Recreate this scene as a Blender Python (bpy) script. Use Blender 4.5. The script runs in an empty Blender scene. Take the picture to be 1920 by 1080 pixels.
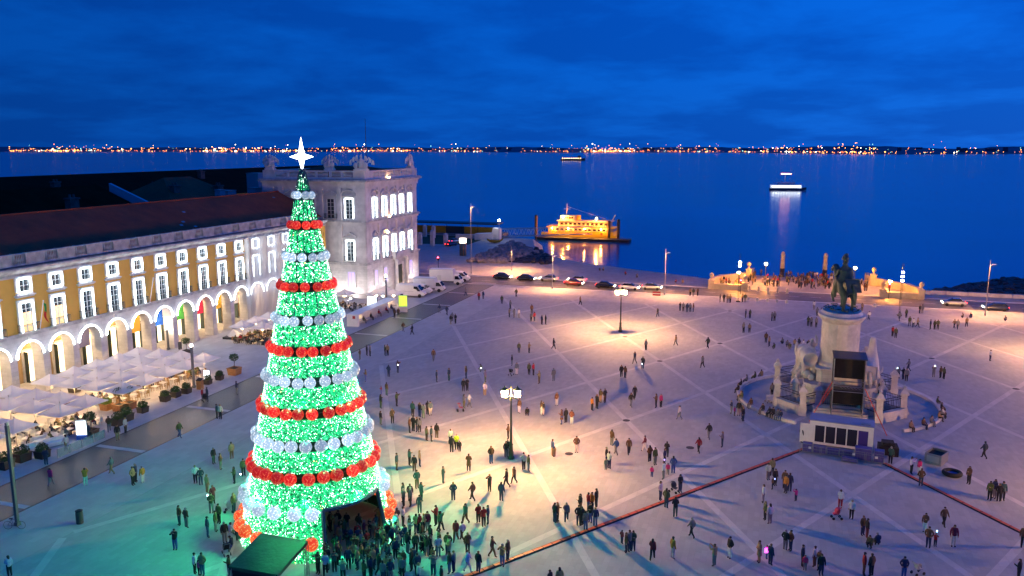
import bpy, bmesh, math, random
from mathutils import Vector, Matrix
random.seed(7)
SC = bpy.context.scene
COL = SC.collection
R = math.radians
PI = math.pi

# ------------------------------------------------------------------ camera, sky, exposure
F, YH, VX, HC = 1535.0, 278.0, 1462.0, 30.0        # focal length (px of a 1920 frame), horizon row, vanishing column, eye height
PITCH = math.atan((540 - YH) / F)
YAW = math.atan((VX - 960) / math.hypot(F, 540 - YH))
cam_d = bpy.data.cameras.new('camera'); cam = bpy.data.objects.new('camera', cam_d); COL.objects.link(cam)
cam.location = (0, 0, HC); cam.rotation_euler = (PI / 2 - PITCH, 0, YAW)
cam_d.sensor_width = 36; cam_d.lens = F / 1920 * 36; cam_d.clip_start = 0.5; cam_d.clip_end = 60000
SC.camera = cam
SC.view_settings.view_transform = 'Standard'; SC.view_settings.look = 'None'
SC.view_settings.exposure = 0.35; SC.view_settings.gamma = 1
SC.cycles.use_denoising = True
SC.cycles.max_bounces = 6; SC.cycles.diffuse_bounces = 3; SC.cycles.glossy_bounces = 3; SC.cycles.transparent_max_bounces = 8
SC.cycles.sample_clamp_indirect = 4; SC.cycles.caustics_reflective = False; SC.cycles.caustics_refractive = False

SUN_EL, SUN_AZ = R(3.0), R(60)       # the sun has set to the right of the picture (west of the square)
wd = bpy.data.worlds.new('World'); SC.world = wd; wd.use_nodes = True
def build_world():
    nt = wd.node_tree; N = nt.nodes; L = nt.links; N.clear()
    out = N.new('ShaderNodeOutputWorld'); bg = N.new('ShaderNodeBackground'); L.new(bg.outputs[0], out.inputs[0])
    sky = N.new('ShaderNodeTexSky'); sky.sky_type = 'NISHITA'; sky.sun_disc = False
    sky.sun_elevation = SUN_EL; sky.sun_rotation = SUN_AZ; sky.altitude = 30; sky.air_density = 1.0; sky.dust_density = 0.6; sky.ozone_density = 4.0
    tc = N.new('ShaderNodeTexCoord'); sep = N.new('ShaderNodeSeparateXYZ'); L.new(tc.outputs['Generated'], sep.inputs[0])
    # cloud layer: the view direction cut with a flat layer overhead
    add = N.new('ShaderNodeMath'); add.operation = 'ADD'; add.inputs[1].default_value = 0.16; L.new(sep.outputs[2], add.inputs[0])
    mx = N.new('ShaderNodeMath'); mx.operation = 'MAXIMUM'; mx.inputs[1].default_value = 0.05; L.new(add.outputs[0], mx.inputs[0])
    dv = N.new('ShaderNodeVectorMath'); dv.operation = 'DIVIDE'; L.new(tc.outputs['Generated'], dv.inputs[0])
    cmb = N.new('ShaderNodeCombineXYZ')
    for i in range(3): L.new(mx.outputs[0], cmb.inputs[i])
    L.new(cmb.outputs[0], dv.inputs[1])
    n1 = N.new('ShaderNodeTexNoise'); n1.inputs['Scale'].default_value = 1.5; n1.inputs['Detail'].default_value = 8; n1.inputs['Roughness'].default_value = 0.58
    n1.inputs['Distortion'].default_value = 0.15
    L.new(dv.outputs[0], n1.inputs['Vector'])
    ramp = N.new('ShaderNodeValToRGB'); ramp.color_ramp.elements[0].position = 0.42; ramp.color_ramp.elements[1].position = 0.63
    ramp.color_ramp.elements[0].color = (0.78, 0.80, 0.86, 1); ramp.color_ramp.elements[1].color = (1.20, 1.19, 1.13, 1)
    L.new(n1.outputs[0], ramp.inputs[0])
    tint = N.new('ShaderNodeMix'); tint.data_type = 'RGBA'; tint.blend_type = 'MULTIPLY'; tint.inputs[0].default_value = 1
    L.new(sky.outputs[0], tint.inputs[6]); tint.inputs[7].default_value = SKY_TINT
    cl = N.new('ShaderNodeMix'); cl.data_type = 'RGBA'; cl.blend_type = 'MULTIPLY'; cl.inputs[0].default_value = 1
    dusk = N.new('ShaderNodeMix'); dusk.data_type = 'RGBA'; dusk.inputs[0].default_value = SKY_DUSK; L.new(tint.outputs[2], dusk.inputs[6]); dusk.inputs[7].default_value = (0.0, 0.062 / SKY_STRENGTH, 0.385 / SKY_STRENGTH, 1)
    L.new(dusk.outputs[2], cl.inputs[6]); L.new(ramp.outputs[0], cl.inputs[7])
    dt = N.new('ShaderNodeVectorMath'); dt.operation = 'DOT_PRODUCT'; L.new(tc.outputs['Generated'], dt.inputs[0]); dt.inputs[1].default_value = (math.sin(SUN_AZ), math.cos(SUN_AZ), 0.25)
    tw = N.new('ShaderNodeMapRange'); tw.inputs['From Min'].default_value = -1; tw.inputs['From Max'].default_value = 1; tw.inputs['To Min'].default_value = 0.30; tw.inputs['To Max'].default_value = 1.55; L.new(dt.outputs['Value'], tw.inputs[0])
    gl = N.new('ShaderNodeVectorMath'); gl.operation = 'SCALE'; L.new(cl.outputs[2], gl.inputs[0]); L.new(tw.outputs[0], gl.inputs['Scale'])
    L.new(gl.outputs[0], bg.inputs[0]); bg.inputs[1].default_value = SKY_STRENGTH
SKY_TINT = (0.22, 0.85, 2.3, 1); SKY_STRENGTH = 0.13; SKY_DUSK = 0.92
build_world()

# ------------------------------------------------------------------ placing helpers (camera ray -> point of the place)
_fh = Vector((-math.sin(YAW), math.cos(YAW), 0)); _r = Vector((math.cos(YAW), math.sin(YAW), 0)); _z = Vector((0, 0, 1))
_fw = _fh * math.cos(PITCH) - _z * math.sin(PITCH); _u = _fh * math.sin(PITCH) + _z * math.cos(PITCH)
def ray(x, y): return _fw * F + _r * (x - 960) + _u * (540 - y)
def at(x, y, z=0.0):
    d = ray(x, y); t = (z - HC) / d.z; return Vector((d.x * t, d.y * t, z))
def px(P):
    v = Vector(P) - Vector((0, 0, HC)); w = v.dot(_fw); return 960 + F * v.dot(_r) / w, 540 - F * v.dot(_u) / w

# ------------------------------------------------------------------ mesh builder
class MB:
    def __init__(s): s.v = []; s.f = []; s.m = []
    def add(s, vs, fs, m=0):
        o = len(s.v); s.v.extend([tuple(p) for p in vs]); s.f.extend([tuple(i + o for i in f) for f in fs]); s.m.extend([m] * len(fs)); return s
    def box(s, x0, x1, y0, y1, z0, z1, m=0):
        vs = [(x, y, z) for z in (z0, z1) for y in (y0, y1) for x in (x0, x1)]
        return s.add(vs, [(0, 2, 3, 1), (4, 5, 7, 6), (0, 1, 5, 4), (2, 6, 7, 3), (0, 4, 6, 2), (1, 3, 7, 5)], m)
    def cbox(s, c, sz, rz=0, m=0, rx=0, ry=0):
        M = Matrix.Translation(c) @ Matrix.Rotation(rz, 4, 'Z') @ Matrix.Rotation(rx, 4, 'X') @ Matrix.Rotation(ry, 4, 'Y')
        a, b, h = sz[0] / 2, sz[1] / 2, sz[2] / 2
        vs = [M @ Vector((x, y, z)) for z in (-h, h) for y in (-b, b) for x in (-a, a)]
        return s.add(vs, [(0, 2, 3, 1), (4, 5, 7, 6), (0, 1, 5, 4), (2, 6, 7, 3), (0, 4, 6, 2), (1, 3, 7, 5)], m)
    def lathe(s, x, y, prof, n=12, m=0, a0=0.0, a1=2 * PI):
        full = abs(a1 - a0 - 2 * PI) < 1e-6; k = n if full else n + 1
        vs = []
        for r, z in prof:
            for i in range(k):
                a = a0 + (a1 - a0) * i / n; vs.append((x + r * math.cos(a), y + r * math.sin(a), z))
        fs = []
        for j in range(len(prof) - 1):
            for i in range(n):
                i2 = (i + 1) % k if full else i + 1
                fs.append((j * k + i, j * k + i2, (j + 1) * k + i2, (j + 1) * k + i))
        if full:
            if prof[0][0] > 1e-4: fs.append(tuple(range(k))[::-1])
            if prof[-1][0] > 1e-4: fs.append(tuple((len(prof) - 1) * k + i for i in range(k)))
        return s.add(vs, fs, m)
    def cyl(s, x, y, z0, z1, r0, r1=None, n=12, m=0): return s.lathe(x, y, [(r0, z0), (r0 if r1 is None else r1, z1)], n, m)
    def tube(s, p, q, r, n=6, m=0, r1=None):
        p = Vector(p); q = Vector(q); d = (q - p).normalized()
        a = d.orthogonal().normalized(); b = d.cross(a); r1 = r if r1 is None else r1
        vs = []
        for c, rr in ((p, r), (q, r1)):
            for i in range(n):
                t = 2 * PI * i / n; vs.append(c + (a * math.cos(t) + b * math.sin(t)) * rr)
        fs = [(i, (i + 1) % n, n + (i + 1) % n, n + i) for i in range(n)] + [tuple(range(n))[::-1], tuple(range(n, 2 * n))]
        return s.add(vs, fs, m)
    def path(s, pts, r, n=6, m=0):
        for a, b in zip(pts[:-1], pts[1:]): s.tube(a, b, r, n, m)
        return s
    def ball(s, c, r, n=10, m=0, sx=1, sy=1, sz=1):
        h = max(4, n // 2); vs = [(c[0], c[1], c[2] - r * sz)]
        for j in range(1, h):
            t = -PI / 2 + PI * j / h
            for i in range(n):
                a = 2 * PI * i / n; vs.append((c[0] + r * sx * math.cos(t) * math.cos(a), c[1] + r * sy * math.cos(t) * math.sin(a), c[2] + r * sz * math.sin(t)))
        vs.append((c[0], c[1], c[2] + r * sz)); T = len(vs) - 1
        fs = [(0, 1 + (i + 1) % n, 1 + i) for i in range(n)]
        for j in range(h - 2):
            for i in range(n):
                i2 = (i + 1) % n; fs.append((1 + j * n + i, 1 + j * n + i2, 1 + (j + 1) * n + i2, 1 + (j + 1) * n + i))
        fs += [(1 + (h - 2) * n + i, 1 + (h - 2) * n + (i + 1) % n, T) for i in range(n)]
        return s.add(vs, fs, m)
    def poly(s, pts, m=0): return s.add(pts, [tuple(range(len(pts)))], m)
    def prism(s, pts, d, m=0):
        "closed outline pts (3-D) pushed along d"
        n = len(pts); d = Vector(d); vs = [Vector(p) for p in pts] + [Vector(p) + d for p in pts]
        return s.add(vs, [tuple(range(n))[::-1], tuple(range(n, 2 * n))] + [(i, (i + 1) % n, n + (i + 1) % n, n + i) for i in range(n)], m)
    def quad_strip(s, A, B, m=0):
        n = len(A); return s.add(list(A) + list(B), [(i, i + 1, n + i + 1, n + i) for i in range(n - 1)], m)
    def xf(s, M, start=0):
        s.v[start:] = [tuple(M @ Vector(p)) for p in s.v[start:]]; return s
    def build(s, name, mats, parent=None, smooth=False, world=True):
        me = bpy.data.meshes.new(name)
        off = Vector((0, 0, 0)); q = parent
        while q is not None and world: off += q.location; q = q.parent
        vs = s.v if off.length < 1e-9 else [(p[0] - off.x, p[1] - off.y, p[2] - off.z) for p in s.v]
        me.from_pydata(vs, [], s.f); me.update()
        if not isinstance(mats, (list, tuple)): mats = [mats]
        for m in mats: me.materials.append(m)
        if len(mats) > 1: me.polygons.foreach_set('material_index', s.m)
        if smooth: me.polygons.foreach_set('use_smooth', [True] * len(me.polygons))
        o = bpy.data.objects.new(name, me); COL.objects.link(o)
        if parent: o.parent = parent
        return o
def fixn(o):
    "make face normals consistent"
    bm = bmesh.new(); bm.from_mesh(o.data); bmesh.ops.recalc_face_normals(bm, faces=bm.faces); bm.to_mesh(o.data); bm.free(); return o
def tag(o, label=None, cat=None, group=None, kind=None):
    if label: o['label'] = label
    if cat: o['category'] = cat
    if group: o['group'] = group
    if kind: o['kind'] = kind
    return o
def thing(name, label, cat, loc=(0, 0, 0), rz=0, group=None):
    o = bpy.data.objects.new(name, None); COL.objects.link(o); o['kind'] = 'thing'; o.location = loc; o.rotation_euler = (0, 0, rz); o.empty_display_size = 0.3
    return tag(o, label, cat, group)
def struct(o): o['kind'] = 'structure'; return o
def dup(root, loc=None, rz=None, label=None, group=None, parent=None, scale=None):
    r = root.copy(); COL.objects.link(r)
    if parent is not None: r.parent = parent
    if loc is not None: r.location = loc
    if rz is not None: r.rotation_euler = (0, 0, rz)
    if scale: r.scale = (scale,) * 3
    if label: r['label'] = label
    if group: r['group'] = group
    for ch in root.children:
        c = ch.copy(); COL.objects.link(c); c.parent = r
        for g in ch.children:
            d = g.copy(); COL.objects.link(d); d.parent = c
    return r
ORD = ['first', 'second', 'third', 'fourth', 'fifth', 'sixth', 'seventh', 'eighth', 'ninth', 'tenth', 'eleventh', 'twelfth', 'thirteenth', 'fourteenth', 'fifteenth', 'sixteenth', 'seventeenth', 'eighteenth', 'nineteenth', 'twentieth']

# ------------------------------------------------------------------ materials
MATS = {}
def mat(name, col, rough=0.7, var=0.0, scale=1.0, bump=0.0, metal=0.0, emit=None, estr=0.0, detail=4, spec=0.5, col2=None, bscale=None, sample=True, alpha=1.0, trans=0.0, coat=0.0):
    if name in MATS: return MATS[name]
    m = bpy.data.materials.new(name); m.use_nodes = True; nt = m.node_tree; N = nt.nodes; L = nt.links; b = N['Principled BSDF']
    b.inputs['Base Color'].default_value = (*col, 1); b.inputs['Roughness'].default_value = rough; b.inputs['Metallic'].default_value = metal
    b.inputs['Specular IOR Level'].default_value = spec; b.inputs['Coat Weight'].default_value = coat; b.inputs['Alpha'].default_value = alpha
    tc = None
    if var or bump:
        tc = N.new('ShaderNodeTexCoord')
    if var:
        n = N.new('ShaderNodeTexNoise'); n.inputs['Scale'].default_value = scale; n.inputs['Detail'].default_value = detail; n.inputs['Roughness'].default_value = 0.6
        L.new(tc.outputs['Object'], n.inputs['Vector'])
        rp = N.new('ShaderNodeValToRGB'); rp.color_ramp.elements[0].position = 0.3; rp.color_ramp.elements[1].position = 0.7
        c2 = col2 if col2 else tuple(min(1, c * (1 + var)) for c in col); c1 = col if col2 else tuple(c * (1 - var) for c in col)
        rp.color_ramp.elements[0].color = (*c1, 1); rp.color_ramp.elements[1].color = (*c2, 1)
        L.new(n.outputs[0], rp.inputs[0]); L.new(rp.outputs[0], b.inputs['Base Color'])
    if bump:
        n2 = N.new('ShaderNodeTexNoise'); n2.inputs['Scale'].default_value = bscale or scale * 4; n2.inputs['Detail'].default_value = 5
        L.new(tc.outputs['Object'], n2.inputs['Vector'])
        bp = N.new('ShaderNodeBump'); bp.inputs['Strength'].default_value = bump; bp.inputs['Distance'].default_value = 0.05
        L.new(n2.outputs[0], bp.inputs['Height']); L.new(bp.outputs[0], b.inputs['Normal'])
    if emit:
        b.inputs['Emission Color'].default_value = (*emit, 1); b.inputs['Emission Strength'].default_value = estr
        if not sample: m.cycles.emission_sampling = 'NONE'
    MATS[name] = m; return m
def nodes_of(m): return m.node_tree.nodes, m.node_tree.links, m.node_tree.nodes['Principled BSDF']
def translucent(name, col, amount=0.5, rough=0.8):
    if name in MATS: return MATS[name]
    m = bpy.data.materials.new(name); m.use_nodes = True; N, L, b = nodes_of(m); b.inputs['Base Color'].default_value = (*col, 1); b.inputs['Roughness'].default_value = rough
    tc = N.new('ShaderNodeTexCoord'); n = N.new('ShaderNodeTexNoise'); n.inputs['Scale'].default_value = 1.3; L.new(tc.outputs['Object'], n.inputs['Vector'])
    rp = N.new('ShaderNodeValToRGB'); rp.color_ramp.elements[0].color = (*[c * 0.86 for c in col], 1); rp.color_ramp.elements[1].color = (*col, 1); L.new(n.outputs[0], rp.inputs[0]); L.new(rp.outputs[0], b.inputs['Base Color'])
    t = N.new('ShaderNodeBsdfTranslucent'); t.inputs[0].default_value = (*col, 1)
    mx = N.new('ShaderNodeMixShader'); mx.inputs[0].default_value = amount; L.new(b.outputs[0], mx.inputs[1]); L.new(t.outputs[0], mx.inputs[2])
    L.new(mx.outputs[0], N['Material Output'].inputs[0]); MATS[name] = m; return m
def stone(name, col, rough=0.75, bw=1.2, bh=0.45, mortar=0.012, dark=0.75, stain=0.5, axis='wall'):
    "ashlar or paving: blocks of slightly different tone, thin joints, weather stains"
    m = bpy.data.materials.new(name); m.use_nodes = True; N, L, b = nodes_of(m); b.inputs['Roughness'].default_value = rough
    g = N.new('ShaderNodeNewGeometry'); sp = N.new('ShaderNodeSeparateXYZ'); L.new(g.outputs['Position'], sp.inputs[0]); cb = N.new('ShaderNodeCombineXYZ')
    if axis == 'wall':
        ad = N.new('ShaderNodeMath'); ad.operation = 'ADD'; L.new(sp.outputs[0], ad.inputs[0]); L.new(sp.outputs[1], ad.inputs[1]); L.new(ad.outputs[0], cb.inputs[0]); L.new(sp.outputs[2], cb.inputs[1])
    else:
        L.new(sp.outputs[1], cb.inputs[0]); L.new(sp.outputs[0], cb.inputs[1])
    br = N.new('ShaderNodeTexBrick'); br.inputs['Scale'].default_value = 1; br.inputs['Brick Width'].default_value = bw; br.inputs['Row Height'].default_value = bh; br.inputs['Mortar Size'].default_value = mortar
    br.inputs['Mortar Smooth'].default_value = 0.3; br.inputs['Bias'].default_value = 0
    br.inputs['Color1'].default_value = (*[c * 0.93 for c in col], 1); br.inputs['Color2'].default_value = (*[min(1, c * 1.07) for c in col], 1); br.inputs['Mortar'].default_value = (*[c * dark for c in col], 1)
    L.new(cb.outputs[0], br.inputs['Vector'])
    n = N.new('ShaderNodeTexNoise'); n.inputs['Scale'].default_value = 0.35; n.inputs['Detail'].default_value = 8; n.inputs['Roughness'].default_value = 0.68; L.new(g.outputs['Position'], n.inputs['Vector'])
    rp = N.new('ShaderNodeValToRGB'); rp.color_ramp.elements[0].position = 0.32; rp.color_ramp.elements[1].position = 0.6
    v = 1 - stain * 0.5; rp.color_ramp.elements[0].color = (v, v, v, 1); rp.color_ramp.elements[1].color = (1, 1, 1, 1); L.new(n.outputs[0], rp.inputs[0])
    mx = N.new('ShaderNodeMix'); mx.data_type = 'RGBA'; mx.blend_type = 'MULTIPLY'; mx.inputs[0].default_value = 1; L.new(br.outputs[0], mx.inputs[6]); L.new(rp.outputs[0], mx.inputs[7])
    L.new(mx.outputs[2], b.inputs['Base Color'])
    bp = N.new('ShaderNodeBump'); bp.inputs['Strength'].default_value = 0.5; bp.inputs['Distance'].default_value = 0.03; bp.invert = True
    L.new(br.outputs[1], bp.inputs['Height']); L.new(bp.outputs[0], b.inputs['Normal'])
    MATS[name] = m; return m

# ------------------------------------------------------------------ shared materials
M_pave = stone('paving_pale', (0.52, 0.495, 0.47), 0.78, 1.4, 0.7, 0.012, 0.85, 0.25, 'ground')
M_inner = stone('paving_square', (0.44, 0.43, 0.42), 0.8, 0.9, 0.45, 0.008, 0.9, 0.22, 'ground')
M_line = stone('paving_line', (0.59, 0.565, 0.54), 0.8, 1.2, 0.8, 0.01, 0.85, 0.2, 'ground')
M_setts = stone('cobble_strip', (0.075, 0.075, 0.08), 0.42, 0.24, 0.12, 0.012, 0.6, 0.5, 'ground')
M_drain = mat('drain_slot', (0.02, 0.02, 0.022), 0.6)
M_asph = mat('asphalt', (0.17, 0.155, 0.145), 0.6, 0.25, 0.6, 0.2, bscale=40)
M_walk = stone('promenade_paving', (0.43, 0.40, 0.37), 0.65, 1.0, 0.5, 0.01, 0.85, 0.45, 'ground')
M_paint = mat('road_paint', (0.75, 0.74, 0.70), 0.55, 0.12, 3)
M_sand = mat('shore_slope', (0.30, 0.27, 0.24), 0.8, 0.3, 0.3, 0.3)
M_stone = stone('limestone', (0.68, 0.655, 0.63), 0.8, 1.3, 0.5, 0.012, 0.72, 0.6)
M_stone_plain = mat('limestone_plain', (0.68, 0.655, 0.63), 0.8, 0.22, 0.5, 0.25, detail=9)
M_stone_weather = mat('limestone_weathered', (0.26, 0.26, 0.27), 0.85, 0.3, 0.8, 0.4, col2=(0.68, 0.67, 0.66), detail=10)
M_yellow = mat('yellow_render', (0.76, 0.44, 0.085), 0.85, 0.10, 0.35, 0.1, detail=9)
M_tile = None
M_glass = mat('window_glass', (0.03, 0.045, 0.055), 0.08, spec=0.8)
M_sash = mat('white_sash', (0.62, 0.64, 0.62), 0.5)
M_iron = mat('black_iron', (0.022, 0.024, 0.027), 0.45, metal=0.3)
M_steel = mat('galvanised_steel', (0.34, 0.35, 0.37), 0.4, 0.15, 4, metal=0.7)
M_ledw = mat('white_light_strip', (0.8, 0.85, 0.9), 0.5, emit=(0.80, 0.92, 1.0), estr=10)
M_ledarch = mat('arch_light_strip', (0.8, 0.85, 0.9), 0.5, emit=(0.86, 0.93, 1.0), estr=10)
M_warmwin = mat('lit_window_warm', (0.8, 0.6, 0.3), 0.5, 0.3, 2.0, emit=(1.0, 0.62, 0.25), estr=1.0)
M_shop = mat('shop_interior_light', (0.8, 0.7, 0.5), 0.5, emit=(1.0, 0.80, 0.52), estr=2.2)
M_violet = mat('lit_window_violet', (0.5, 0.4, 0.8), 0.3, emit=(0.42, 0.30, 1.0), estr=1.0)
M_bulb = mat('warm_lamp_glass', (1, 0.9, 0.7), 0.3, emit=(1.0, 0.66, 0.32), estr=170)
M_green_door = mat('dark_green_shutter', (0.02, 0.035, 0.028), 0.5)
M_black = mat('black_fabric', (0.012, 0.012, 0.014), 0.8, 0.3, 3)
M_white = mat('white_paint', (0.78, 0.78, 0.77), 0.45, 0.06, 2)
M_wood = mat('planter_wood', (0.30, 0.14, 0.05), 0.6, 0.25, 6, 0.2)
M_rubber = mat('rubber', (0.018, 0.018, 0.018), 0.75)

def roof_tiles():
    m = bpy.data.materials.new('clay_roof_tiles'); m.use_nodes = True; N, L, b = nodes_of(m); b.inputs['Roughness'].default_value = 0.85
    g = N.new('ShaderNodeNewGeometry'); mp = N.new('ShaderNodeMapping'); mp.inputs['Scale'].default_value = (1, 1, 1); L.new(g.outputs['Position'], mp.inputs[0])
    w = N.new('ShaderNodeTexWave'); w.wave_type = 'BANDS'; w.bands_direction = 'Y'; w.inputs['Scale'].default_value = 1.6; w.inputs['Distortion'].default_value = 0.4; L.new(mp.outputs[0], w.inputs['Vector'])
    w2 = N.new('ShaderNodeTexWave'); w2.wave_type = 'BANDS'; w2.bands_direction = 'X'; w2.wave_profile = 'SAW'; w2.inputs['Scale'].default_value = 1.0; w2.inputs['Distortion'].default_value = 0.6; L.new(mp.outputs[0], w2.inputs['Vector'])
    n = N.new('ShaderNodeTexNoise'); n.inputs['Scale'].default_value = 0.3; n.inputs['Detail'].default_value = 9; n.inputs['Roughness'].default_value = 0.7; L.new(mp.outputs[0], n.inputs['Vector'])
    rp = N.new('ShaderNodeValToRGB'); rp.color_ramp.elements[0].position = 0.3; rp.color_ramp.elements[1].position = 0.7; rp.color_ramp.elements[0].color = (0.24, 0.04, 0.013, 1); rp.color_ramp.elements[1].color = (0.50, 0.085, 0.024, 1)
    L.new(n.outputs[0], rp.inputs[0]); L.new(rp.outputs[0], b.inputs['Base Color'])
    ad = N.new('ShaderNodeMath'); ad.operation = 'ADD'; L.new(w.outputs[1], ad.inputs[0]); L.new(w2.outputs[1], ad.inputs[1])
    bp = N.new('ShaderNodeBump'); bp.inputs['Strength'].default_value = 0.8; bp.inputs['Distance'].default_value = 0.08; L.new(ad.outputs[0], bp.inputs['Height']); L.new(bp.outputs[0], b.inputs['Normal'])
    return m
M_tile = roof_tiles()

# ------------------------------------------------------------------ ground, road, river, far shore
WZ = -2.6                                   # river level
SHORE = [(-175, 268), (-120, 268), (-92, 266), (-77, 262), (-72, 246), (-66, 233), (-60, 222), (-54, 216), (-47, 210), (-31, 202), (-17, 195), (-13, 192), (-13, 194), (29, 194), (29, 187.5), (60, 187.5), (190, 187.5)]
def ground():
    b = MB()
    top = [(x, y, 0) for x, y in SHORE]; b.poly([(190, -60, 0), *top[::-1], (-175, -60, 0)][::1])
    b.quad_strip(top, [(x + (2.5 if -80 < x < -50 else 0), y + (7 if not -13.5 < x < 29.5 else 14), WZ - 1.2) for x, y in SHORE])
    o = fixn(b.build('ground', M_walk)); struct(o)
    for p in o.data.polygons:
        pass
    s = MB(); s.box(-86, -65.25, -30, 156, -0.1, 0.004); struct(s.build('pavement', M_pave))
    s = MB(); s.box(-65.0, -59.05, -30, 170, -0.1, 0.004); struct(s.build('cobbled_road', M_setts))
    s = MB(); s.box(-65.25, -65.0, -30, 170, -0.1, 0.008); s.box(-59.05, -58.85, -30, 170, -0.1, 0.008); struct(s.build('drain_channel_ground', M_drain))
    s = MB(); s.box(-58.85, -51.8, -30, 157.5, -0.1, 0.004); s.box(-58.85, 130, 157.6, 169.6, -0.1, 0.004); struct(s.build('border_paving', M_pave))
    s = MB(); s.box(-51.7, 130, -30, 157.5, -0.1, 0.004); struct(s.build('square_paving', M_inner))
    # pale bands: crossing lines of long diamonds, and short bands across the cobbled road
    s = MB(); hw, hh, X0, Y0 = 7.45, 13.6, 7.6, 101.0
    def band(p, q, w, z, m=0):
        d = (Vector(q) - Vector(p)).normalized(); n = Vector((-d.y, d.x)) * w / 2
        s.poly([(p[0] + n.x, p[1] + n.y, z), (p[0] - n.x, p[1] - n.y, z), (q[0] - n.x, q[1] - n.y, z), (q[0] + n.x, q[1] + n.y, z)], m)
    def clip(p, q):
        (x0, y0), (x1, y1) = p, q; t0, t1 = 0.0, 1.0
        for pp, qq in ((x0 - x1, x0 + 51.7), (x1 - x0, 112 - x0), (y0 - y1, y0 + 10), (y1 - y0, 157.4 - y0)):
            if abs(pp) < 1e-9: continue
            r = qq / pp
            if pp < 0: t0 = max(t0, r)
            else: t1 = min(t1, r)
        if t0 >= t1: return None
        f = lambda t: (x0 + (x1 - x0) * t, y0 + (y1 - y0) * t); return f(t0), f(t1)
    for k in range(-16, 17):
        for sg, z in ((1, 0.009), (-1, 0.013)):
            xc = X0 + 2 * hw * k; q = clip((xc - sg * hw * 12, Y0 - hh * 12), (xc + sg * hw * 12, Y0 + hh * 12))
            if q: band(*q, 0.62, z)
    for k in range(-4, 7):
        y = 103.7 + 13.55 * k; s.box(-64.9, -59.1, y - 0.3, y + 0.3, 0.0, 0.009)
    for o in [s.build('paving_line_bands_ground', M_line)]: struct(o)
    # road with painted lines and low kerbs
    s = MB(); s.box(-175, 190, 169.9, 180.6, -0.1, 0.004); struct(s.build('road', M_asph))
    s = MB()
    for i in range(60):
        x = -110 + 4.2 * i; s.box(x, x + 2.0, 175.15, 175.29, 0, 0.009)
    s.box(-175, 190, 170.2, 170.32, 0, 0.009); s.box(-175, 190, 180.2, 180.32, 0, 0.009)
    struct(s.build('road_marking_lines', M_paint))
    s = MB(); s.box(-175, 190, 169.6, 169.9, -0.1, 0.06); s.box(-175, 190, 180.6, 180.9, -0.1, 0.12); struct(s.build('kerb', M_stone_plain))
    # manhole covers where the bands cross
    for i, (x, y) in enumerate([(-22.2, 128.3), (-14.75, 114.6), (-7.3, 128.3), (-14.75, 87.4), (22.5, 128.2), (-7.3, 155.4), (30.0, 114.6), (-18.4, 75.6), (-7.1, 81.0)]):
        s = MB(); s.cyl(x, y, 0.005, 0.02, 0.42, 0.42, 10); s.box(x - 0.3, x + 0.3, y - 0.03, y + 0.03, 0.02, 0.026)
        tag(s.build('manhole_cover', M_drain), ['dark manhole cover beside the foot of the far twin lantern post', 'dark manhole cover at a band crossing beyond the near lantern post', 'dark manhole cover at the crossing between far lantern post and monument', 'dark manhole cover at the crossing in front of the near lantern post', 'dark manhole cover at the crossing behind the monument', 'manhole cover at a crossing close to the road', 'dark manhole cover at the crossing beyond the circular kerb', 'dark manhole cover beside the near lantern post', 'dark manhole cover in the paving beside the orange cable ramp'][i], 'manhole cover', 'manhole covers in the square')
ground()

def river():
    m = bpy.data.materials.new('river_water'); m.use_nodes = True; N, L, b = nodes_of(m)
    b.inputs['Base Color'].default_value = (0.001, 0.082, 0.30, 1); b.inputs['Roughness'].default_value = 0.16; b.inputs['Specular IOR Level'].default_value = 0.6; b.inputs['IOR'].default_value = 1.33
    g = N.new('ShaderNodeNewGeometry'); mp = N.new('ShaderNodeMapping'); mp.inputs['Scale'].default_value = (0.22, 0.5, 1); L.new(g.outputs['Position'], mp.inputs[0])
    n = N.new('ShaderNodeTexNoise'); n.inputs['Scale'].default_value = 1.0; n.inputs['Detail'].default_value = 4; L.new(mp.outputs[0], n.inputs['Vector'])
    n2 = N.new('ShaderNodeTexNoise'); n2.inputs['Scale'].default_value = 0.02; n2.inputs['Detail'].default_value = 5; L.new(mp.outputs[0], n2.inputs['Vector'])
    rp = N.new('ShaderNodeMapRange'); rp.inputs['From Min'].default_value = 0.4; rp.inputs['From Max'].default_value = 0.65; rp.inputs['To Min'].default_value = 0.2; rp.inputs['To Max'].default_value = 0.55; L.new(n2.outputs[0], rp.inputs[0])
    bp = N.new('ShaderNodeBump'); bp.inputs['Distance'].default_value = 0.10; L.new(rp.outputs[0], bp.inputs['Strength']); L.new(n.outputs[0], bp.inputs['Height']); L.new(bp.outputs[0], b.inputs['Normal'])
    cr = N.new('ShaderNodeValToRGB'); cr.color_ramp.elements[0].position = .36; cr.color_ramp.elements[1].position = .66; cr.color_ramp.elements[0].color = (.001, .066, .235, 1); cr.color_ramp.elements[1].color = (.002, .105, .36, 1)
    mp2 = N.new('ShaderNodeMapping'); mp2.inputs['Scale'].default_value = (.0035, .012, 1); mp2.inputs['Rotation'].default_value = (0, 0, .35); L.new(g.outputs['Position'], mp2.inputs[0]); n3 = N.new('ShaderNodeTexNoise'); n3.inputs['Scale'].default_value = 1; n3.inputs['Detail'].default_value = 6; L.new(mp2.outputs[0], n3.inputs['Vector']); L.new(n3.outputs[0], cr.inputs[0]); L.new(cr.outputs[0], b.inputs['Base Color'])
    s = MB(); s.poly([(-26000, 150, WZ), (26000, 150, WZ), (26000, 30000, WZ), (-26000, 30000, WZ)]); o = s.build('river', m); struct(o)
river()

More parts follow.
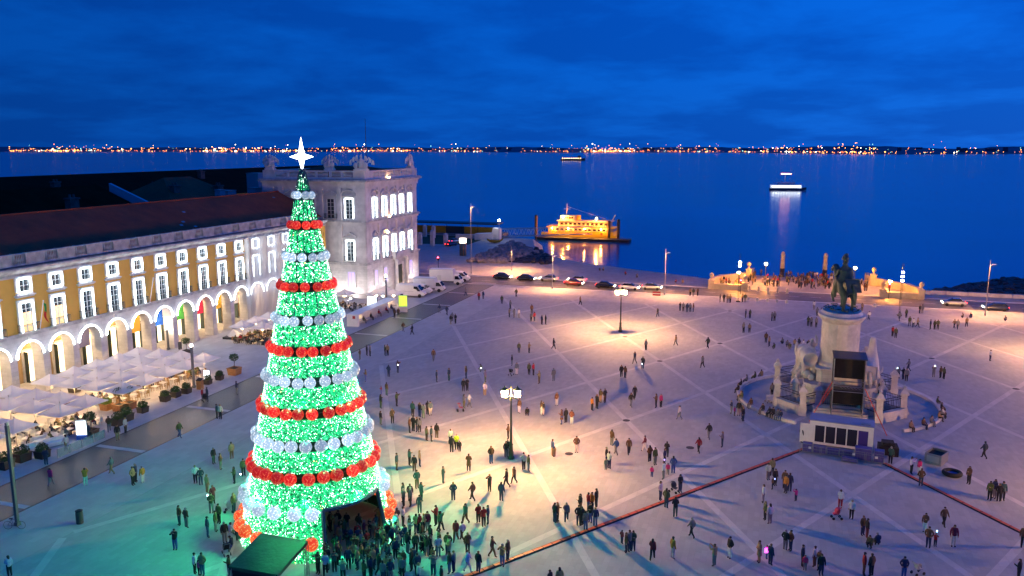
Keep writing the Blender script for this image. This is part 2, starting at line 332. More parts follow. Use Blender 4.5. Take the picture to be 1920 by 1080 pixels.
def far_shore():
    m = mat('far_hills', (0.05, 0.09, 0.16), 0.9, 0.3, 0.002)
    s = MB(); rnd = random.Random(3); n = 240; A = []; B = []; Cc = []
    def shore_at(a):
        "distance to the far bank along bearing a (degrees left of the axis)"
        return 5200 + 3200 * max(0, min(1, (a + 8) / 45)) + 500 * math.sin(a * 0.3)
    pts = []
    for i in range(n + 1):
        a = -32 + 92 * i / n; d = shore_at(a); t = R(a); h = 12 + 16 * abs(math.sin(i * 0.11)) + 12 * abs(math.sin(i * 0.047 + 1)) + rnd.random() * 4
        if a < -12: h += 8
        A.append((-d * math.sin(t), d * math.cos(t), WZ - 1)); e = d + 350; B.append((-e * math.sin(t), e * math.cos(t), h * 0.4)); e = d + 1900; Cc.append((-e * math.sin(t), e * math.cos(t), h * 1.15)); 
    s.quad_strip(A, B); s.quad_strip(B, Cc); struct(s.build('hills', m))
    # the town's lamps: a mass of far points
    ms = [mat('far_lamp_%s' % k, c, 0.5, emit=c, estr=e, sample=False) for k, c, e in (('amber', (1, 0.33, 0.05), 9), ('orange', (1, 0.20, 0.02), 5), ('white', (1, 0.85, 0.6), 11), ('teal', (0.3, 0.9, 0.75), 4), ('pink', (1, 0.3, 0.25), 3))]
    s = MB()
    def lamp(a, dd, z, r, k):
        d = shore_at(a) + dd; t = R(a); s.ball((-d * math.sin(t), d * math.cos(t), z), r, 5, k)
    def bearing(xp): return math.degrees(YAW) - math.degrees(math.atan((xp - 960) / math.hypot(F, 540 - YH)))
    spans = [(10, 90, 40, .5), (90, 150, 55, .9), (150, 420, 110, .45), (380, 560, 120, .9), (560, 640, 22, .4), (620, 770, 110, .8), (770, 830, 18, .4), (830, 910, 40, .6), (910, 1010, 14, .2), (1010, 1100, 30, .4), (1095, 1190, 120, 1.0), (1190, 1330, 70, .5), (1320, 1440, 60, .6), (1430, 1640, 150, .8), (1640, 1720, 20, .3), (1720, 1920, 44, .35)]
    for x0, x1, nn, br in spans:
        for i in range(int(nn * 1.15)):
            xp = rnd.uniform(x0, x1); a = bearing(xp); row = rnd.random(); ds = shore_at(a)
            u = rnd.random(); k = 0 if u < .42 else 1 if u < .78 else 2 if u < .78 + .14 * br else 3 if u < .95 else 4
            r = ds / 1535 * rnd.uniform(0.25, 0.62) * (0.8 + 0.5 * br) * (1.5 if rnd.random() < .06 * br else 1)
            z = rnd.uniform(2, 12) if row < .55 else rnd.uniform(10, 34) if row < .92 else rnd.uniform(34, 70)
            lamp(a, rnd.uniform(0, 60) if row < .55 else rnd.uniform(100, 900), z, r, k)
    tag(s.build('far_city_lights', ms), 'amber and white lamps of the far town along the opposite river bank', 'city lights', kind='stuff')
    # blocks of flats on the far bank
    s = MB(); mb = mat('far_blocks', (0.07, 0.11, 0.18), 0.9)
    for i in range(90):
        xp = rnd.uniform(20, 1900); a = bearing(xp); d = shore_at(a) + rnd.uniform(200, 1300); t = R(a); w = rnd.uniform(18, 60); h = rnd.uniform(6, 22)
        s.cbox((-d * math.sin(t), d * math.cos(t), 8 + h / 2), (w, 30, h + 16), t)
    tag(s.build('far_city_blocks', mb), 'dark blocks of the far town on the opposite river bank', 'city blocks', kind='stuff')
far_shore()

# ------------------------------------------------------------------ the yellow arcaded wing
XF, BAY, Y0B, K0, K1 = -86.0, 4.63, 74.6, -2, 14
YA, YB = Y0B + (K0 - .5) * BAY, 144.6
def arc(r, n, a0=0, a1=PI): return [(r * math.cos(a0 + (a1 - a0) * i / n), r * math.sin(a0 + (a1 - a0) * i / n)) for i in range(n + 1)]
def window_unit(parent, name, w, z0, z1, lit, led=True, tall=False, proud=0.22, seed=0, mats=None):
    "stone surround on a wall facing +X at the local origin; sub-parts: sash, panes, light strip"
    st = mats or M_stone_plain; e = 0.45 if led else 0.35
    b = MB()
    b.box(0, proud, -w - e, -w, z0 - 0.02, z1 + e); b.box(0, proud, w, w + e, z0 - 0.02, z1 + e); b.box(0, proud, -w, w, z1, z1 + e); b.box(0.0, 0.05, -w, w, z0, z1)
    o = b.build(name, st, parent, world=False)
    g = MB(); g.box(0.05, 0.07, -w + .04, w - .04, z0 + .04, z1 - .04)
    pn = g.build('pane', lit, o, world=False)
    s = MB(); t = 0.05
    s.box(0.07, 0.12, -t, t, z0, z1); s.box(0.07, 0.12, -w, -w + t, z0, z1); s.box(0.07, 0.12, w - t, w, z0, z1); s.box(0.07, 0.12, -w, w, z1 - t, z1)
    nb = 4 if tall else 1
    for i in range(1, nb + 1):
        z = z0 + (z1 - z0) * i / (nb + 1); s.box(0.071, 0.11, -w, w, z - .03, z + .03)
    s.build('sash', M_sash, o, world=False)
    if led:
        l = MB(); a = w + 0.07; c = 0.08; x0, x1 = proud - .02, proud + 0.16
        l.box(x0, x1, -a - c, -a, z0 + .05, z1 + c + .04); l.box(x0, x1, a, a + c, z0 + .05, z1 + c + .04); l.box(x0, x1, -a, a, z1 + .04, z1 + c + .04)
        if not tall: l.box(x0, x1, -a - c, a + c, z0 - c, z0)
        l.build('light_strip', M_ledw, o, world=False)
    return o
def railing(name, parent, w, depth, z, h=0.95, nbar=14):
    b = MB(); b.box(0, depth, -w, w, z - .12, z)
    b.build('balcony_slab', M_stone_plain, parent, world=False)
    r = MB()
    for y in (-w, w):
        r.box(0, depth, y - .025, y + .025, z + h - .05, z + h); r.box(0, depth, y - .02, y + .02, z + .1, z + .14)
        for i in range(4): r.box(depth * i / 3 - .015, depth * i / 3 + .015, y - .015, y + .015, z, z + h)
    r.box(depth - .03, depth + .03, -w, w, z + h - .05, z + h); r.box(depth - .02, depth + .02, -w, w, z + .1, z + .14)
    for i in range(nbar): 
        y = -w + 2 * w * i / (nbar - 1); r.box(depth - .016, depth + .016, y - .016, y + .016, z, z + h)
    return r.build(name, M_iron, parent, world=False)

def cornice_prof(parent, name, x, y0, y1, z0, prof, m):
    "moulding along Y: prof is a list of (out, up)"
    b = MB(); pts = [(x + a, y0, z0 + c) for a, c in prof]; b.prism(pts, (0, y1 - y0, 0)); return fixn(b.build(name, m, parent))

def wing():
    w = thing('arcade_building', 'long yellow building with lit arcade, stone windows and dark tiled roof', 'building', (XF, 104, 0))
    r_in, zs = 1.82, 4.95
    # one arch bay: pier halves, spandrel, depth of 1.7 m
    def bay_mesh():
        b = MB(); hb = BAY / 2; d = 1.7; top = 7.45; n = 16
        for x in (0, -d):
            prof = [(hb, 0), (hb, top), (-hb, top), (-hb, 0), (-r_in, 0)] + [(-p[0], zs + p[1]) for p in arc(r_in, n)] + [(r_in, 0)]
            inner = [(-r_in, 0)] + [(-p[0], zs + p[1]) for p in arc(r_in, n)] + [(r_in, 0)]
            # face as strips between the arch line and the outline
            b.poly([(x, -hb, 0), (x, -r_in, 0), (x, -r_in, zs), (x, -hb, zs)]); b.poly([(x, r_in, 0), (x, hb, 0), (x, hb, zs), (x, r_in, zs)])
            A = [(x, -p[0], zs + p[1]) for p in arc(r_in, n)]; B = []
            for i in range(n + 1):
                t = i / n; y = -hb + 2 * hb * t; B.append((x, y, top))
            B2 = [(x, -hb, zs)] + B[1:-1] + [(x, hb, zs)]
            A[0] = (x, -r_in, zs)
            b.quad_strip([(x, -r_in, zs)] + A[1:-1] + [(x, r_in, zs)], [(x, -hb, zs), *B[1:-1], (x, hb, zs)])
            b.poly([(x, -hb, zs), (x, -hb, top), B[1]]); b.poly([(x, hb, zs), B[-2], (x, hb, top)])
        I = [(-r_in, 0)] + [(-p[0], zs + p[1]) for p in arc(r_in, n)] + [(r_in, 0)]
        b.quad_strip([(0, y, z) for y, z in I], [(-d, y, z) for y, z in I])
        # impost mouldings and pier base
        for sg in (-1, 1):
            y0, y1 = sorted((sg * (r_in - .06), sg * hb)); b.box(-d - .02, 0.07, y0, y1, zs - .22, zs); b.box(-d - .02, 0.06, y0, y1, 0, .45)
        # raised archivolt
        for i in range(n):
            a0, a1 = PI * i / n, PI * (i + 1) / n; q = []
            for a, rr in ((a0, r_in + .0), (a1, r_in), (a1, r_in + .30), (a0, r_in + .30)): q.append((0.06, -rr * math.cos(a), zs + rr * math.sin(a)))
            b.poly(q)
            b.poly([(0, q[2][1], q[2][2]), (0, q[3][1], q[3][2]), q[3], q[2]])
        # keystone
        b.box(0, 0.12, -.18, .18, zs + r_in - .02, zs + r_in + .55)
        return b
    def led_mesh():
        b = MB(); n = 18
        for i in range(n):
            a0, a1 = PI * i / n, PI * (i + 1) / n
            for (ra, rb) in ((r_in - .01, r_in + .11),):
                q = [(0.24, -rr * math.cos(a), zs + rr * math.sin(a)) for a, rr in ((a0, ra), (a1, ra), (a1, rb), (a0, rb))]; b.prism(q, (-.17, 0, 0))
        return b
    arch0 = None
    arcproto = bay_mesh(); ledproto = led_mesh()
    for k in range(K0, K1 + 1):
        y = Y0B + k * BAY
        if arch0 is None:
            arch0 = fixn(arcproto.build('arch', M_stone, w, world=False)); arch0.location = (0, y - 104, 0); l = fixn(ledproto.build('light_strip', M_ledarch, arch0, world=False)); a = arch0; led0 = l
        else:
            a = arch0.copy(); COL.objects.link(a); a.parent = w; a.location = (0, y - 104, 0); l = led0.copy(); COL.objects.link(l); l.parent = a
    # band over the arcade, yellow wall, cornice, gutter
    b = MB(); b.box(XF - 1.7, XF + 0.03, YA, YB, 7.45, 7.95); b.box(XF - .5, XF + .16, YA, YB, 7.72, 7.94); b.build('stone_band', M_stone_weather, w)
    b = MB(); b.box(XF - 1.2, XF - 0.04, YA, YB, 7.95, 14.95); b.build('wall', M_yellow, w)
    cornice_prof(w, 'cornice', XF - .04, YA, YB, 14.95, [(-.5, 0), (.06, 0), (.10, .22), (.30, .42), (.62, .62), (.70, .80), (.70, .98), (-.5, 1.08)], M_stone_weather)
    b = MB(); b.box(XF - .1, XF + .10, YA, YB, 14.72, 14.95); b.build('frieze', M_stone_plain, w)
    b = MB(); b.box(XF - .5, XF + .55, YA, YB, 16.03, 16.07); b.build('gutter', mat('lead_gutter', (0.05, 0.08, 0.12), 0.5, 0.3, 2), w)
    # parapet: solid panels and open baluster runs
    first = {}
    for k in range(K0, K1 + 1):
        y = Y0B + k * BAY
        if not first:
            p = MB(); hb = BAY / 2
            p.box(-.55, -.15, -hb, -.85, 16.07, 17.4); p.box(-.55, -.15, .85, hb, 16.07, 17.4); p.box(-.6, -.08, -hb, hb, 17.4, 17.55); p.box(-.6, -.08, -hb, hb, 16.07, 16.3); p.box(-.62, -.05, -.95, -.8, 16.07, 17.6); p.box(-.62, -.05, .8, .95, 16.07, 17.6)
            o1 = p.build('parapet_panel', M_stone_weather, w, world=False); o1.location = (0, y - 104, 0)
            q = MB()
            for i in range(7): q.lathe(-.35, -.69 + i * .23, [(.07, 16.3), (.05, 16.4), (.09, 16.65), (.05, 17.1), (.08, 17.4)], 6)
            o2 = q.build('balusters', M_stone_weather, o1, world=False); tag(o2, kind='stuff'); first = (o1, o2)
        else:
            o1 = first[0].copy(); COL.objects.link(o1); o1.parent = w; o1.location = (0, y - 104, 0); o2 = first[1].copy(); COL.objects.link(o2); o2.parent = o1
    # roof
    b = MB(); b.poly([(XF - .6, YA, 16.5), (XF - .6, YB, 16.5), (-96.5, YB, 21.35), (-96.5, YA, 21.35)]); b.poly([(-96.5, YA, 21.35), (-96.5, YB, 21.35), (-107, YB, 16.2), (-107, YA, 16.2)]); b.poly([(XF - .6, YB, 16.5), (-96.5, YB, 21.35), (-107, YB, 16.2)]); b.poly([(XF - .6, YA, 16.5), (-107, YA, 16.2), (-96.5, YA, 21.35)])
    rf = b.build('roof', M_tile, w)
    b = MB()
    for i in range(60): b.cyl(-96.5, YA + (YB - YA) * (i + .5) / 60, 21.3, 21.3, .1, .1, 6)
    b = MB(); b.tube((-96.5, YA, 21.36), (-96.5, YB, 21.36), .14, 8); b.build('ridge_tiles', M_tile, rf)
    for (yy, t) in ((112, .36), (108.6, .62), (107.2, .70), (109.5, .78), (140, .2)):
        x = XF - .6 + (-96.5 - XF + .6) * (1 - t); z = 16.5 + (21.35 - 16.5) * (1 - t)
        b = MB(); b.cbox((x, yy, z + .06), (.35, .55, .06), 0, 0, 0, R(25)); b.build('skylight', mat('skylight_glass', (.25, .35, .5), .1), rf)
    # inner gallery: back wall, floor, vault
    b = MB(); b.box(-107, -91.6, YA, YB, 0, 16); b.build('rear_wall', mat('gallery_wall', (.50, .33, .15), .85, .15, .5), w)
    b = MB(); b.box(-91.6, XF - 1.7, YA, YB, 6.9, 7.4); b.build('gallery_ceiling', M_stone_plain, w)
    b = MB(); b.box(-91.6, XF - .05, YA, YB, -.05, .03); b.build('gallery_floor', M_pave, w)
    for k in range(K0, K1 + 1):
        y = Y0B + k * BAY
        d = MB(); d.box(-91.58, -91.35, y - 1.15, y - .85, 0, 4.4); d.box(-91.58, -91.35, y + .85, y + 1.15, 0, 4.4); d.box(-91.58, -91.35, y - .85, y + .85, 4.1, 4.4); dr = d.build('shop_door', M_stone_plain, w)
        s = MB(); s.box(-91.57, -91.5, y - .85, y + .85, 0.05, 4.1); s.build('lit_opening', M_shop, dr)
        s = MB(); s.box(-91.45, -90.75, y + .82, y + .9, 0.05, 4.1); s.box(-91.45, -90.75, y - .9, y - .82, 0.05, 4.1); s.build('shutter', M_green_door, dr)
    # windows
    up, lo = None, None
    rnd = random.Random(5)
    for k in range(K0, K1 + 1):
        y = Y0B + k * BAY - 104
        lit = k in (0, 1)
        if up is None:
            up = window_unit(w, 'window', .74, 12.98, 14.42, M_glass); up.location = (-.04, y, 0)
            s = MB(); s.box(0, .42, -1.38, 1.38, 12.42, 12.58); s.box(0, .30, -1.25, 1.25, 12.28, 12.42); s.box(0, .24, -1.15, 1.15, 12.58, 12.84); s.build('sill', M_stone_plain, up, world=False)
            rr = MB()
            rr.box(.13, .15, -.74, .74, 13.45, 13.49)
            for i in range(9): rr.box(.13, .15, -.7 + i * .175, -.68 + i * .175, 12.98, 13.47)
            rr.build('window_guard', M_iron, up, world=False)
            wu = up
        else:
            wu = up.copy(); COL.objects.link(wu); wu.parent = w; wu.location = (-.04, y, 0)
            for c in up.children: d = c.copy(); COL.objects.link(d); d.parent = wu
        key = 'lit' if lit else 'dark'
        if lo is None: lo = {}
        if key not in lo:
            o = window_unit(w, 'window', .76, 7.98, 11.55, M_warmwin if lit else M_glass, tall=True); o.location = (-.04, y, 0)
            railing('balcony_railing', o, 1.32, .62, 8.02, 1.0, 18)
            if lit:
                s = MB(); s.box(.072, .078, -.7, .7, 10.4, 11.5); s.build('upper_pane', M_glass, o, world=False)
            lo[key] = o
        else:
            o = lo[key].copy(); COL.objects.link(o); o.parent = w; o.location = (-.04, y, 0)
            for c in lo[key].children: d = c.copy(); COL.objects.link(d); d.parent = o
    # long shared balcony rail between the bays 5 and 8
    # hanging banners in the arches
    cols = {2: ('slate violet', (.16, .15, .26)), 4: ('orange yellow', (.75, .42, .06)), 5: ('royal blue', (.02, .12, .60)), 6: ('green', (.10, .50, .10)), 7: ('pink red', (.75, .05, .12)), 8: ('yellow ochre', (.62, .38, .05)), 9: ('white', (.75, .75, .78))}
    for k, (nm, c) in cols.items():
        y = Y0B + k * BAY; b = MB(); A = []; B = []
        for i in range(9):
            t = i / 8; yy = y - 1.45 + 2.9 * t; xx = XF - 1.5 + .04 * math.sin(t * 9 + k); A.append((xx, yy, 6.2)); B.append((xx, yy, 3.75))
        b.quad_strip(A, B); b.tube((XF - 1.5, y - 1.5, 6.2), (XF - 1.5, y + 1.5, 6.2), .03); b.tube((XF - 1.5, y - 1.5, 3.75), (XF - 1.5, y + 1.5, 3.75), .025)
        o = b.build('arch_banner', translucent('banner_' + nm.replace(' ', '_'), c, .35)); tag(o, nm + ' fabric banner hanging in an arch of the arcade', 'banner', 'banners hung in the arches')
    # gallery lamps
    gp = ['the arch at the picture edge', 'the arch before the violet banner', 'the violet banner', 'the arch between violet and yellow banners', 'the orange yellow banner', 'the blue banner', 'the green banner', 'the pink red banner', 'the ochre banner', 'the white banner']
    for k in range(-2, 11):
        y = Y0B + k * BAY; big = (k == 3)
        L = thing('gallery_lamp', ('bright' if big else 'warm') + ' globe lamp hanging in the gallery behind ' + (gp[k] if 0 <= k < 10 else {-2: 'the second arch past the picture edge', -1: 'the first arch past the picture edge', 10: 'the scaffold sheeting'}[k]), 'lamp', (XF - 3.4, y, 0), group='lamps in the arcade')
        s = MB(); s.ball((XF - 3.4, y, 5.2), .24, 12); s.build('globe', M_bulb, L, True); s = MB(); s.tube((XF - 3.4, y, 5.4), (XF - 3.4, y, 6.95), .02); s.lathe(XF - 3.4, y, [(.12, 5.42), (.05, 5.52)], 8); s.build('stem', M_iron, L)
    # flags on poles at the balconies
    for i, (k, dy) in enumerate(((0, 1.25), (4, 1.45))):
        y = Y0B + k * BAY + dy
        f = thing('flag_pole', ['slanting white pole with red and green flag at a lit balcony', 'bare slanting white pole at a balcony further along the wing'][i], 'flag', (XF + .6, y, 8.2))
        s = MB(); s.tube((XF + .55, y, 8.0), (XF + 1.35, y + .15, 11.6), .045, 8); s.ball((XF + 1.36, y + .15, 11.65), .08, 8); s.build('pole', M_white, f)
        if i == 0:
            s = MB(); A = []; B = []
            for j in range(10):
                t = j / 9; A.append((XF + 1.33 - .1 * t, y + .15 + .22 * math.sin(t * 7) * t + .16 * t, 11.4 - 2.3 * t)); B.append((XF + 1.3 - .12 * t, y + .55 + .2 * math.sin(t * 7 + .6) * t + .1 * t, 11.2 - 2.5 * t))
            s.quad_strip(A[:5], B[:5], 0); s.quad_strip(A[4:], B[4:], 1)
            s.build('flag_cloth', [translucent('flag_green', (.02, .2, .05), .3), translucent('flag_red', (.5, .02, .02), .3)], f)
    # scaffold sheeting over the last bays
    b = MB(); n = 40; A = []; B = []
    ya, yb = 117.8, 137.2
    rnd = random.Random(8)
    z_rows = [0.2, 2.5, 5, 7.5, 10, 12.5, 14.9]
    rows = []
    for z in z_rows:
        rows.append([(XF + 1.05 + .10 * math.sin(i * 1.9 + z * 1.7) + .05 * rnd.random(), ya + (yb - ya) * i / n, z) for i in range(n + 1)])
    for r0, r1 in zip(rows[:-1], rows[1:]): b.quad_strip(r0, r1)
    b.quad_strip([(XF + .1, ya, z) for z in z_rows], [r[0] for r in rows]); b.quad_strip([r[-1] for r in rows], [(XF + .1, yb, z) for z in z_rows])
    sc = thing('scaffold_cover', 'white translucent scaffold sheeting wrapping the facade beside the tower', 'scaffolding', (XF + 1, 127, 0))
    m = bpy.data.materials.new('scaffold_sheet'); m.use_nodes = True; N, Lk, bs = nodes_of(m); bs.inputs['Base Color'].default_value = (.72, .72, .76, 1); bs.inputs['Roughness'].default_value = .7
    tl = N.new('ShaderNodeBsdfTranslucent'); tl.inputs[0].default_value = (.8, .8, .85, 1); tr = N.new('ShaderNodeBsdfTransparent'); m1 = N.new('ShaderNodeMixShader'); m1.inputs[0].default_value = .45; m2 = N.new('ShaderNodeMixShader'); m2.inputs[0].default_value = .34
    Lk.new(bs.outputs[0], m1.inputs[1]); Lk.new(tl.outputs[0], m1.inputs[2]); Lk.new(m1.outputs[0], m2.inputs[1]); Lk.new(tr.outputs[0], m2.inputs[2]); Lk.new(m2.outputs[0], N['Material Output'].inputs[0])
    b.build('sheet', m, sc)
    s = MB()
    for i in range(8):
        y = ya + (yb - ya) * i / 7; s.tube((XF + .95, y, 0), (XF + .95, y, 15.2), .05); s.tube((XF + .3, y, 0), (XF + .3, y, 15.2), .04)
    for z in z_rows[1:]: s.tube((XF + .93, ya, z), (XF + .93, yb, z), .04); s.tube((XF + .35, ya, z), (XF + .35, yb, z), .04)
    s.build('scaffold_tubes', M_steel, sc)
wing()

# ------------------------------------------------------------------ corner tower
def tower():
    x0, x1, y0, y1 = -101.0, -77.7, 146.0, 171.0
    t = thing('corner_tower', 'pale stone corner tower with lit windows, pediments and statues on its parapet', 'building', (-89, 158, 0))
    b = MB(); b.box(x0, x1, y0, y1, 0, 7.1); b.build('ground_storey', M_stone, t)
    b = MB(); b.box(x0 + .15, x1 - .15, y0 + .15, y1 - .15, 7.1, 23.2); b.build('wall', M_stone_plain, t)
    def ring(name, z0, z1, out, m): 
        r = MB(); r.box(x0 - out, x1 + out, y0 - out, y1 + out, z0, z1); return r.build(name, m, t)
    ring('plinth', 0, .9, .18, M_stone); ring('string_course', 6.75, 7.1, .22, M_stone_weather); ring('string_ledge', 7.1, 7.3, .38, M_stone_weather)
    ring('mid_entablature', 14.9, 15.4, .12, M_stone_plain); ring('mid_cornice', 15.4, 15.62, .45, M_stone_weather); ring('mid_ledge', 15.62, 15.8, .28, M_stone_weather)
    ring('architrave', 22.2, 23.1, .14, M_stone_plain); ring('cornice_bed', 23.1, 23.4, .35, M_stone_plain); ring('cornice', 23.4, 23.75, .85, M_stone_weather); ring('cornice_top', 23.75, 23.9, .6, M_stone_weather)
    # pilasters on the two upper storeys
    nx = [-78.9, -83.4, -87.6, -92.2, -96.8, -99.8]; wy = [147.2, 151.9, 156.2, 160.3, 164.3, 168.9]
    for zb, zt in ((7.3, 14.9), (15.8, 22.2)):
        for i, X in enumerate(nx):
            hw = 1.15 if i in (0, 5) else .42
            p = MB(); p.box(X - hw, X + hw, y0 - .14, y0 + .2, zb, zt); p.box(X - hw - .1, X + hw + .1, y0 - .22, y0 + .2, zb, zb + .5); p.box(X - hw - .12, X + hw + .12, y0 - .26, y0 + .2, zt - .75, zt - .02); p.build('pilaster', M_stone_plain, t)
        for i, Y in enumerate(wy):
            hw = 1.15 if i in (0, 5) else .42
            p = MB(); p.box(x1 - .2, x1 + .14, Y - hw, Y + hw, zb, zt); p.box(x1 - .2, x1 + .22, Y - hw - .1, Y + hw + .1, zb, zb + .5); p.box(x1 - .2, x1 + .26, Y - hw - .12, Y + hw + .12, zt - .75, zt - .02); p.build('pilaster', M_stone_plain, t)
    # windows; each with pediment
    def win(loc, rz, w, z0, z1, lit, led, ped=None, rail=True, tall=True):
        o = window_unit(t, 'window', w, z0, z1, lit, led, tall, .2); o.location = Vector(loc) - t.location; o.rotation_euler = (0, 0, rz)
        if ped:
            zz = z1 + .75; p = MB()
            p.box(0, .45, -w - .75, w + .75, zz - .12, zz + .05)
            if ped == 'tri':
                for sg in (-1, 1):
                    p.prism([(0, sg * (w + .75), zz + .05), (0, 0, zz + .85), (0, 0, zz + 1.05), (0, sg * (w + .8), zz + .24)], (.45, 0, 0))
                p.prism([(0, -w - .6, zz + .05), (0, w + .6, zz + .05), (0, 0, zz + .85)], (.12, 0, 0))
            else:
                n = 10; rr = w + .72
                for i in range(n):
                    a0, a1 = PI * i / n, PI * (i + 1) / n
                    p.prism([(0, -r * math.cos(a), zz + .05 + r * .62 * math.sin(a)) for r, a in ((rr, a0), (rr, a1), (rr + .22, a1), (rr + .22, a0))], (.45, 0, 0))
            fixn(p.build('pediment', M_stone_plain, o, world=False))
        if rail: railing('balcony_railing', o, w + .55, .55, z0 - .02, .95, 12)
    WY = [149.8, 154.1, 158.3, 162.3, 166.5]
    for i, Y in enumerate(WY):
        win((x1 - .1, Y, 0), 0, .72, 16.1, 20.0, M_glass, True, ('seg', 'tri')[i % 2], False)
        win((x1 - .1, Y, 0), 0, .72, 7.6, 11.7, M_glass, True, ('tri', 'seg')[i % 2] if i != 2 else 'tri', i not in (2,))
        if i not in (2, 3): win((x1, Y, 0), 0, .62, 2.2, 5.3, M_violet, False, None, False, False)
    for i, X in enumerate((-81.2, -85.4, -89.9, -94.5, -98.3)):
        win((X, y0 + .12, 0), -PI / 2, .78, 16.1, 20.0, M_glass, i == 0, ('seg', 'tri')[i % 2], i > 0)
        if i == 0:
            win((X, y0 + .12, 0), -PI / 2, .78, 7.6, 11.6, M_glass, True, 'tri', True); win((X, y0, 0), -PI / 2, .75, 2.2, 5.3, M_violet, False, None, False, False)
    # stone balcony and portal of the west door, lit from below
    p = MB(); p.box(x1, x1 + 1.1, 157.2, 164.4, 7.0, 7.35); p.box(x1 + .95, x1 + 1.1, 157.2, 164.4, 7.35, 8.3); p.box(x1, x1 + 1.1, 157.2, 157.4, 7.35, 8.3); p.box(x1, x1 + 1.1, 164.2, 164.4, 7.35, 8.3); p.box(x1, x1 + .7, 157.6, 164.0, 6.55, 7.0); p.build('stone_balcony', M_stone_plain, t)
    d = MB(); d.box(x1, x1 + .25, 159.0, 159.5, 0, 5.6); d.box(x1, x1 + .25, 162.1, 162.6, 0, 5.6); d.box(x1, x1 + .25, 159.5, 162.1, 5.1, 5.6); dr = d.build('portal', M_stone_plain, t)
    s = MB(); s.box(x1 + .01, x1 + .06, 159.5, 162.1, 0, 5.1); s.build('door_leaf', M_green_door, dr)
    for Y in (158.3, 163.3):
        c = MB(); c.lathe(x1 + .65, Y, [(.5, 0), (.5, .35), (.38, .4), (.38, .9), (.33, 3.5), (.30, 5.9), (.42, 6.0), (.46, 6.55)], 16); c.build('portal_column', M_stone_plain, t, True)
        u = MB(); u.cyl(x1 + 1.35, Y, .05, .28, .16, .2, 10); u.build('uplight', mat('uplight_glow', (1, .8, .5), .4, emit=(1, .62, .28), estr=180), t)
    for i, (X, Y) in enumerate(((-80.5, 143.9), (-84.5, 143.6), (-75.6, 148.5), (-75.6, 153.6), (-75.6, 167.5))):
        u = MB(); u.lathe(X, Y, [(.22, .02), (.22, .2), (.17, .22)], 10); u.build('ground_uplight', M_iron, t); u = MB(); u.cyl(X, Y, .221, .24, .15, .15, 10); u.build('uplight_glass', mat('uplight_cool', (.9, .9, 1), .4, emit=(1.0, .92, .90), estr=1000), t)
    for (Y, z) in ((156.0, 15.95), (156.2, 24.0), (155.2, 12.6)):
        u = MB(); u.cbox((x1 + .35, Y, z), (.3, .5, .12)); u.build('facade_floodlight', mat('flood_glow', (1, .7, .4), .4, emit=(1, .55, .22), estr=45), t)
    # parapet with balustrade runs
    for side in range(2):
        if side == 0: segs = [(x0, -98.6), (-98.6, -95.4), (-95.4, -92.4), (-92.4, -88.8), (-88.8, -85.6), (-85.6, -83.0), (-83.0, -80.2), (-80.2, x1)]
        else: segs = [(y0, 149.6), (149.6, 152.6), (152.6, 155.9), (155.9, 159.2), (159.2, 162.5), (162.5, 166), (166, 168.4), (168.4, y1)]
        for i, (a, c) in enumerate(segs):
            p = MB(); q = MB(); solid = i in (0, 7)
            def bx(m, u0, u1, o0, o1, z0, z1):
                if side == 0: m.box(u0, u1, y0 + o0, y0 + o1, z0, z1)
                else: m.box(x1 - o1, x1 - o0, u0, u1, z0, z1)
            s0 = a + (.45 if side == 1 and i == 0 else 0)
            bx(p, s0, c, .1, .42, 25.38, 25.6); bx(p, s0, c, .1, .42, 23.9, 24.3); bx(p, s0, s0 + .45, .08, .44, 24.3, 25.38)
            if solid: bx(p, s0 + .45, c, .16, .40, 24.3, 25.38)
            pp = p.build('parapet', M_stone_plain, t)
            if not solid:
                n = int((c - a - .5) / .25)
                for j in range(n):
                    u = a + .6 + j * .25
                    X, Y = (u, y0 + .26) if side == 0 else (x1 - .26, u)
                    q.lathe(X, Y, [(.07, 24.3), (.05, 24.4), (.09, 24.65), (.05, 25.15), (.08, 25.38)], 5)
                tag(q.build('balusters', M_stone_plain, pp), kind='stuff')
    p = MB(); p.box(x0, x1, y1 - .42, y1 - .1, 23.9, 25.6); p.box(x0 + .1, x0 + .42, y0 + .5, y1 - .5, 23.9, 25.6); p.build('rear_parapet', M_stone_plain, t)
    b = MB(); zc = 24.2; b.poly([(x0 + .4, y0 + .4, zc), (x1 - .4, y0 + .4, zc), (x1 - 8, y0 + 9, 26.2), (x0 + 8, y0 + 9, 26.2)]); b.poly([(x1 - .4, y0 + .4, zc), (x1 - .4, y1 - .4, zc), (x1 - 8, y1 - 9, 26.2), (x1 - 8, y0 + 9, 26.2)]); b.poly([(x1 - .4, y1 - .4, zc), (x0 + .4, y1 - .4, zc), (x0 + 8, y1 - 9, 26.2), (x1 - 8, y1 - 9, 26.2)]); b.poly([(x0 + .4, y1 - .4, zc), (x0 + .4, y0 + .4, zc), (x0 + 8, y0 + 9, 26.2), (x0 + 8, y1 - 9, 26.2)]); b.poly([(x0 + 8, y0 + 9, 26.2), (x1 - 8, y0 + 9, 26.2), (x1 - 8, y1 - 9, 26.2), (x0 + 8, y1 - 9, 26.2)])
    b.build('roof', M_tile, t)
    m = MB(); m.tube((-84.5, 160, 26), (-84.5, 160, 36.2), .09, 6, r1=.04); m.build('mast', M_iron, t)
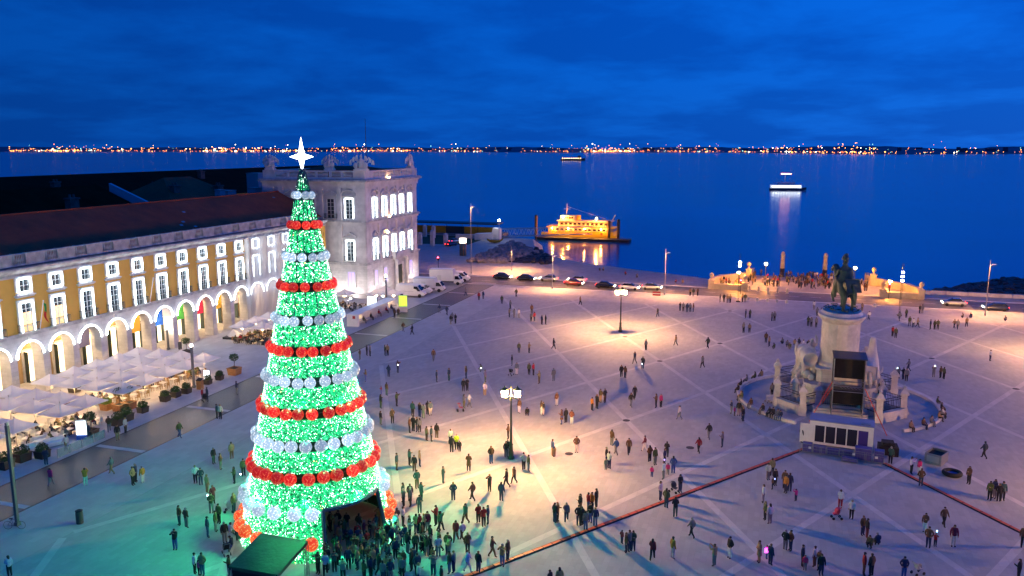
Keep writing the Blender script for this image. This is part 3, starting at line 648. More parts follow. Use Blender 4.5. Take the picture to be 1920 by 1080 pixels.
    # trophies of arms on the parapet
    def trophy(x, y, label, wide=1.0, rz=0):
        o = thing('trophy_statue', label, 'statue', (x, y, 25.6), rz, 'stone trophies on the tower parapet'); rnd = random.Random(int(abs(x * 7 + y)))
        b = MB(); b.box(-1.25 * wide, 1.25 * wide, -.6, .6, 0, .35); b.box(-1.05 * wide, 1.05 * wide, -.5, .5, .35, .6); b.build('base', M_stone_plain, o, world=False)
        b = MB(); b.lathe(0, 0, [(.45, .6), (.62, 1.0), (.50, 1.5), (.58, 2.0), (.30, 2.35), (.14, 2.45)], 10); b.ball((0, 0, 2.72), .27, 10); b.ball((0, -.02, 2.98), .16, 8, sy=1.6); b.prism([(-.05, -.35, 2.95), (-.05, .3, 3.3), (-.05, .35, 2.9)], (.1, 0, 0))
        for sg in (-1, 1): b.ball((sg * .6, 0, 1.95), .24, 8); b.tube((sg * .6, 0, 1.95), (sg * .85, -.15, 1.2), .14, 7)
        b.build('armoured_figure', M_stone_plain, o, True, world=False)
        for sg in (-1, 1):
            for j in range(3):
                a = sg * (.25 + .28 * j + rnd.random() * .08); top = Vector((math.sin(a) * 2.6 * wide, -.1 + .15 * j, .6 + math.cos(a) * 2.5))
                s = MB(); s.tube((sg * .35, .1, .7), top, .055, 6); d = Vector((sg * .5, 0, -.9)); s.prism([top, top + Vector((sg * .34, 0, -.25)), top + Vector((sg * .42, .02, -1.1)), top + Vector((sg * .05, 0, -1.0)) - Vector((top.x, 0, 0)) * .08], (0, .09, 0)); s.build('standard', M_stone_plain, o, world=False)
            s = MB(); s.ball((sg * .95 * wide, -.28, 1.05), .52, 12, sy=.28, sz=1.25); s.build('shield', M_stone_plain, o, True, world=False)
        return o
    trophy(-99.4, 146.5, 'stone trophy of arms at the far end of the tower parapet, left of the star', .8)
    trophy(-86.0, 147.2, 'stone trophy of arms in the middle of the parapet, beside the star', .8)
    trophy(-78.6, 146.6, 'large stone trophy of arms on the near corner of the tower', 1.15)
    trophy(-78.2, 168.6, 'stone trophy of arms on the river corner of the tower', .8, PI / 2)
tower()

def back_roofs():
    dark = mat('old_dark_roof', (.040, .012, .005), 1.0, .4, .3, .3, spec=0.05)
    def roof_house(label, x0, x1, y0, y1, ze, zr, m, hip=0):
        h = thing('rear_building', label, 'building', ((x0 + x1) / 2, (y0 + y1) / 2, 0), group='buildings behind the arcaded wing')
        b = MB(); b.box(x0 + .4, x1 - .4, y0 + .4, y1 - .4, 0, ze); b.build('wall', M_yellow, h)
        b = MB(); xm = (x0 + x1) / 2; ym = (y0 + y1) / 2
        if x1 - x0 < y1 - y0:
            a, c = (xm, y0 + hip, zr), (xm, y1 - hip, zr); b.poly([(x0, y0, ze), (x0, y1, ze), c, a]); b.poly([(x1, y1, ze), (x1, y0, ze), a, c]); b.poly([(x0, y1, ze), (x1, y1, ze), c]); b.poly([(x1, y0, ze), (x0, y0, ze), a])
        else:
            a, c = (x0 + hip, ym, zr), (x1 - hip, ym, zr); b.poly([(x1, y0, ze), (x0, y0, ze), a, c]); b.poly([(x0, y1, ze), (x1, y1, ze), c, a]); b.poly([(x0, y0, ze), (x0, y1, ze), a]); b.poly([(x1, y1, ze), (x1, y0, ze), c])
        r = fixn(b.build('roof', m, h)); return h, r
    h1, r1 = roof_house('dark roofed range running parallel behind the yellow wing', -128, -108.5, 66, 124, 17.5, 23.4, dark, 4)
    h2, r2 = roof_house('red hipped roof showing behind the ridge of the yellow wing', -126, -108.5, 128, 152, 19.0, 24.2, M_tile, 8)
    h3, r3 = roof_house('long dark roof furthest back against the river', -190, -150, 96, 300, 17, 23.5, dark, 6)
    h4, r4 = roof_house('low dark roof beside the river behind the tower', -136, -104, 176, 226, 10, 15.8, dark, 6)
    for hh, rr, pts in ((h1, r1, ((-116, 74, 21), (-113, 88, 20), (-118.5, 97, 22.5), (-112, 108, 19.5))), (h3, r3, ((-156, 120, 19), (-160, 150, 20), (-155, 176, 18.5), (-163, 205, 21), (-156, 232, 19), (-160, 262, 20))), (h2, r2, ((-113, 134, 20.5), (-112, 146, 20)))):
        for i, (x, y, z) in enumerate(pts):
            c = MB(); c.box(x - .6, x + .6, y - .9, y + .9, z - 2, z + 2.1); c.box(x - .75, x + .75, y - 1.05, y + 1.05, z + 2.1, z + 2.35); c.cyl(x, y - .4, z + 2.35, z + 2.9, .22, .18, 8); c.cyl(x, y + .4, z + 2.35, z + 2.9, .22, .18, 8); c.build('chimney', mat('sooty_chimney', (.13, .09, .075), .9, .4, 1), rr)
            d = MB(); d.cbox((x + 3.2, y + 3, z - 1.0), (.9, 1.3, .12), 0, 0, 0, R(28)); d.build('skylight', mat('skylight_glass', (.25, .35, .5), .1), rr)
    # gable parapet, air conditioners
    b = MB(); b.prism([(-118, 122.5, 20), (-107.8, 122.5, 18), (-107.8, 122.5, 19.6), (-118, 122.5, 23.6)], (0, .6, 0)); fixn(b.build('gable_parapet', mat('pale_gable', (.42, .45, .52), .8), h1))
    for i in range(3):
        x, y = -100.5 - .3 * i, 86.2 + 1.5 * i
        o = thing('air_conditioner', ['grey air conditioner, nearest of three on the roof at the picture edge', 'grey air conditioner, middle of three on the roof', 'grey air conditioner, furthest of three on the roof'][i], 'air conditioner', (x, y, 19.2), group='air conditioners on the roof')
        s = MB(); s.box(-.5, .5, -.55, .55, 0, 1.6 - .1 * i); s.build('casing', mat('ac_casing', (.30, .33, .38), .5), o, world=False); s = MB(); s.lathe(0, 0, [(.4, 0), (.4, .05), (.1, .06)], 12); s.xf(Matrix.Translation((.51, 0, .9)) @ Matrix.Rotation(PI / 2, 4, 'Y')); s.build('fan_grille', M_iron, o, world=False)
    for i, (x, y, z, sx, sy, sz) in enumerate([(-104, 136, 19.5, 1.2, 1.6, 2.4), (-106, 141, 19.5, 2.2, 2.6, 2.0), (-104, 147.5, 20, 1.5, 2.5, 1.8), (-112, 160, 15, 3, 4, 9.4)]):
        o = thing('roof_plant_box', ['pale ventilation box beside the red hipped roof', 'wide grey plant unit on the roof behind the ridge', 'grey rooftop unit just short of the tower', 'tall blue grey lift housing behind the tower'][i], 'roof unit', (x, y, z))
        s = MB(); s.box(-sx / 2, sx / 2, -sy / 2, sy / 2, 0, sz); s.build('casing', mat('ac_casing', (.30, .33, .38), .5), o, world=False); s = MB(); s.box(-sx / 2 - .1, sx / 2 + .1, -sy / 2 - .1, sy / 2 + .1, sz, sz + .12); s.build('cap', M_steel, o, world=False)
back_roofs()

# ------------------------------------------------------------------ the lit Christmas tree
TX, TY = -33.7, 53.7
def TR(z): return 5.85 * (1 - z / 29.0)
def christmas_tree():
    t = thing('christmas_tree', 'giant cone shaped tree of green lights with red and white balls', 'Christmas tree', (TX, TY, 0))
    rows = [26.53, 24.36, 22.03, 19.86, 17.42, 15.19, 12.96, 10.69, 8.35, 6.09, 3.61, 1.51]
    gaps = rows[:10]
    A0, A1, ZD = R(-53), R(6), 3.75                      # the doorway cut into the lowest skirt
    # structure: ribs and rings
    s = MB()
    for i in range(16):
        a = 2 * PI * i / 16 + .1; c, d = math.cos(a), math.sin(a); zb = ZD if A0 < ((a + PI) % (2 * PI)) - PI < A1 else 0
        s.tube((TX + (TR(zb) - .16) * c, TY + (TR(zb) - .16) * d, zb), (TX + .25 * c, TY + .25 * d, 28.2), .05, 5)
    for z in [g + e for g in gaps for e in (-.42, 0, .42)]:
        r = TR(z) - .14; n = 28; s.path([(TX + r * math.cos(2 * PI * i / n), TY + r * math.sin(2 * PI * i / n), z) for i in range(n + 1)], .035, 4)
    s.tube((TX, TY, 4), (TX, TY, 28.5), .25, 8)
    s.build('frame', mat('tree_frame_metal', (.10, .13, .13), .5, metal=.4), t)
    # inner fabric seen through the gaps; lower lining added to block skirt glow indoors
    s = MB(); s.lathe(TX, TY, [(TR(5) - .5, 5), (.2, 28.0)], 24); s.lathe(TX, TY, [(TR(0) - .14, 0.02), (TR(5) - .14, 5)], 40, 0, A1, A0 + 2 * PI); s.lathe(TX, TY, [(TR(ZD) - .14, ZD), (TR(5) - .14, 5)], 12, 0, A0, A1); s.build('inner_lining', mat('tree_lining', (.02, .06, .04), .9, .4, 1.5), t)
    m_band = bpy.data.materials.new('tinsel_green'); m_band.use_nodes = True; N, L, b = nodes_of(m_band); b.inputs['Base Color'].default_value = (.01, .16, .05, 1); b.inputs['Roughness'].default_value = .7
    tc = N.new('ShaderNodeTexCoord'); n = N.new('ShaderNodeTexNoise'); n.inputs['Scale'].default_value = 5.0; n.inputs['Detail'].default_value = 3; L.new(tc.outputs['Object'], n.inputs['Vector'])
    rp = N.new('ShaderNodeValToRGB'); rp.color_ramp.elements[0].position = .38; rp.color_ramp.elements[1].position = .66; rp.color_ramp.elements[0].color = (.0, .05, .012, 1); rp.color_ramp.elements[1].color = (.01, .62, .20, 1); L.new(n.outputs[0], rp.inputs[0]); L.new(rp.outputs[0], b.inputs['Emission Color']); b.inputs['Emission Strength'].default_value = TREE_BAND; m_band.cycles.emission_sampling = 'FRONT'
    m_led = bpy.data.materials.new('tree_led'); m_led.use_nodes = True; N, L, b = nodes_of(m_led); g = N.new('ShaderNodeNewGeometry'); rp = N.new('ShaderNodeValToRGB'); rp.color_ramp.interpolation = 'CONSTANT'
    el = rp.color_ramp.elements; el[0].position = 0; el[0].color = (.004, .12, .03, 1); el[1].position = .42; el[1].color = (.06, .34, .13, 1); e = el.new(.76); e.color = (.75, 1, .88, 1); e = el.new(.992); e.color = (1, .55, .1, 1)
    L.new(g.outputs['Random Per Island'], rp.inputs[0]); L.new(rp.outputs[0], b.inputs['Emission Color']); b.inputs['Emission Strength'].default_value = TREE_LED; m_led.cycles.emission_sampling = 'FRONT'
    rnd = random.Random(11)
    def indoor(a, z): return z < ZD and A0 - .01 < ((a + PI) % (2 * PI)) - PI < A1 + .01
    bands = [(28.4, 26.53 + .40)]
    for g0, g1 in zip(gaps[:-1], gaps[1:]): bands.append((g0 - .36, g1 + .36))
    bands.append((6.09 - .36, 0.05))
    for zt, zb in bands:
        last = zb < 1
        # tinsel skirt with a slightly ragged surface
        s = MB(); n = 56; rowsz = max(3, int((zt - zb) / .35)); P = []
        for j in range(rowsz + 1):
            z = zb + (zt - zb) * j / rowsz
            P.append([(TX + (TR(z) + rnd.uniform(-.04, .04)) * math.cos(2 * PI * i / n), TY + (TR(z) + rnd.uniform(-.04, .04)) * math.sin(2 * PI * i / n), z) for i in range(n)])
        vs = [p for r_ in P for p in r_]; fs = []
        for j in range(rowsz):
            for i in range(n):
                a = 2 * PI * (i + .5) / n; z = (P[j][0][2] + P[j + 1][0][2]) / 2
                if last and indoor(a, z): continue
                fs.append((j * n + i, j * n + (i + 1) % n, (j + 1) * n + (i + 1) % n, (j + 1) * n + i))
        s.add(vs, fs); bo = s.build('tinsel_skirt', m_band, t)
        # the points of light
        vv, ff = [], []; area = PI * (TR(zt) + TR(zb)) * (zt - zb); nn = max(170, int(area * (66 if zt < 20 else 95)))
        for q in range(nn):
            while True:
                z = rnd.uniform(zb, zt)
                if rnd.random() < TR(z) / TR(zb): break
            a = rnd.uniform(0, 2 * PI)
            if last and indoor(a, z): continue
            rr = TR(z) + rnd.uniform(.03, .10); x, y = TX + rr * math.cos(a), TY + rr * math.sin(a); h = rnd.uniform(.022, .037); o = len(vv)
            vv += [(x + h, y, z), (x - h, y, z), (x, y + h, z), (x, y - h, z), (x, y, z + h), (x, y, z - h)]
            ff += [(o, o + 2, o + 4), (o + 2, o + 1, o + 4), (o + 1, o + 3, o + 4), (o + 3, o, o + 4), (o + 2, o, o + 5), (o + 1, o + 2, o + 5), (o + 3, o + 1, o + 5), (o, o + 3, o + 5)]
        k = MB(); k.v = vv; k.f = ff; k.m = [0] * len(ff); tag(k.build('light_points', m_led, bo), kind='stuff')
    # balls
    def ball_mat(name, c1, c2, st, dens):
        m = bpy.data.materials.new(name); m.use_nodes = True; N, L, b = nodes_of(m); b.inputs['Base Color'].default_value = (*[c * .6 for c in c1], 1); b.inputs['Roughness'].default_value = .4
        tc = N.new('ShaderNodeTexCoord'); v = N.new('ShaderNodeTexVoronoi'); v.inputs['Scale'].default_value = dens; L.new(tc.outputs['Object'], v.inputs['Vector']); oi = N.new('ShaderNodeObjectInfo')
        rp = N.new('ShaderNodeValToRGB'); rp.color_ramp.elements[0].position = .18; rp.color_ramp.elements[1].position = .42; rp.color_ramp.elements[0].color = (*c2, 1); rp.color_ramp.elements[1].color = (*c1, 1); L.new(v.outputs[0], rp.inputs[0]); L.new(rp.outputs[0], b.inputs['Emission Color'])
        mr = N.new('ShaderNodeMapRange'); mr.inputs['To Min'].default_value = st * .45; mr.inputs['To Max'].default_value = st * 1.25; L.new(oi.outputs['Random'], mr.inputs[0]); L.new(mr.outputs[0], b.inputs['Emission Strength']); return m
    mw = ball_mat('white_ball_light', (.26, .36, .46), (1, 1, 1), 1.15, 7); mr_ = ball_mat('red_ball_light', (.60, .006, .008), (1, .22, .10), 1.05, 8); mo = ball_mat('orange_ball_light', (.75, .045, .008), (1, .60, .22), 1.1, 8)
    wire = mat('ball_wire', (.5, .55, .55), .4, metal=.5)
    for ri, z in enumerate(rows):
        r = TR(z); br = .29 + .24 * r / 5.6; low = ri >= 10; n = max(6, int(2 * PI * (r + .2) / (2.2 * br + (.06 if not low else .30)))); white = ri % 2 == 0; off = rnd.random()
        mesh = None
        for i in range(n):
            a = 2 * PI * (i + off) / n + rnd.uniform(-.03, .03)
            if low and R(-60) < ((a + PI) % (2 * PI)) - PI < R(12): continue
            rr = r + (.10 if not low else br * .55); p = (TX + rr * math.cos(a), TY + rr * math.sin(a), z + rnd.uniform(-.05, .05))
            if mesh is None:
                s = MB(); s.ball((0, 0, 0), br, 16); o = s.build('ball', mw if white else (mo if ri == 11 else mr_), t, True, world=False); mesh = o
                w = MB(); w.tube((0, 0, br * .9), (0, 0, br + .25), .015, 4); w.lathe(0, 0, [(.09, br * .93), (.09, br * 1.12)], 6); wo = w.build('cap', wire, o, world=False)
            else:
                o = mesh.copy(); COL.objects.link(o); o.parent = t; wo2 = wo.copy(); COL.objects.link(wo2); wo2.parent = o
            o.location = Vector(p) - Vector((TX, TY, 0))
    # star
    ms = mat('star_light', (1, 1, 1), .4, emit=(.92, .96, 1), estr=7)
    s = MB(); zc = 29.38
    for rz in (0, PI / 2):
        M = Matrix.Translation((TX, TY, zc)) @ Matrix.Rotation(math.atan2(TX, TY) * -1 + rz, 4, 'Z'); st = len(s.v)
        pts = [(0, 0, 1.45), (.22, 0, .22), (.86, 0, 0), (.22, 0, -.22), (0, 0, -1.1), (-.22, 0, -.22), (-.86, 0, 0), (-.22, 0, .22)]
        vs = [(p[0], 0, p[2]) for p in pts] + [(0, -.16, 0), (0, .16, 0)]
        s.add(vs, [(i, (i + 1) % 8, 8) for i in range(8)] + [((i + 1) % 8, i, 9) for i in range(8)]); s.xf(M, st)
    s.build('star', ms, t)
    # unseen spots added to stand in for light the strings throw on the square
    for j, z in enumerate((1.2, 4.8, 8.2, 12.0)):
        for i in range(8):
            a = 2 * PI * (i + .5 * (j % 2)) / 8; rr = TR(z) + .18
            ld = bpy.data.lights.new('added_throw_spot', 'SPOT'); ld.color = (.02, 1.0, .33); ld.energy = TREE_THROW; ld.shadow_soft_size = .08; ld.spot_size = R(165); ld.spot_blend = .6; lo = bpy.data.objects.new('added_throw_spot', ld); COL.objects.link(lo); lo.parent = t; lo.location = (rr * math.cos(a), rr * math.sin(a), z); lo.rotation_euler = (R(62), 0, a - PI / 2)
    # doorway frame
    d = MB(); rz = TR(ZD); 
    def pt(a, z, o=0.05): return (TX + (TR(z) + o) * math.cos(a), TY + (TR(z) + o) * math.sin(a), z)
    for a in (A0, A1): d.tube(pt(a, 0), pt(a, ZD), .16, 6)
    n = 8; d.path([pt(A0 + (A1 - A0) * i / n, ZD) for i in range(n + 1)], .17, 6); d.build('doorway_frame', mat('doorway_dark_trim', (.05, .13, .14), .5), t)
    return t
TREE_BAND, TREE_LED, TREE_THROW = 1.5, 8.0, 900.0
christmas_tree()

# ------------------------------------------------------------------ lamps
M_lant = mat('lantern_glass', (1, .85, .6), .3, emit=(1.0, .49, .175), estr=2900)
M_post = mat('lamp_post_green', (.045, .06, .035), .45, .2, 5, metal=.3)
def lantern_post(x, y, label, zt=7.5):
    o = thing('lantern_post', label, 'street lamp', (x, y, 0), YAW, 'twin lantern posts of the square')
    b = MB(); b.lathe(0, 0, [(.34, 0), (.34, .2), (.24, .3), (.26, .7), (.20, .8), (.17, 1.4), (.22, 1.45), (.13, 1.6), (.10, 4), (.075, 6.3), (.12, 6.35), (.07, 6.5)], 12); b.build('post', M_post, o, True, world=False)
    b = MB()
    for sg in (-1, 1): b.path([(0, 0, 6.0), (sg * .3, 0, 6.15), (sg * .55, 0, 6.1), (sg * .62, 0, 6.22)], .035, 6)
    b.lathe(0, 0, [(.06, 6.4), (.04, 7.0), (.09, 7.1), (.02, 7.5)], 8); b.build('arm', M_post, o, world=False)
    for sg in (-1, 1):
        l = MB(); l.lathe(sg * .62, 0, [(.12, 6.22), (.33, 6.30), (.33, 6.36)], 8); l.lathe(sg * .62, 0, [(.38, 6.95), (.40, 7.0), (.20, 7.18), (.06, 7.25), (.04, 7.42)], 8)
        for i in range(4):
            a = PI / 4 + PI / 2 * i; l.tube((sg * .62 + .31 * math.cos(a), .31 * math.sin(a), 6.34), (sg * .62 + .34 * math.cos(a), .34 * math.sin(a), 6.97), .018, 4)
        lo = l.build('lantern', M_post, o, world=False)
        g = MB(); g.lathe(sg * .62, 0, [(.26, 6.36), (.29, 6.94)], 8); g.build('lantern_glass', M_lant, lo, world=False)
    return o
lantern_post(-23.5, 72.6, 'dark green twin lantern post lit in the middle of the square, nearer one')
lantern_post(-23.6, 131.8, 'twin lantern post lit further off, standing beyond the nearer lantern post')
lantern_post(38.7, 72.6, 'twin lantern post past the picture edge in front of the monument')
lantern_post(42.5, 133.0, 'twin lantern post past the picture edge behind the monument')

M_sodium = mat('sodium_lamp', (1, .6, .2), .3, emit=(1.0, .36, .05), estr=1300)
M_sodium_head = mat('sodium_head', (1, .6, .3), .3, emit=(1.0, .42, .14), estr=13000)
M_head = mat('cold_lamp_head', (.9, .95, 1), .3, emit=(.8, .9, 1), estr=40)
def street_pole(x, y, h, label, head=True, lit=None, arm=.5, group='slim poles along the road'):
    o = thing('street_pole', label, 'lamp post', (x, y, 0), 0, group)
    b = MB(); b.lathe(0, 0, [(.16, 0), (.16, .5), (.11, .55), (.06, h)], 8); b.build('pole', M_steel, o, world=False)
    if head:
        b = MB(); b.tube((0, 0, h - 1.0), (arm, 0, h - .8), .04, 6); b.cbox((arm + .15, 0, h - .72), (.55, .26, .05)); b.cbox((arm + .15, -.12, h - .76), (.55, .02, .12)); b.cbox((arm + .15, .12, h - .76), (.55, .02, .12)); b.cbox((arm - .12, 0, h - .76), (.02, .24, .12)); b.cbox((arm + .42, 0, h - .76), (.02, .24, .12)); a = b.build('lamp_head', M_steel, o, world=False)
        if lit: b = MB(); b.cbox((arm + .15, 0, h - .78), (.42, .16, .03)); b.build('lamp_glass', lit, a, world=False)
    return o
street_pole(-21.2, 169.0, 9.6, 'tall slim grey pole by the road behind the far lantern post', True, M_sodium_head)
street_pole(-45.3, 169.0, 8.0, 'slim grey pole by the road beside the parked dark cars', True, M_sodium_head)
street_pole(-69.7, 184.0, 17.0, 'tallest slim pole, between the tower and the pier', True, M_sodium_head)
street_pole(37.1, 165.2, 10.2, 'slim grey pole by the road at the far right of the square', True, M_sodium_head)
street_pole(-62, 192, 6, 'short slim pole on the promenade by the rocks', True, M_sodium_head)
def sidewalk_mast(xp, yp, h, label, glow=True):
    p = at(xp, yp); o = thing('pavement_lamp', label, 'lamp post', (p.x, p.y, 0), 0, 'square lamp columns along the pavement')
    b = MB(); b.box(-.12, .12, -.12, .12, 0, h); b.box(-.18, .18, -.18, .18, 0, .3); b.build('column', mat('lamp_column', (.13, .15, .17), .4, metal=.4), o, world=False)
    g = MB(); g.box(-.1, .1, -.1, .1, h, h + .25); g.build('lamp_top', mat('lamp_column_glow', (1, .9, .8), .3, emit=(1, .76, .58), estr=420) if glow else M_steel, o, world=False); return o
sidewalk_mast(364, 727, 5.4, 'dark square lamp column at the edge of the large umbrella terrace')
sidewalk_mast(316, 656, 3.2, 'short lamp column glowing beside an arcade pier')
sidewalk_mast(725, 577, 6.0, 'dark lamp column behind the bench shelter in front of the tower')
sidewalk_mast(33, 985, 8.4, 'tall pale lamp column with a bicycle leaning on it', False)

# ------------------------------------------------------------------ monument
MX, MY = 8.0, 102.3
M_bronze = mat('green_bronze', (.030, .062, .055), .5, .35, 1.5, .2, metal=.5, col2=(.075, .13, .11))
M_marble = mat('statue_marble', (.62, .60, .56), .75, .25, .9, .3, detail=9)
def skin_obj(name, chains, radii, m, parent, sub=1, loc=(0, 0, 0), rz=0, root=0, scale=1):
    "one continuous body grown round a skeleton; chains: lists of points, joined where points coincide"
    bm = bmesh.new(); lay = bm.verts.layers.skin.verify(); key = {}
    def V(p, r):
        k = tuple(round(c, 4) for c in p)
        if k not in key:
            v = bm.verts.new(p); v[lay].radius = (r, r) if not isinstance(r, tuple) else r; key[k] = v
        return key[k]
    for ch, ra in zip(chains, radii):
        pv = None
        for p, r in zip(ch, ra):
            v = V(p, r)
            if pv is not None and bm.edges.get((pv, v)) is None: bm.edges.new((pv, v))
            pv = v
    bm.verts.ensure_lookup_table(); bm.verts[root][lay].use_root = True
    me = bpy.data.meshes.new(name + '_skeleton'); bm.to_mesh(me); bm.free()
    o = bpy.data.objects.new(name + '_skeleton', me); COL.objects.link(o); o.modifiers.new('s', 'SKIN').use_smooth_shade = True
    if sub: sm = o.modifiers.new('d', 'SUBSURF'); sm.levels = sub; sm.render_levels = sub
    dg = bpy.context.evaluated_depsgraph_get(); me2 = bpy.data.meshes.new_from_object(o.evaluated_get(dg)); bpy.data.objects.remove(o)
    me2.materials.clear(); me2.name = name
    if m is not None: me2.materials.append(m)
    for p in me2.polygons: p.use_smooth = True
    r = bpy.data.objects.new(name, me2); COL.objects.link(r); r.location = loc; r.rotation_euler = (0, 0, rz); r.scale = (scale,) * 3
    if parent: r.parent = parent
    return r
def horse_chains():
    # facing +Y, standing, 2.6 long
    body = [(0, -1.05, 1.75), (0, -.6, 1.85), (0, 0, 1.75), (0, .6, 1.85), (0, 1.0, 2.2), (0, 1.25, 2.75), (0, 1.5, 3.05), (0, 1.95, 2.75), (0, 2.15, 2.55)]
    br = [.52, .62, .56, .52, .36, .27, .23, .17, .13]
    ch, ra = [body], [br]
    for sx, yk, lift in ((-.28, .7, .5), (.28, .7, 0)):
        if lift: ch.append([(0, .6, 1.85), (sx, .75, 1.35), (sx, 1.2, 1.0), (sx, 1.0, .55), (sx, .85, .45)])
        else: ch.append([(0, .6, 1.85), (sx, .72, 1.3), (sx, .75, .75), (sx, .72, .2), (sx, .82, .03)])
        ra.append([.47, .24, .14, .09, .10])
    for sx, dy in ((-.38, -.12), (.38, .18)):
        ch.append([(0, -.6, 1.85), (sx, -.75 + dy, 1.35), (sx * 1.02, -1.0 + dy, .85), (sx, -.86 + dy, .2), (sx, -.74 + dy, .03)]); ra.append([.62, .34, .15, .10, .12])
    ch.append([(0, -1.05, 1.75), (0, -1.5, 2.0), (.06, -1.72, 1.4), (.1, -1.7, .6)]); ra.append([.52, .12, .17, .07])
    return ch, ra
def monument():
    t = thing('equestrian_monument', 'bronze rider on horseback on a tall white stone pedestal', 'monument', (MX, MY, 0))
    b = MB()
    def oblong(z0, z1, w, d, c, b=b):
        "octagonal-cornered slab"
        P = [(-w, -d + c), (-w + c, -d), (w - c, -d), (w, -d + c), (w, d - c), (w - c, d), (-w + c, d), (-w, d - c)]
        b.prism([(MX + x, MY + y, z0) for x, y in P], (0, 0, z1 - z0))
    for z0, z1, w, d, c in ((0, .9, 4.6, 4.9, .8), (.9, 1.3, 4.2, 4.5, .8), (1.3, 2.6, 3.6, 4.0, .8), (2.6, 3.0, 3.9, 4.3, .8), (3.0, 4.4, 2.5, 3.1, .5), (4.4, 4.7, 2.7, 3.3, .5)): oblong(z0, z1, w, d, c)
    fixn(b.build('stepped_base', M_stone, t))
    b = MB(); n = 24; prof = [(2.45, 4.7), (2.45, 5.0), (2.15, 5.25), (2.15, 9.9), (2.22, 10.0), (2.4, 10.15), (2.65, 10.5), (2.65, 10.75), (2.35, 10.85), (2.15, 11.2), (0.02, 11.25)]
    st = len(b.v); b.lathe(0, 0, prof, n); b.xf(Matrix.Translation((MX, MY, 0)) @ Matrix.Diagonal((1, 1.35, 1, 1)), st); b.build('pedestal', M_marble, t)
    b = MB(); b.box(MX - .8, MX + .8, MY - 2.62, MY - 2.5, 6.0, 8.8); b.build('inscription_panel', M_stone_plain, t)
    # bronze horse and rider seen from behind
    ch, ra = horse_chains(); h = skin_obj('horse', ch, ra, M_bronze, t, 2, (0, -.2, 11.25), R(20), 0, 1.62)
    ri = [[(0, -.1, 2.15), (0, -.12, 2.6), (0, -.05, 3.1), (0, 0, 3.35), (0, .05, 3.62), (0, .05, 3.85)]]; rr = [[.34, .30, .36, .16, .19, .15]]
    for s in (-1, 1):
        ri.append([(0, -.1, 2.15), (s * .42, .15, 2.05), (s * .55, .35, 1.45), (s * .52, .25, 1.0), (s * .52, .5, .92)]); rr.append([.34, .24, .17, .11, .09])
        ri.append([(0, -.05, 3.1), (s * .42, -.05, 3.05), (s * .60, .05, 2.6), (s * .45, .5, 2.45)]); rr.append([.36, .17, .13, .09])
    skin_obj('rider', ri, rr, M_bronze, t, 2, (0, -.2, 11.25), R(14), 0, 1.55)
    b = MB(); b.lathe(0, .05, [(.24, 3.80), (.26, 3.88), (.2, 4.1), (.02, 4.2)], 12); 
    for i in range(7): b.ball((.13 * math.cos(i * .9), .0 - .07 * i + .2, 4.16 + .05 * math.sin(i) - .012 * i * i), .13 - .008 * i, 6)
    b.xf(Matrix.Translation((MX, MY - .2, 11.25)) @ Matrix.Rotation(R(14), 4, 'Z') @ Matrix.Scale(1.55, 4)); b.build('plumed_helmet', M_bronze, t, True)
    b = MB(); A = []; B = []
    for i in range(11):
        a = PI * .15 + PI * .7 * i / 10; A.append((.44 * math.cos(a) , -.15 - .35 * math.sin(a), 3.05)); B.append((.70 * math.cos(a), -.1 - .62 * math.sin(a), 2.25 + .10 * math.sin(i * 2.3)))
    b.quad_strip(A, B); b.quad_strip([(x * .96, y + .03, z) for x, y, z in A], [(x * .96, y + .03, z) for x, y, z in B]); b.xf(Matrix.Translation((MX, MY - .2, 11.25)) @ Matrix.Rotation(R(14), 4, 'Z') @ Matrix.Scale(1.55, 4)); b.build('cloak', M_bronze, t, True)
    # serpents and branches at the hooves
    rnd = random.Random(2)
    for i in range(9):
        a = 2 * PI * i / 9; pts = []
        for j in range(6): rr_ = 1.1 + .2 * j; pts.append((MX + rr_ * math.cos(a + .35 * math.sin(j * 1.3)), MY + 1.2 * rr_ * math.sin(a + .35 * math.sin(j * 1.3)), 11.3 + .22 * abs(math.sin(j * 1.1 + i))))
        b = MB(); b.path(pts, .06, 5); b.build('bronze_serpent', M_bronze, t)
    # flanking marble groups: elephant with figure (left), rearing horse with figure (right)
    el = [[(0, -1.1, 1.9), (0, -.4, 2.15), (0, .5, 2.1), (0, 1.2, 2.25), (0, 1.75, 2.2), (0, 2.05, 1.6), (0, 2.1, .9), (0, 2.35, .5)]]; er = [[.75, .95, .92, .70, .55, .28, .18, .12]]
    for sx in (-.45, .45):
        el.append([(0, -.4, 2.15), (sx, -.7, 1.1), (sx, -.7, .35), (sx, -.62, .05)]); er.append([.95, .42, .30, .30]); el.append([(0, .5, 2.1), (sx, .75, 1.1), (sx, .8, .35), (sx, .85, .05)]); er.append([.92, .40, .28, .28])
    e = skin_obj('elephant_group', el, er, M_marble, t, 2, (-3.6, -.4, 3.0), R(15), 0, 1.25)
    b = MB()
    for sx in (-1, 1):
        b.ball((MX - 3.6 + sx * .75 - .45, MY + 1.25, 5.85), .75, 10, sx=.25, sz=1.2); b.tube((MX - 4.0 + sx * .4, MY + 1.9, 5.3), (MX - 4.3 + sx * .5, MY + 2.8, 4.8), .1, 6)
    b.build('elephant_ears_and_tusks', M_marble, t, True)
    fig = [[(0, 0, .95), (0, 0, 1.3), (0, .02, 1.5), (0, .02, 1.75)]]; fr = [[.24, .25, .10, .15]]
    for s in (-1, 1): fig.append([(0, 0, .95), (s * .15, .1, .5), (s * .18, .0, .05)]); fr.append([.24, .17, .12]); fig.append([(0, 0, 1.3), (s * .30, .05, 1.25), (s * .45, .2, 1.5 if s > 0 else .95), (s * .35, .3, 1.95 if s > 0 else .8)]); fr.append([.25, .11, .09, .07])
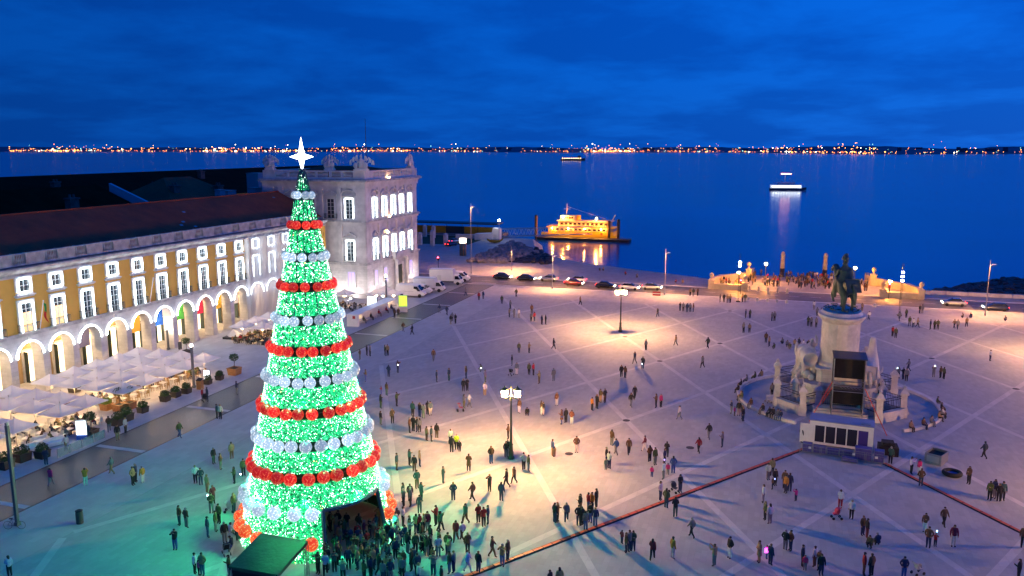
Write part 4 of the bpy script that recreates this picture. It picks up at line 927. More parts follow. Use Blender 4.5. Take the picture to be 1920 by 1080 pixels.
    skin_obj('fame_figure', fig, fr, M_marble, t, 1, (-3.0, 1.7, 4.1), R(20), 0, 1.75); skin_obj('triumph_figure', fig, fr, M_marble, t, 1, (3.1, 1.6, 3.6), R(-20), 0, 1.75); skin_obj('captive_figure', fig, fr, M_marble, t, 1, (-4.3, -1.5, 2.8), R(60), 0, 1.15); skin_obj('fallen_figure', fig, fr, M_marble, t, 1, (4.2, -1.2, 2.8), R(-60), 0, 1.15)
    ch, ra = horse_chains(); hh = skin_obj('horse_group', ch, ra, M_marble, t, 2, (3.5, -.9, 3.0), R(-8), 0, 1.5); hh.rotation_euler = (R(24), 0, R(-8))
    for sg in (-1, 1):
        b = MB(); b.ball((MX + sg * 3.6, MY - 1.7, 3.5), .55, 8); b.ball((MX + sg * 4.2, MY - .9, 3.35), .42, 8); b.ball((MX + sg * 3.1, MY - 2.3, 3.3), .4, 8); b.ball((MX + sg * 4.1, MY + .4, 3.4), .5, 8); b.build('trophy_heap', M_marble, t, True)
    # steps on the four sides
    for i in range(4):
        b = MB()
        for j in range(4): b.box(-2.9, 2.9, -7.6 + .42 * j, -4.7, .22 * j, .22 * (j + 1))
        b.xf(Matrix.Translation((MX, MY, 0)) @ Matrix.Rotation(PI / 2 * i, 4, 'Z')); b.build('steps', M_stone, t)
    # enclosure: quarter walls, posts with ball finials, iron rails
    f = thing('monument_enclosure', 'white stone posts with ball finials and dark railings ringing the monument', 'railing', (MX, MY, 0))
    RW = 7.9
    def post(x, y, h=3.4, name='post'):
        b = MB(); s = .42; b.box(x - s, x + s, y - s, y + s, 0, 1.15); b.box(x - s * .78, x + s * .78, y - s * .78, y + s * .78, 1.15, h - .75); b.box(x - s * 1.15, x + s * 1.15, y - s * 1.15, y + s * 1.15, h - .75, h - .55)
        P = [(x - s * 1.1, y - s * 1.1), (x + s * 1.1, y - s * 1.1), (x + s * 1.1, y + s * 1.1), (x - s * 1.1, y + s * 1.1)]
        q = .12; b.add([(a, c, h - .55) for a, c in P] + [(x - q, y - q, h - .1), (x + q, y - q, h - .1), (x + q, y + q, h - .1), (x - q, y + q, h - .1)], [(0, 1, 5, 4), (1, 2, 6, 5), (2, 3, 7, 6), (3, 0, 4, 7), (4, 5, 6, 7)])
        b.ball((x, y, h + .08), .2, 10); b.tube((x, y, h + .25), (x, y, h + .42), .07, 6, r1=.02); b.build(name, M_marble, f)
    def rail(p, q, z0, z1):
        b = MB(); p, q = Vector(p), Vector(q); L = (q - p).length; d = (q - p).normalized(); n = max(4, int(L / .2))
        for zz in (z0 + .08, z1 - .35, z1 - .05): b.tube((*p, zz), (*q, zz), .035, 4)
        for j in range(1, n): c = p + d * L * j / n; b.tube((*c, z0), (*c, z1), .022, 4)
        b.build('iron_railing', M_iron, f)
    for qd in range(4):
        base = PI / 2 * qd - PI / 4
        a0, a1 = base - R(14.5), base + R(14.5); n = 8
        w = MB()
        for i in range(n):
            u, v = a0 + (a1 - a0) * i / n, a0 + (a1 - a0) * (i + 1) / n
            w.add([(MX + r * math.cos(a), MY + r * math.sin(a), z) for z in (0, 1.15) for r, a in ((RW - .35, u), (RW - .35, v), (RW + .35, v), (RW + .35, u))], [(4, 5, 6, 7), (3, 2, 6, 7), (1, 0, 4, 5), (0, 3, 7, 4), (2, 1, 5, 6)])
        fixn(w.build('quarter_wall', M_stone, f))
        pts = [(MX + RW * math.cos(a), MY + RW * math.sin(a)) for a in (a0, a1)]
        for p in pts: post(*p)
        rail(*pts, 1.15, 2.55)
        for a, p in ((a0 - R(5), pts[0]), (a1 + R(5), pts[1])):
            ip = (MX + 5.3 * math.cos(a), MY + 5.3 * math.sin(a)); post(*ip, 3.2, 'inner_post'); rail(p, ip, .9, 2.4)
    for i in range(4):
        a = -PI / 2 + PI / 2 * i; ps = [(MX + 5.3 * math.cos(a + s * R(25.5)), MY + 5.3 * math.sin(a + s * R(25.5))) for s in (-1, 1)]; rail(*ps, .9, 2.4)
    # ring kerb where people sit
    k = thing('ring_kerb', 'low round stone kerb encircling the monument', 'kerb', (MX, MY, 0)); n = 44
    for i in range(n):
        a, c = 2 * PI * i / n + .004, 2 * PI * (i + 1) / n - .004
        am = ((a + PI / 2 + PI) % (2 * PI)) - PI
        if abs(am) < R(32): continue
        b = MB(); b.add([(MX + r * math.cos(u), MY + r * math.sin(u), z) for z in (0, .32) for r, u in ((11.1, a), (11.1, c), (11.5, c), (11.5, a))], [(4, 5, 6, 7), (3, 2, 6, 7), (1, 0, 4, 5), (0, 3, 7, 4), (2, 1, 5, 6)]); fixn(b.build('kerb_stone', M_stone_plain, k))
monument()

def stage_gear():
    # dark scaffold tower with screens in front of the pedestal
    o = thing('projector_tower', 'dark scaffold tower clad in black cloth in front of the pedestal', 'scaffold tower', (8.6, 95.6, 0))
    x0, x1, y0, y1, H = 7.0, 10.2, 94.6, 96.6, 7.2
    b = MB()
    for x in (x0, x1):
        for y in (y0, y1): b.tube((x, y, 0), (x, y, H), .06, 6)
    for z in (1.0, 1.6, 3.4, 4.0, 4.6, H):
        b.tube((x0, y0, z), (x1, y0, z), .04, 5); b.tube((x0, y1, z), (x1, y1, z), .04, 5); b.tube((x0, y0, z), (x0, y1, z), .04, 5); b.tube((x1, y0, z), (x1, y1, z), .04, 5)
    b.build('tubes', M_steel, o)
    for z0, z1, nm in ((1.7, 3.4, 'lower_cloth'), (4.7, 7.0, 'upper_cloth')):
        b = MB(); b.box(x0 + .06, x1 - .06, y0 + .9, y0 + 1.0, z0, z1); b.build(nm, M_black, o)
    b = MB(); b.box(x0 - .03, x0 + .03, y0 + .1, y1, .6, H - .2); b.box(x1 - .03, x1 + .03, y0 + .1, y1, .6, H - .2); b.build('side_cloth', M_black, o)
    b = MB(); b.cbox(((x0 + x1) / 2, (y0 + y1) / 2, H + .12), (x1 - x0 + .3, y1 - y0 + .5, .1), 0, 0, R(6)); b.build('roof_sheet', mat('stage_roof', (.05, .055, .08), .4), o)
    b = MB(); b.box(x0, x1, y0, y1, 3.5, 3.6)
    b.build('deck', M_iron, o)
    for i in range(6): b = MB(); b.cbox((x0 + .9 + .36 * i, y0 + .3, 3.75), (.05, .5, .05), R(30)); b.build('clamp', M_steel, o)
    # orange ratchet straps
    for i, (p, q) in enumerate((((6.9, 94.7, 4.4), at(1517, 790, .1)), ((7.0, 94.6, 3.9), at(1541, 757, 1.0)), ((10.3, 94.6, 3.9), at(1663, 817, .1)))):
        b = MB(); b.tube(p, q, .05, 4); tag(b.build('ratchet_strap', mat('strap_orange', (.75, .10, .03), .5)), ['orange strap slanting from the scaffold tower to the cabin corner', 'short orange strap from the scaffold tower to the steps', 'long orange strap slanting down past the cabin on its right'][i], 'strap', 'straps bracing the scaffold tower')
    # control cabin
    c = thing('control_cabin', 'white container cabin with five dark glass bays and flat roof', 'cabin', (7.5, 86.6, 0), R(-6))
    W, D, H = 3.0, 1.2, 2.6
    b = MB(); b.box(-W, W, -D, D, .15, .4); b.box(-W, W, -D, D, 2.15, H); b.box(-W, -W + .45, -D, D, .4, 2.15); b.box(W - .45, W, -D, D, .4, 2.15); b.box(-W + .45, W - .45, D - .1, D, .4, 2.15)
    b.build('shell', M_white, c, world=False)
    b = MB(); b.box(-W - .05, W + .05, -D - .05, D + .05, H, H + .08); b.build('roof', mat('cabin_roof', (.28, .32, .45), .45, .15, 1), c, world=False)
    for i in range(5):
        x = -W + .45 + (2 * W - .9) * i / 5; x2 = -W + .45 + (2 * W - .9) * (i + 1) / 5
        b = MB(); b.box(x, x + .09, -D + .02, -D + .12, .4, 2.15); b.box(x2 - .03, x2 + .03, -D + .02, -D + .12, .4, 2.15); fr = b.build('mullion', M_white, c, world=False)
        b = MB(); b.box(x + .09, x2 - .03, -D + .06, -D + .08, .4, 2.15); b.build('glass_bay', mat('cabin_glass', (.03, .03, .05), .08) if i < 4 else mat('cabin_violet', (.06, .04, .25), .3), fr, world=False)
    b = MB(); b.box(-W + .5, W - .5, -.3, .2, .75, .85); b.build('desk', M_white, c, world=False)
    b = MB(); b.box(.6 * W, .9 * W, -.9, -.3, H + .08, H + .16); b.build('roof_hatch', M_steel, c, world=False)
    b = MB(); b.box(-W - .9, -W - .82, -D, -D + .08, .1, 2.2); b.box(-W - .9, -W, -D + .02, -D + .06, .2, 2.2); b.build('open_door', M_white, c, world=False)
    # flight cases and crowd barriers before it
    mc = mat('flight_case', (.10, .08, .30), .45, .2, 3); 
    spots = [(4.2, 83.6, .9, .8, .9), (5.35, 83.45, 1.2, .7, .75), (6.6, 83.35, 1.1, .7, .65), (7.8, 83.2, 1.2, .7, .7), (9.3, 82.9, 1.5, .9, 1.25), (10.7, 82.7, .9, .8, 1.2), (8.0, 81.9, 1.4, .6, .45)]
    nm = ['violet flight case, first from the cabin door', 'violet flight case, second from the cabin door', 'violet flight case under the middle windows of the cabin', 'violet flight case right of the middle cabin windows', 'largest violet flight case, stacked high before the cabin', 'tall violet flight case at the right end of the cabin', 'flat flight case lying alone in front of the others']
    for i, (x, y, w, d, h) in enumerate(spots):
        o = thing('flight_case', nm[i], 'flight case', (x, y, 0), R(-6), 'flight cases before the cabin')
        b = MB(); b.box(-w / 2, w / 2, -d / 2, d / 2, .1, h); b.build('box', mc, o, world=False)
        b = MB(); t = .035
        for z in (.1, h * .55, h - t):
            b.box(-w / 2 - .012, w / 2 + .012, -d / 2 - .012, -d / 2 + t, z, z + t); b.box(-w / 2 - .012, w / 2 + .012, d / 2 - t, d / 2 + .012, z, z + t); b.box(-w / 2 - .012, -w / 2 + t, -d / 2, d / 2, z, z + t); b.box(w / 2 - t, w / 2 + .012, -d / 2, d / 2, z, z + t)
        for x_ in (-w / 2, w / 2 - t): b.box(x_ - .006, x_ + t + .006, -d / 2 - .014, -d / 2 + t, .1, h)
        b.build('metal_edges', M_steel, o, world=False)
        for sx in (-1, 1):
            b = MB(); b.cyl(sx * (w / 2 - .12), 0, 0, .1, .06, .06, 8); b.build('castor', M_rubber, o, world=False)
    for i in range(4):
        o = thing('crowd_barrier', ['galvanised crowd barrier at the cabin door end', 'galvanised crowd barrier second from the cabin door', 'galvanised crowd barrier before the big flight cases', 'galvanised crowd barrier at the right end of the cabin'][i], 'barrier', (4.4 + 2.0 * i, 82.75 - .28 * i, 0), R(-8), 'barriers before the cabin')
        b = MB(); b.path([(-.95, 0, .05), (-.95, 0, 1.05), (.95, 0, 1.05), (.95, 0, .05)], .022, 5); b.tube((-.95, 0, .2), (.95, 0, .2), .018, 5); b.build('frame', M_steel, o, world=False)
        b = MB()
        for j in range(14): x = -.88 + j * .135; b.tube((x, 0, .2), (x, 0, 1.05), .009, 4)
        tag(b.build('bars', M_steel, o, world=False), kind='stuff')
        b = MB()
        for sx in (-.7, .7): b.tube((sx, -.3, .02), (sx, .3, .02), .02, 5)
        b.build('feet', M_steel, o, world=False)
        if i != 1: b = MB(); b.box(-.15, .1, -.03, -.022, .6, .82); b.build('notice', M_white, o, world=False)
    # generator heap under dark cover, metal box, rubber ring
    o = thing('covered_generator', 'black covered equipment heap at the right end of the cabin', 'equipment', (11.8, 85.4, 0)); b = MB(); b.box(-.9, .9, -.8, .8, 0, .9); b.box(-.6, .5, -.6, .5, .9, 1.3); b.build('cover', M_black, o, world=False); b = MB(); b.path([(-.8, -.85, 1.0), (0, -.9, 1.45), (.8, -.85, .9)], .04, 5); b.build('cable_loop', M_rubber, o, world=False)
    o = thing('open_metal_crate', 'grey metal crate with open dark top standing on the paving', 'crate', (*at(1755, 866)[:2], 0), R(-28)); b = MB(); w, d, h = .75, 1.0, 1.05
    b.box(-w, w, -d, -d + .05, 0, h); b.box(-w, w, d - .05, d, 0, h); b.box(-w, -w + .05, -d + .05, d - .05, 0, h); b.box(w - .05, w, -d + .05, d - .05, 0, h); b.box(-w + .05, w - .05, -d + .05, d - .05, 0, .06); b.build('sides', M_steel, o, world=False); b = MB(); b.box(-w + .06, w - .06, -d + .06, d - .06, .06, .8); b.build('contents', M_black, o, world=False); b = MB(); b.box(-w + .2, w - .2, -d - .02, -d, .25, .85); b.build('front_plate', mat('crate_plate', (.5, .5, .5), .35, metal=.5), o, world=False)
    p = at(1785, 891); o = thing('rubber_ring', 'thick black rubber tyre ring lying flat on the paving', 'tyre', (p.x, p.y, 0)); b = MB(); n = 24
    b.lathe(0, 0, [(.55, .02), (.72, 0), (.86, .12), (.88, .3), (.78, .42), (.62, .42), (.55, .32), (.55, .02)], n); b.build('ring', M_rubber, o, True, world=False); b = MB(); b.cyl(0, 0, .05, .18, .54, .54, n); b.build('blue_cover', mat('blue_sheet', (.05, .12, .4), .5), o, world=False)
stage_gear()

# cable ramps: long runs of hinged orange sections
def cable_ramp(p, q, label):
    p, q = Vector(p), Vector(q); d = q - p; n = int(d.length / .92); rz = math.atan2(d.y, d.x); o = thing('cable_ramp', label, 'cable ramp', (p.x, p.y, 0))
    b = MB(); b.prism([(0, -.30, 0), (0, -.16, .075), (0, .16, .075), (0, .30, 0)], (.9, 0, 0)); s0 = fixn(b.build('section', M_rubber, o, world=False))
    c = MB(); c.box(.02, .88, -.15, .15, .075, .085); l0 = c.build('lid', mat('ramp_orange', (.55, .075, .02), .55, .15, 2), s0, world=False)
    for i in range(n):
        if i == 0: s = s0
        else:
            s = s0.copy(); COL.objects.link(s); s.parent = o; l = l0.copy(); COL.objects.link(l); l.parent = s
        s.location = d * (i / n); s.rotation_euler = (0, 0, rz + random.uniform(-.01, .01))
cable_ramp((-23.0, 45.4, 0), (3.9, 84.2, 0), 'orange topped cable ramp running from the cabin to the near edge')
cable_ramp((11.2, 82.4, 0), (23.5, 64.8, 0), 'orange topped cable ramp running from the cabin towards the right edge')

# ------------------------------------------------------------------ terrace: umbrellas, tables, chairs, planters
M_canvas = translucent('umbrella_canvas', (.72, .70, .73), .16)
M_cloth = mat('table_top_white', (.75, .73, .70), .5)
def umbrella_proto(S, z=2.35, rise=.95, lamp=True):
    o = thing('terrace_umbrella', 'x', 'umbrella'); h = S / 2 - .24
    b = MB(); n = 6; ap = (0, 0, z + rise)
    for i in range(4):
        c0 = [(-h, -h), (h, -h), (h, h), (-h, h)][i]; c1 = [(h, -h), (h, h), (-h, h), (-h, -h)][i]
        prev = None
        for t in (0, .35, .7, 1.0):
            zz = z + rise * (1 - t) - .10 * math.sin(t * PI)
            row = [((c0[0] + (c1[0] - c0[0]) * j / n) * t, (c0[1] + (c1[1] - c0[1]) * j / n) * t, zz - (.05 * math.sin(PI * j / n) * t if t < 1 else .0)) for j in range(n + 1)]
            if prev: b.quad_strip(prev, row)
            prev = row
        b.quad_strip(prev, [(x, y, zz - .10) for x, y, zz in prev])
    b.build('canopy', M_canvas, o, True, world=False)
    b = MB(); b.tube((0, 0, 0), (0, 0, z + rise + .06), .045, 8); b.ball((0, 0, z + rise + .1), .07, 6); b.build('pole', mat('pale_umbrella_pole', (.5, .45, .38), .5), o, world=False)
    b = MB(); b.box(-.35, .35, -.35, .35, 0, .12); b.build('foot', M_steel, o, world=False)
    b = MB()
    for sx, sy in ((1, 1), (1, -1), (-1, 1), (-1, -1)): b.tube((0, 0, z - .2), (sx * h * .98, sy * h * .98, z - .03), .022, 4)
    b.build('ribs', mat('pale_umbrella_pole', (.5, .45, .38), .5), o, world=False)
    if lamp: b = MB(); b.lathe(0, 0, [(.09, z - .52), (.20, z - .48), (.20, z - .40), (.09, z - .36)], 10); b.build('pole_lamp', mat('terrace_lamp', (1, .8, .5), .4, emit=(1, .62, .28), estr=150), o, world=False)
    return o
up = umbrella_proto(3.55); up_used = False
COLW = ['against the arcade', 'second from the arcade', 'third from the arcade', 'on the street side']
def put_umbrella(x, y, label, group):
    global up_used
    if not up_used: up_used = True; u = up; u.location = (x, y, 0); u['label'] = label; u['group'] = group
    else: u = dup(up, (x, y, 0), 0, label, group)
    u.rotation_euler = (0, 0, random.uniform(-.015, .015)); u.location.z = random.uniform(-.05, .05); return u
for r_ in range(5):
    for c in range(4): put_umbrella(-82.2 + 3.56 * c, 73.7 + 3.6 * r_, 'white square umbrella %s in %s row of the big terrace' % (COLW[c], ['the nearest', 'the second', 'the middle', 'the fourth', 'the furthest'][r_]), 'umbrellas of the big terrace')
for r_ in range(2):
    for c in range(4): put_umbrella(-82.2 + 3.56 * c, 65.0 + 3.5 * r_, 'white square umbrella %s in %s row of the middle terrace' % (COLW[c], ['the near', 'the far'][r_]), 'umbrellas of the middle terrace')
for r_ in range(2):
    for c in range(2): put_umbrella(-75.4 + 3.56 * c, 56.2 + 3.55 * r_, 'white umbrella %s in %s row of the picture edge terrace' % (['further in', 'on the street side'][c], ['the near', 'the far'][r_]), 'umbrellas of the terrace at the picture edge')
# umbrellas beyond, between the arcade and the tree, and in front of the tower
far = [(-79.5, 107.5), (-76, 107.8), (-72.6, 108), (-79.5, 111), (-76, 111.2), (-72.6, 111.5), (-79.5, 114.6), (-76, 114.8)]
for i, (x, y) in enumerate(far): put_umbrella(x, y, 'white umbrella, %s of eight on the terrace behind the tree by the scaffolding' % ORD[i], 'umbrellas behind the tree')
for i, (xp, yp) in enumerate([(646, 549), (706, 548), (738, 549), (722, 544)]):
    p = at(xp, yp, 2.5); put_umbrella(p.x, p.y, 'white umbrella, %s of four on the terrace before the tower' % ['leftmost', 'second', 'rightmost', 'rearmost'][i], 'umbrellas before the tower')
# folded canopy heap on a low plinth
p = at(442, 634); o = thing('folded_canopy', 'collapsed white canopy lying on a dark and wooden plinth beside the terrace', 'canopy', (p.x, p.y, 0), R(5))
b = MB(); b.box(-1.6, 1.6, -1.2, 1.2, 0, .35); b.build('plinth', M_iron, o, world=False); b = MB(); b.box(.2, 1.9, -1.5, -1.22, 0, .55); b.build('wooden_side', M_wood, o, world=False)
b = MB(); n = 10; ring0 = [(1.35 * math.cos(2 * PI * i / n) * (1 + .15 * math.sin(i * 3)), .95 * math.sin(2 * PI * i / n), .36) for i in range(n + 1)]; ring1 = [(x * .45 - .3, y * .5, 1.0 + .12 * math.sin(i * 2.1)) for i, (x, y, z) in enumerate(ring0)]
ring0[-1] = ring0[0]; ring1[-1] = ring1[0]; b.quad_strip(ring0, ring1); b.quad_strip(ring1, [(-.35, 0, 1.45)] * (n + 1)); b.build('canvas', M_canvas, o, world=False)

def chair_mesh(m):
    b = MB(); b.box(-.21, .21, -.21, .21, .42, .46); b.box(-.21, .21, .18, .21, .46, .85)
    for x in (-.19, .19):
        for y in (-.19, .19): b.box(x - .018, x + .018, y - .018, y + .018, 0, .42)
    return b.build('terrace_chair', m)
def table_mesh(m):
    b = MB(); b.box(-.38, .38, -.38, .38, .71, .75); b.tube((0, 0, 0), (0, 0, .71), .03, 6); b.box(-.25, .25, -.04, .04, 0, .03); b.box(-.04, .04, -.25, .25, 0.001, .031)
    return b.build('terrace_table', m)
M_wick = mat('wicker_chair', (.30, .19, .09), .7, .3, 20); M_metalchair = mat('white_metal_chair', (.62, .62, .60), .4)
chairs = [chair_mesh(M_wick), chair_mesh(M_metalchair), chair_mesh(mat('dark_chair', (.04, .035, .03), .6))]; tables = [table_mesh(M_cloth), table_mesh(mat('brown_table', (.16, .09, .05), .5))]
cu = [0, 0, 0]; tu = [0, 0]; NCH = 0; NTB = 0
SEATS = []
def put(protos, used, k, x, y, rz, label, cat, group):
    p = protos[k]
    if not used[k]: used[k] = 1; o = p
    else: o = p.copy(); COL.objects.link(o)
    o.location = (x, y, 0.004); o.rotation_euler = (0, 0, rz); tag(o, label, cat, group); return o
def terrace(x0, x1, y0, y1, name, ck, tk, px_=1.75, py_=1.6, skip=None):
    global NCH, NTB
    ny = int((y1 - y0) / py_); nx = int((x1 - x0) / px_)
    for i in range(nx):
        for j in range(ny):
            x, y = x0 + px_ * (i + .5) + random.uniform(-.12, .12), y0 + py_ * (j + .5) + random.uniform(-.1, .1)
            if skip and skip(x, y): continue
            put(tables, tu, tk, x, y, random.uniform(-.1, .1), '%s cafe table on %s' % (['white', 'brown'][tk], name), 'table', 'tables on ' + name); NTB += 1
            for a in (0, PI / 2, PI, -PI / 2):
                if random.random() < .78:
                    cx, cy = x - .62 * math.sin(a + PI), y + .62 * math.cos(a + PI)
                    put(chairs, cu, ck, x + .6 * math.sin(a) * -1, y + .6 * math.cos(a), a + random.uniform(-.15, .15), '%s terrace chair drawn up to a table on %s' % (['brown wicker', 'white metal', 'dark'][ck], name), 'chair', 'chairs on ' + name); NCH += 1
                    SEATS.append((x - .6 * math.sin(a), y + .6 * math.cos(a), a))
terrace(-77.5, -69.9, 74.0, 90.5, 'the big terrace', 0, 0, 1.9, 1.75, lambda x, y: x < -75 and y > 76)
terrace(-84, -75.2, 70.2, 72.4, 'the lane between the terraces', 0, 1, 1.8, 1.5)
terrace(-75.0, -68.2, 60.0, 69.5, 'the middle terrace', 1, 0, 2.0, 1.8)
terrace(-74, -68.4, 51.5, 59.0, 'the terrace at the picture edge', 1, 0, 2.0, 1.9)
terrace(-80, -71.5, 104.5, 115, 'the terrace behind the tree', 2, 1, 2.2, 1.9)
for q in [(640, 575), (700, 570)]: pass
p = at(640, 580); terrace(p.x - 2.5, p.x + 5, p.y - 2, p.y + 4, 'the terrace before the tower', 2, 1, 2.2, 1.9)

M_leaf = mat('leaf_green', (.045, .085, .022), .6, .4, 3); M_leafl = mat('leaf_lime', (.16, .26, .02), .6, .3, 3)
def leaf_mass(b, c, r, n, size, rnd, sz=1.0):
    for i in range(n):
        while True:
            v = Vector((rnd.uniform(-1, 1), rnd.uniform(-1, 1), rnd.uniform(-1, 1)))
            if .35 < v.length < 1: break
        p = Vector(c) + Vector((v.x * r, v.y * r, v.z * r * sz)); a = Vector((rnd.gauss(0, 1), rnd.gauss(0, 1), rnd.gauss(0, 1))).normalized(); d = a.orthogonal().normalized(); s = size * rnd.uniform(.6, 1.3)
        b.poly([p - a * s, p + d * s * .45, p + a * s, p - d * s * .45])
def planter(xp, yp, label, kind='bush', wood=True, s=1.0, seed=0, pos=None):
    p = pos or at(xp, yp); rnd = random.Random(seed + int(xp)); o = thing('planter', label, 'planter', (p[0], p[1], 0), R(rnd.uniform(-6, 6)), 'planters along the terraces')
    w, h = .55 * s, .75 * s; b = MB(); b.add([(x * w * f, y * w * f, z) for z, f in ((0, .88), (h, 1)) for x, y in ((-1, -1), (1, -1), (1, 1), (-1, 1))], [(0, 1, 5, 4), (1, 2, 6, 5), (2, 3, 7, 6), (3, 0, 4, 7), (3, 2, 1, 0)])
    b.box(-w * 1.06, w * 1.06, -w * 1.06, -w * .9, h - .08, h + .02); b.box(-w * 1.06, w * 1.06, w * .9, w * 1.06, h - .08, h + .02); b.box(-w * 1.06, -w * .9, -w * .9, w * .9, h - .08, h + .02); b.box(w * .9, w * 1.06, -w * .9, w * .9, h - .08, h + .02)
    b.build('tub', M_wood if wood else mat('dark_planter', (.035, .03, .028), .6), o, world=False)
    b = MB(); b.box(-w * .88, w * .88, -w * .88, w * .88, h - .15, h - .1); b.build('soil', mat('soil', (.03, .02, .015), .9), o, world=False)
    m = M_leafl if kind == 'lime' else M_leaf
    if kind == 'tree':
        b = MB(); b.tube((0, 0, h - .1), (.05, 0, h + .9), .05, 6, r1=.03); b.tube((.05, 0, h + .7), (.3, .1, h + 1.3), .025, 5); b.tube((.05, 0, h + .8), (-.25, -.1, h + 1.35), .025, 5); b.build('trunk', mat('bark', (.08, .05, .03), .9, .3, 8), o, world=False)
        b = MB(); leaf_mass(b, (0, 0, h + 1.45), .62, 420, .10, rnd, .8); b.build('crown', m, o, world=False)
    else:
        b = MB(); leaf_mass(b, (0, 0, h + .25), .62 * s, 420, .10, rnd, .8); b.build('foliage', m, o, world=False)
PL = [(440, 702, 'orange wooden planter with a small round tree at the terrace end', 'tree', True, 1.25), (350, 737, 'dark planter with an olive bush near the square lamp column', 'bush', False, .9), (330, 744, 'dark planter with green bush, second from the lamp column', 'bush', False, .9), (310, 752, 'dark planter with bush, third from the lamp column', 'bush', False, .9), (390, 720, 'dark planter with bush beside the lit menu sign', 'bush', False, .8), (412, 712, 'dark planter with bush near the orange tree planter', 'bush', False, .8),
      (268, 773, 'dark planter with bush in front of the big terrace', 'bush', False, .9), (225, 770, 'orange wooden planter, left of the pair before the big terrace', 'tree', True, 1.1), (243, 766, 'orange wooden planter, right of the pair before the big terrace', 'tree', True, 1.1), (200, 768, 'wooden planter with lime green clipped bush', 'lime', True, 1.0), (222, 797, 'dark planter with clipped dark bush at the pavement edge', 'bush', False, 1.05), (238, 788, 'dark planter with clipped dark bush beside its twin at the pavement edge', 'bush', False, 1.05),
      (80, 858, 'dark planter with round clipped bush beside the white seats', 'bush', False, 1.0), (42, 864, 'dark planter with wide clipped bush near the pale lamp column', 'bush', False, 1.15), (10, 878, 'dark planter with wide clipped bush at the picture edge', 'bush', False, 1.15), (140, 735, 'planter with olive bush between the two terraces', 'bush', False, 1.0), (172, 818, 'planter with dark olive tree beside the lit blue sign', 'tree', False, 1.0), (350, 665, 'planter with small tree at the far end of the big terrace', 'tree', False, .9)]
for i, a in enumerate(PL): planter(a[0], a[1], a[2], a[3], a[4], a[5], i)

# glass screens, sofas, lit signs, kiosk shelter
def lit_sign(xp, yp, w, h, label, m, base=None, rz=0, z0=.5):
    p = at(xp, yp); o = thing('lit_sign', label, 'sign', (p.x, p.y, 0), rz); b = MB(); b.box(-w / 2 - .06, w / 2 + .06, -.12, .12, z0 - .06, z0 + h + .06); b.build('casing', M_steel, o, world=False)
    b = MB(); b.box(-w / 2, w / 2, -.135, -.121, z0, z0 + h); b.build('lit_face', m, o, world=False); b = MB(); b.box(-w / 2, w / 2, -.3, .3, 0, z0 - .06); b.build('plinth', base or M_white, o, world=False); return o
M_signw = mat('sign_white_glow', (.9, .95, 1), .4, emit=(.85, .95, 1), estr=2.6); M_signg = mat('sign_lime_glow', (.6, .8, .1), .4, emit=(.50, .72, .06), estr=1.1)
lit_sign(155, 823, 1.0, 1.5, 'bright white lit sign on a blue base beside the terrace', M_signw, mat('blue_base', (.03, .16, .6), .4), R(25))
lit_sign(389, 718, .7, 1.2, 'bright white menu sign before the big terrace', M_signw, M_steel, R(20))
lit_sign(756, 585, 1.5, 2.0, 'lime green lit advertising panel on a white base', M_signg, M_white, R(20), 1.1)
lit_sign(698, 588, 1.6, 1.7, 'white lit advertising panel behind the bench shelter', M_signw, M_white, R(20), 1.5)
p = at(368, 729); o = thing('menu_stand', 'brown wooden menu stand at the foot of the lamp column', 'menu stand', (p.x + .6, p.y, 0)); b = MB(); b.box(-.35, .35, -.25, .25, 0, 1.2); b.build('cabinet', M_wood, o, world=False); b = MB(); b.cbox((0, -.05, 1.28), (.7, .6, .05), 0, 0, R(20)); b.build('board', M_black, o, world=False)
for i, (xp, yp, rz, ln) in enumerate([(87, 830, .35, 2.4), (105, 835, .35, 2.2), (55, 848, .5, 2.0)]):
    p = at(xp, yp); o = thing('white_sofa', ['low white upholstered bench, back one beside the terrace chairs', 'low white upholstered bench nearest the pavement', 'low white upholstered bench beside the clipped bushes'][i], 'sofa', (p.x, p.y, 0), R(90 - 25)); b = MB(); b.box(-ln / 2, ln / 2, -.4, .4, .1, .45); b.build('seat', M_white, o, world=False); b = MB(); b.box(-ln / 2, ln / 2, .25, .42, .45, .8); b.build('backrest', M_white, o, world=False)
p = at(132, 850); o = thing('glass_screen', 'low glass screen along the pavement edge of the terrace', 'screen', (p.x, p.y + 1.5, 0), PI / 2)
for i in range(4): b = MB(); b.box(-3 + 1.5 * i, -1.54 + 1.5 * i, -.015, .015, .1, .95); b.build('glass_panel', mat('screen_glass', (.25, .4, .45), .1, alpha=.45), o, world=False)
b = MB()
for i in range(5): b.box(-3.04 + 1.5 * i, -2.98 + 1.5 * i, -.03, .03, 0, 1.0)
b.build('posts', M_steel, o, world=False)

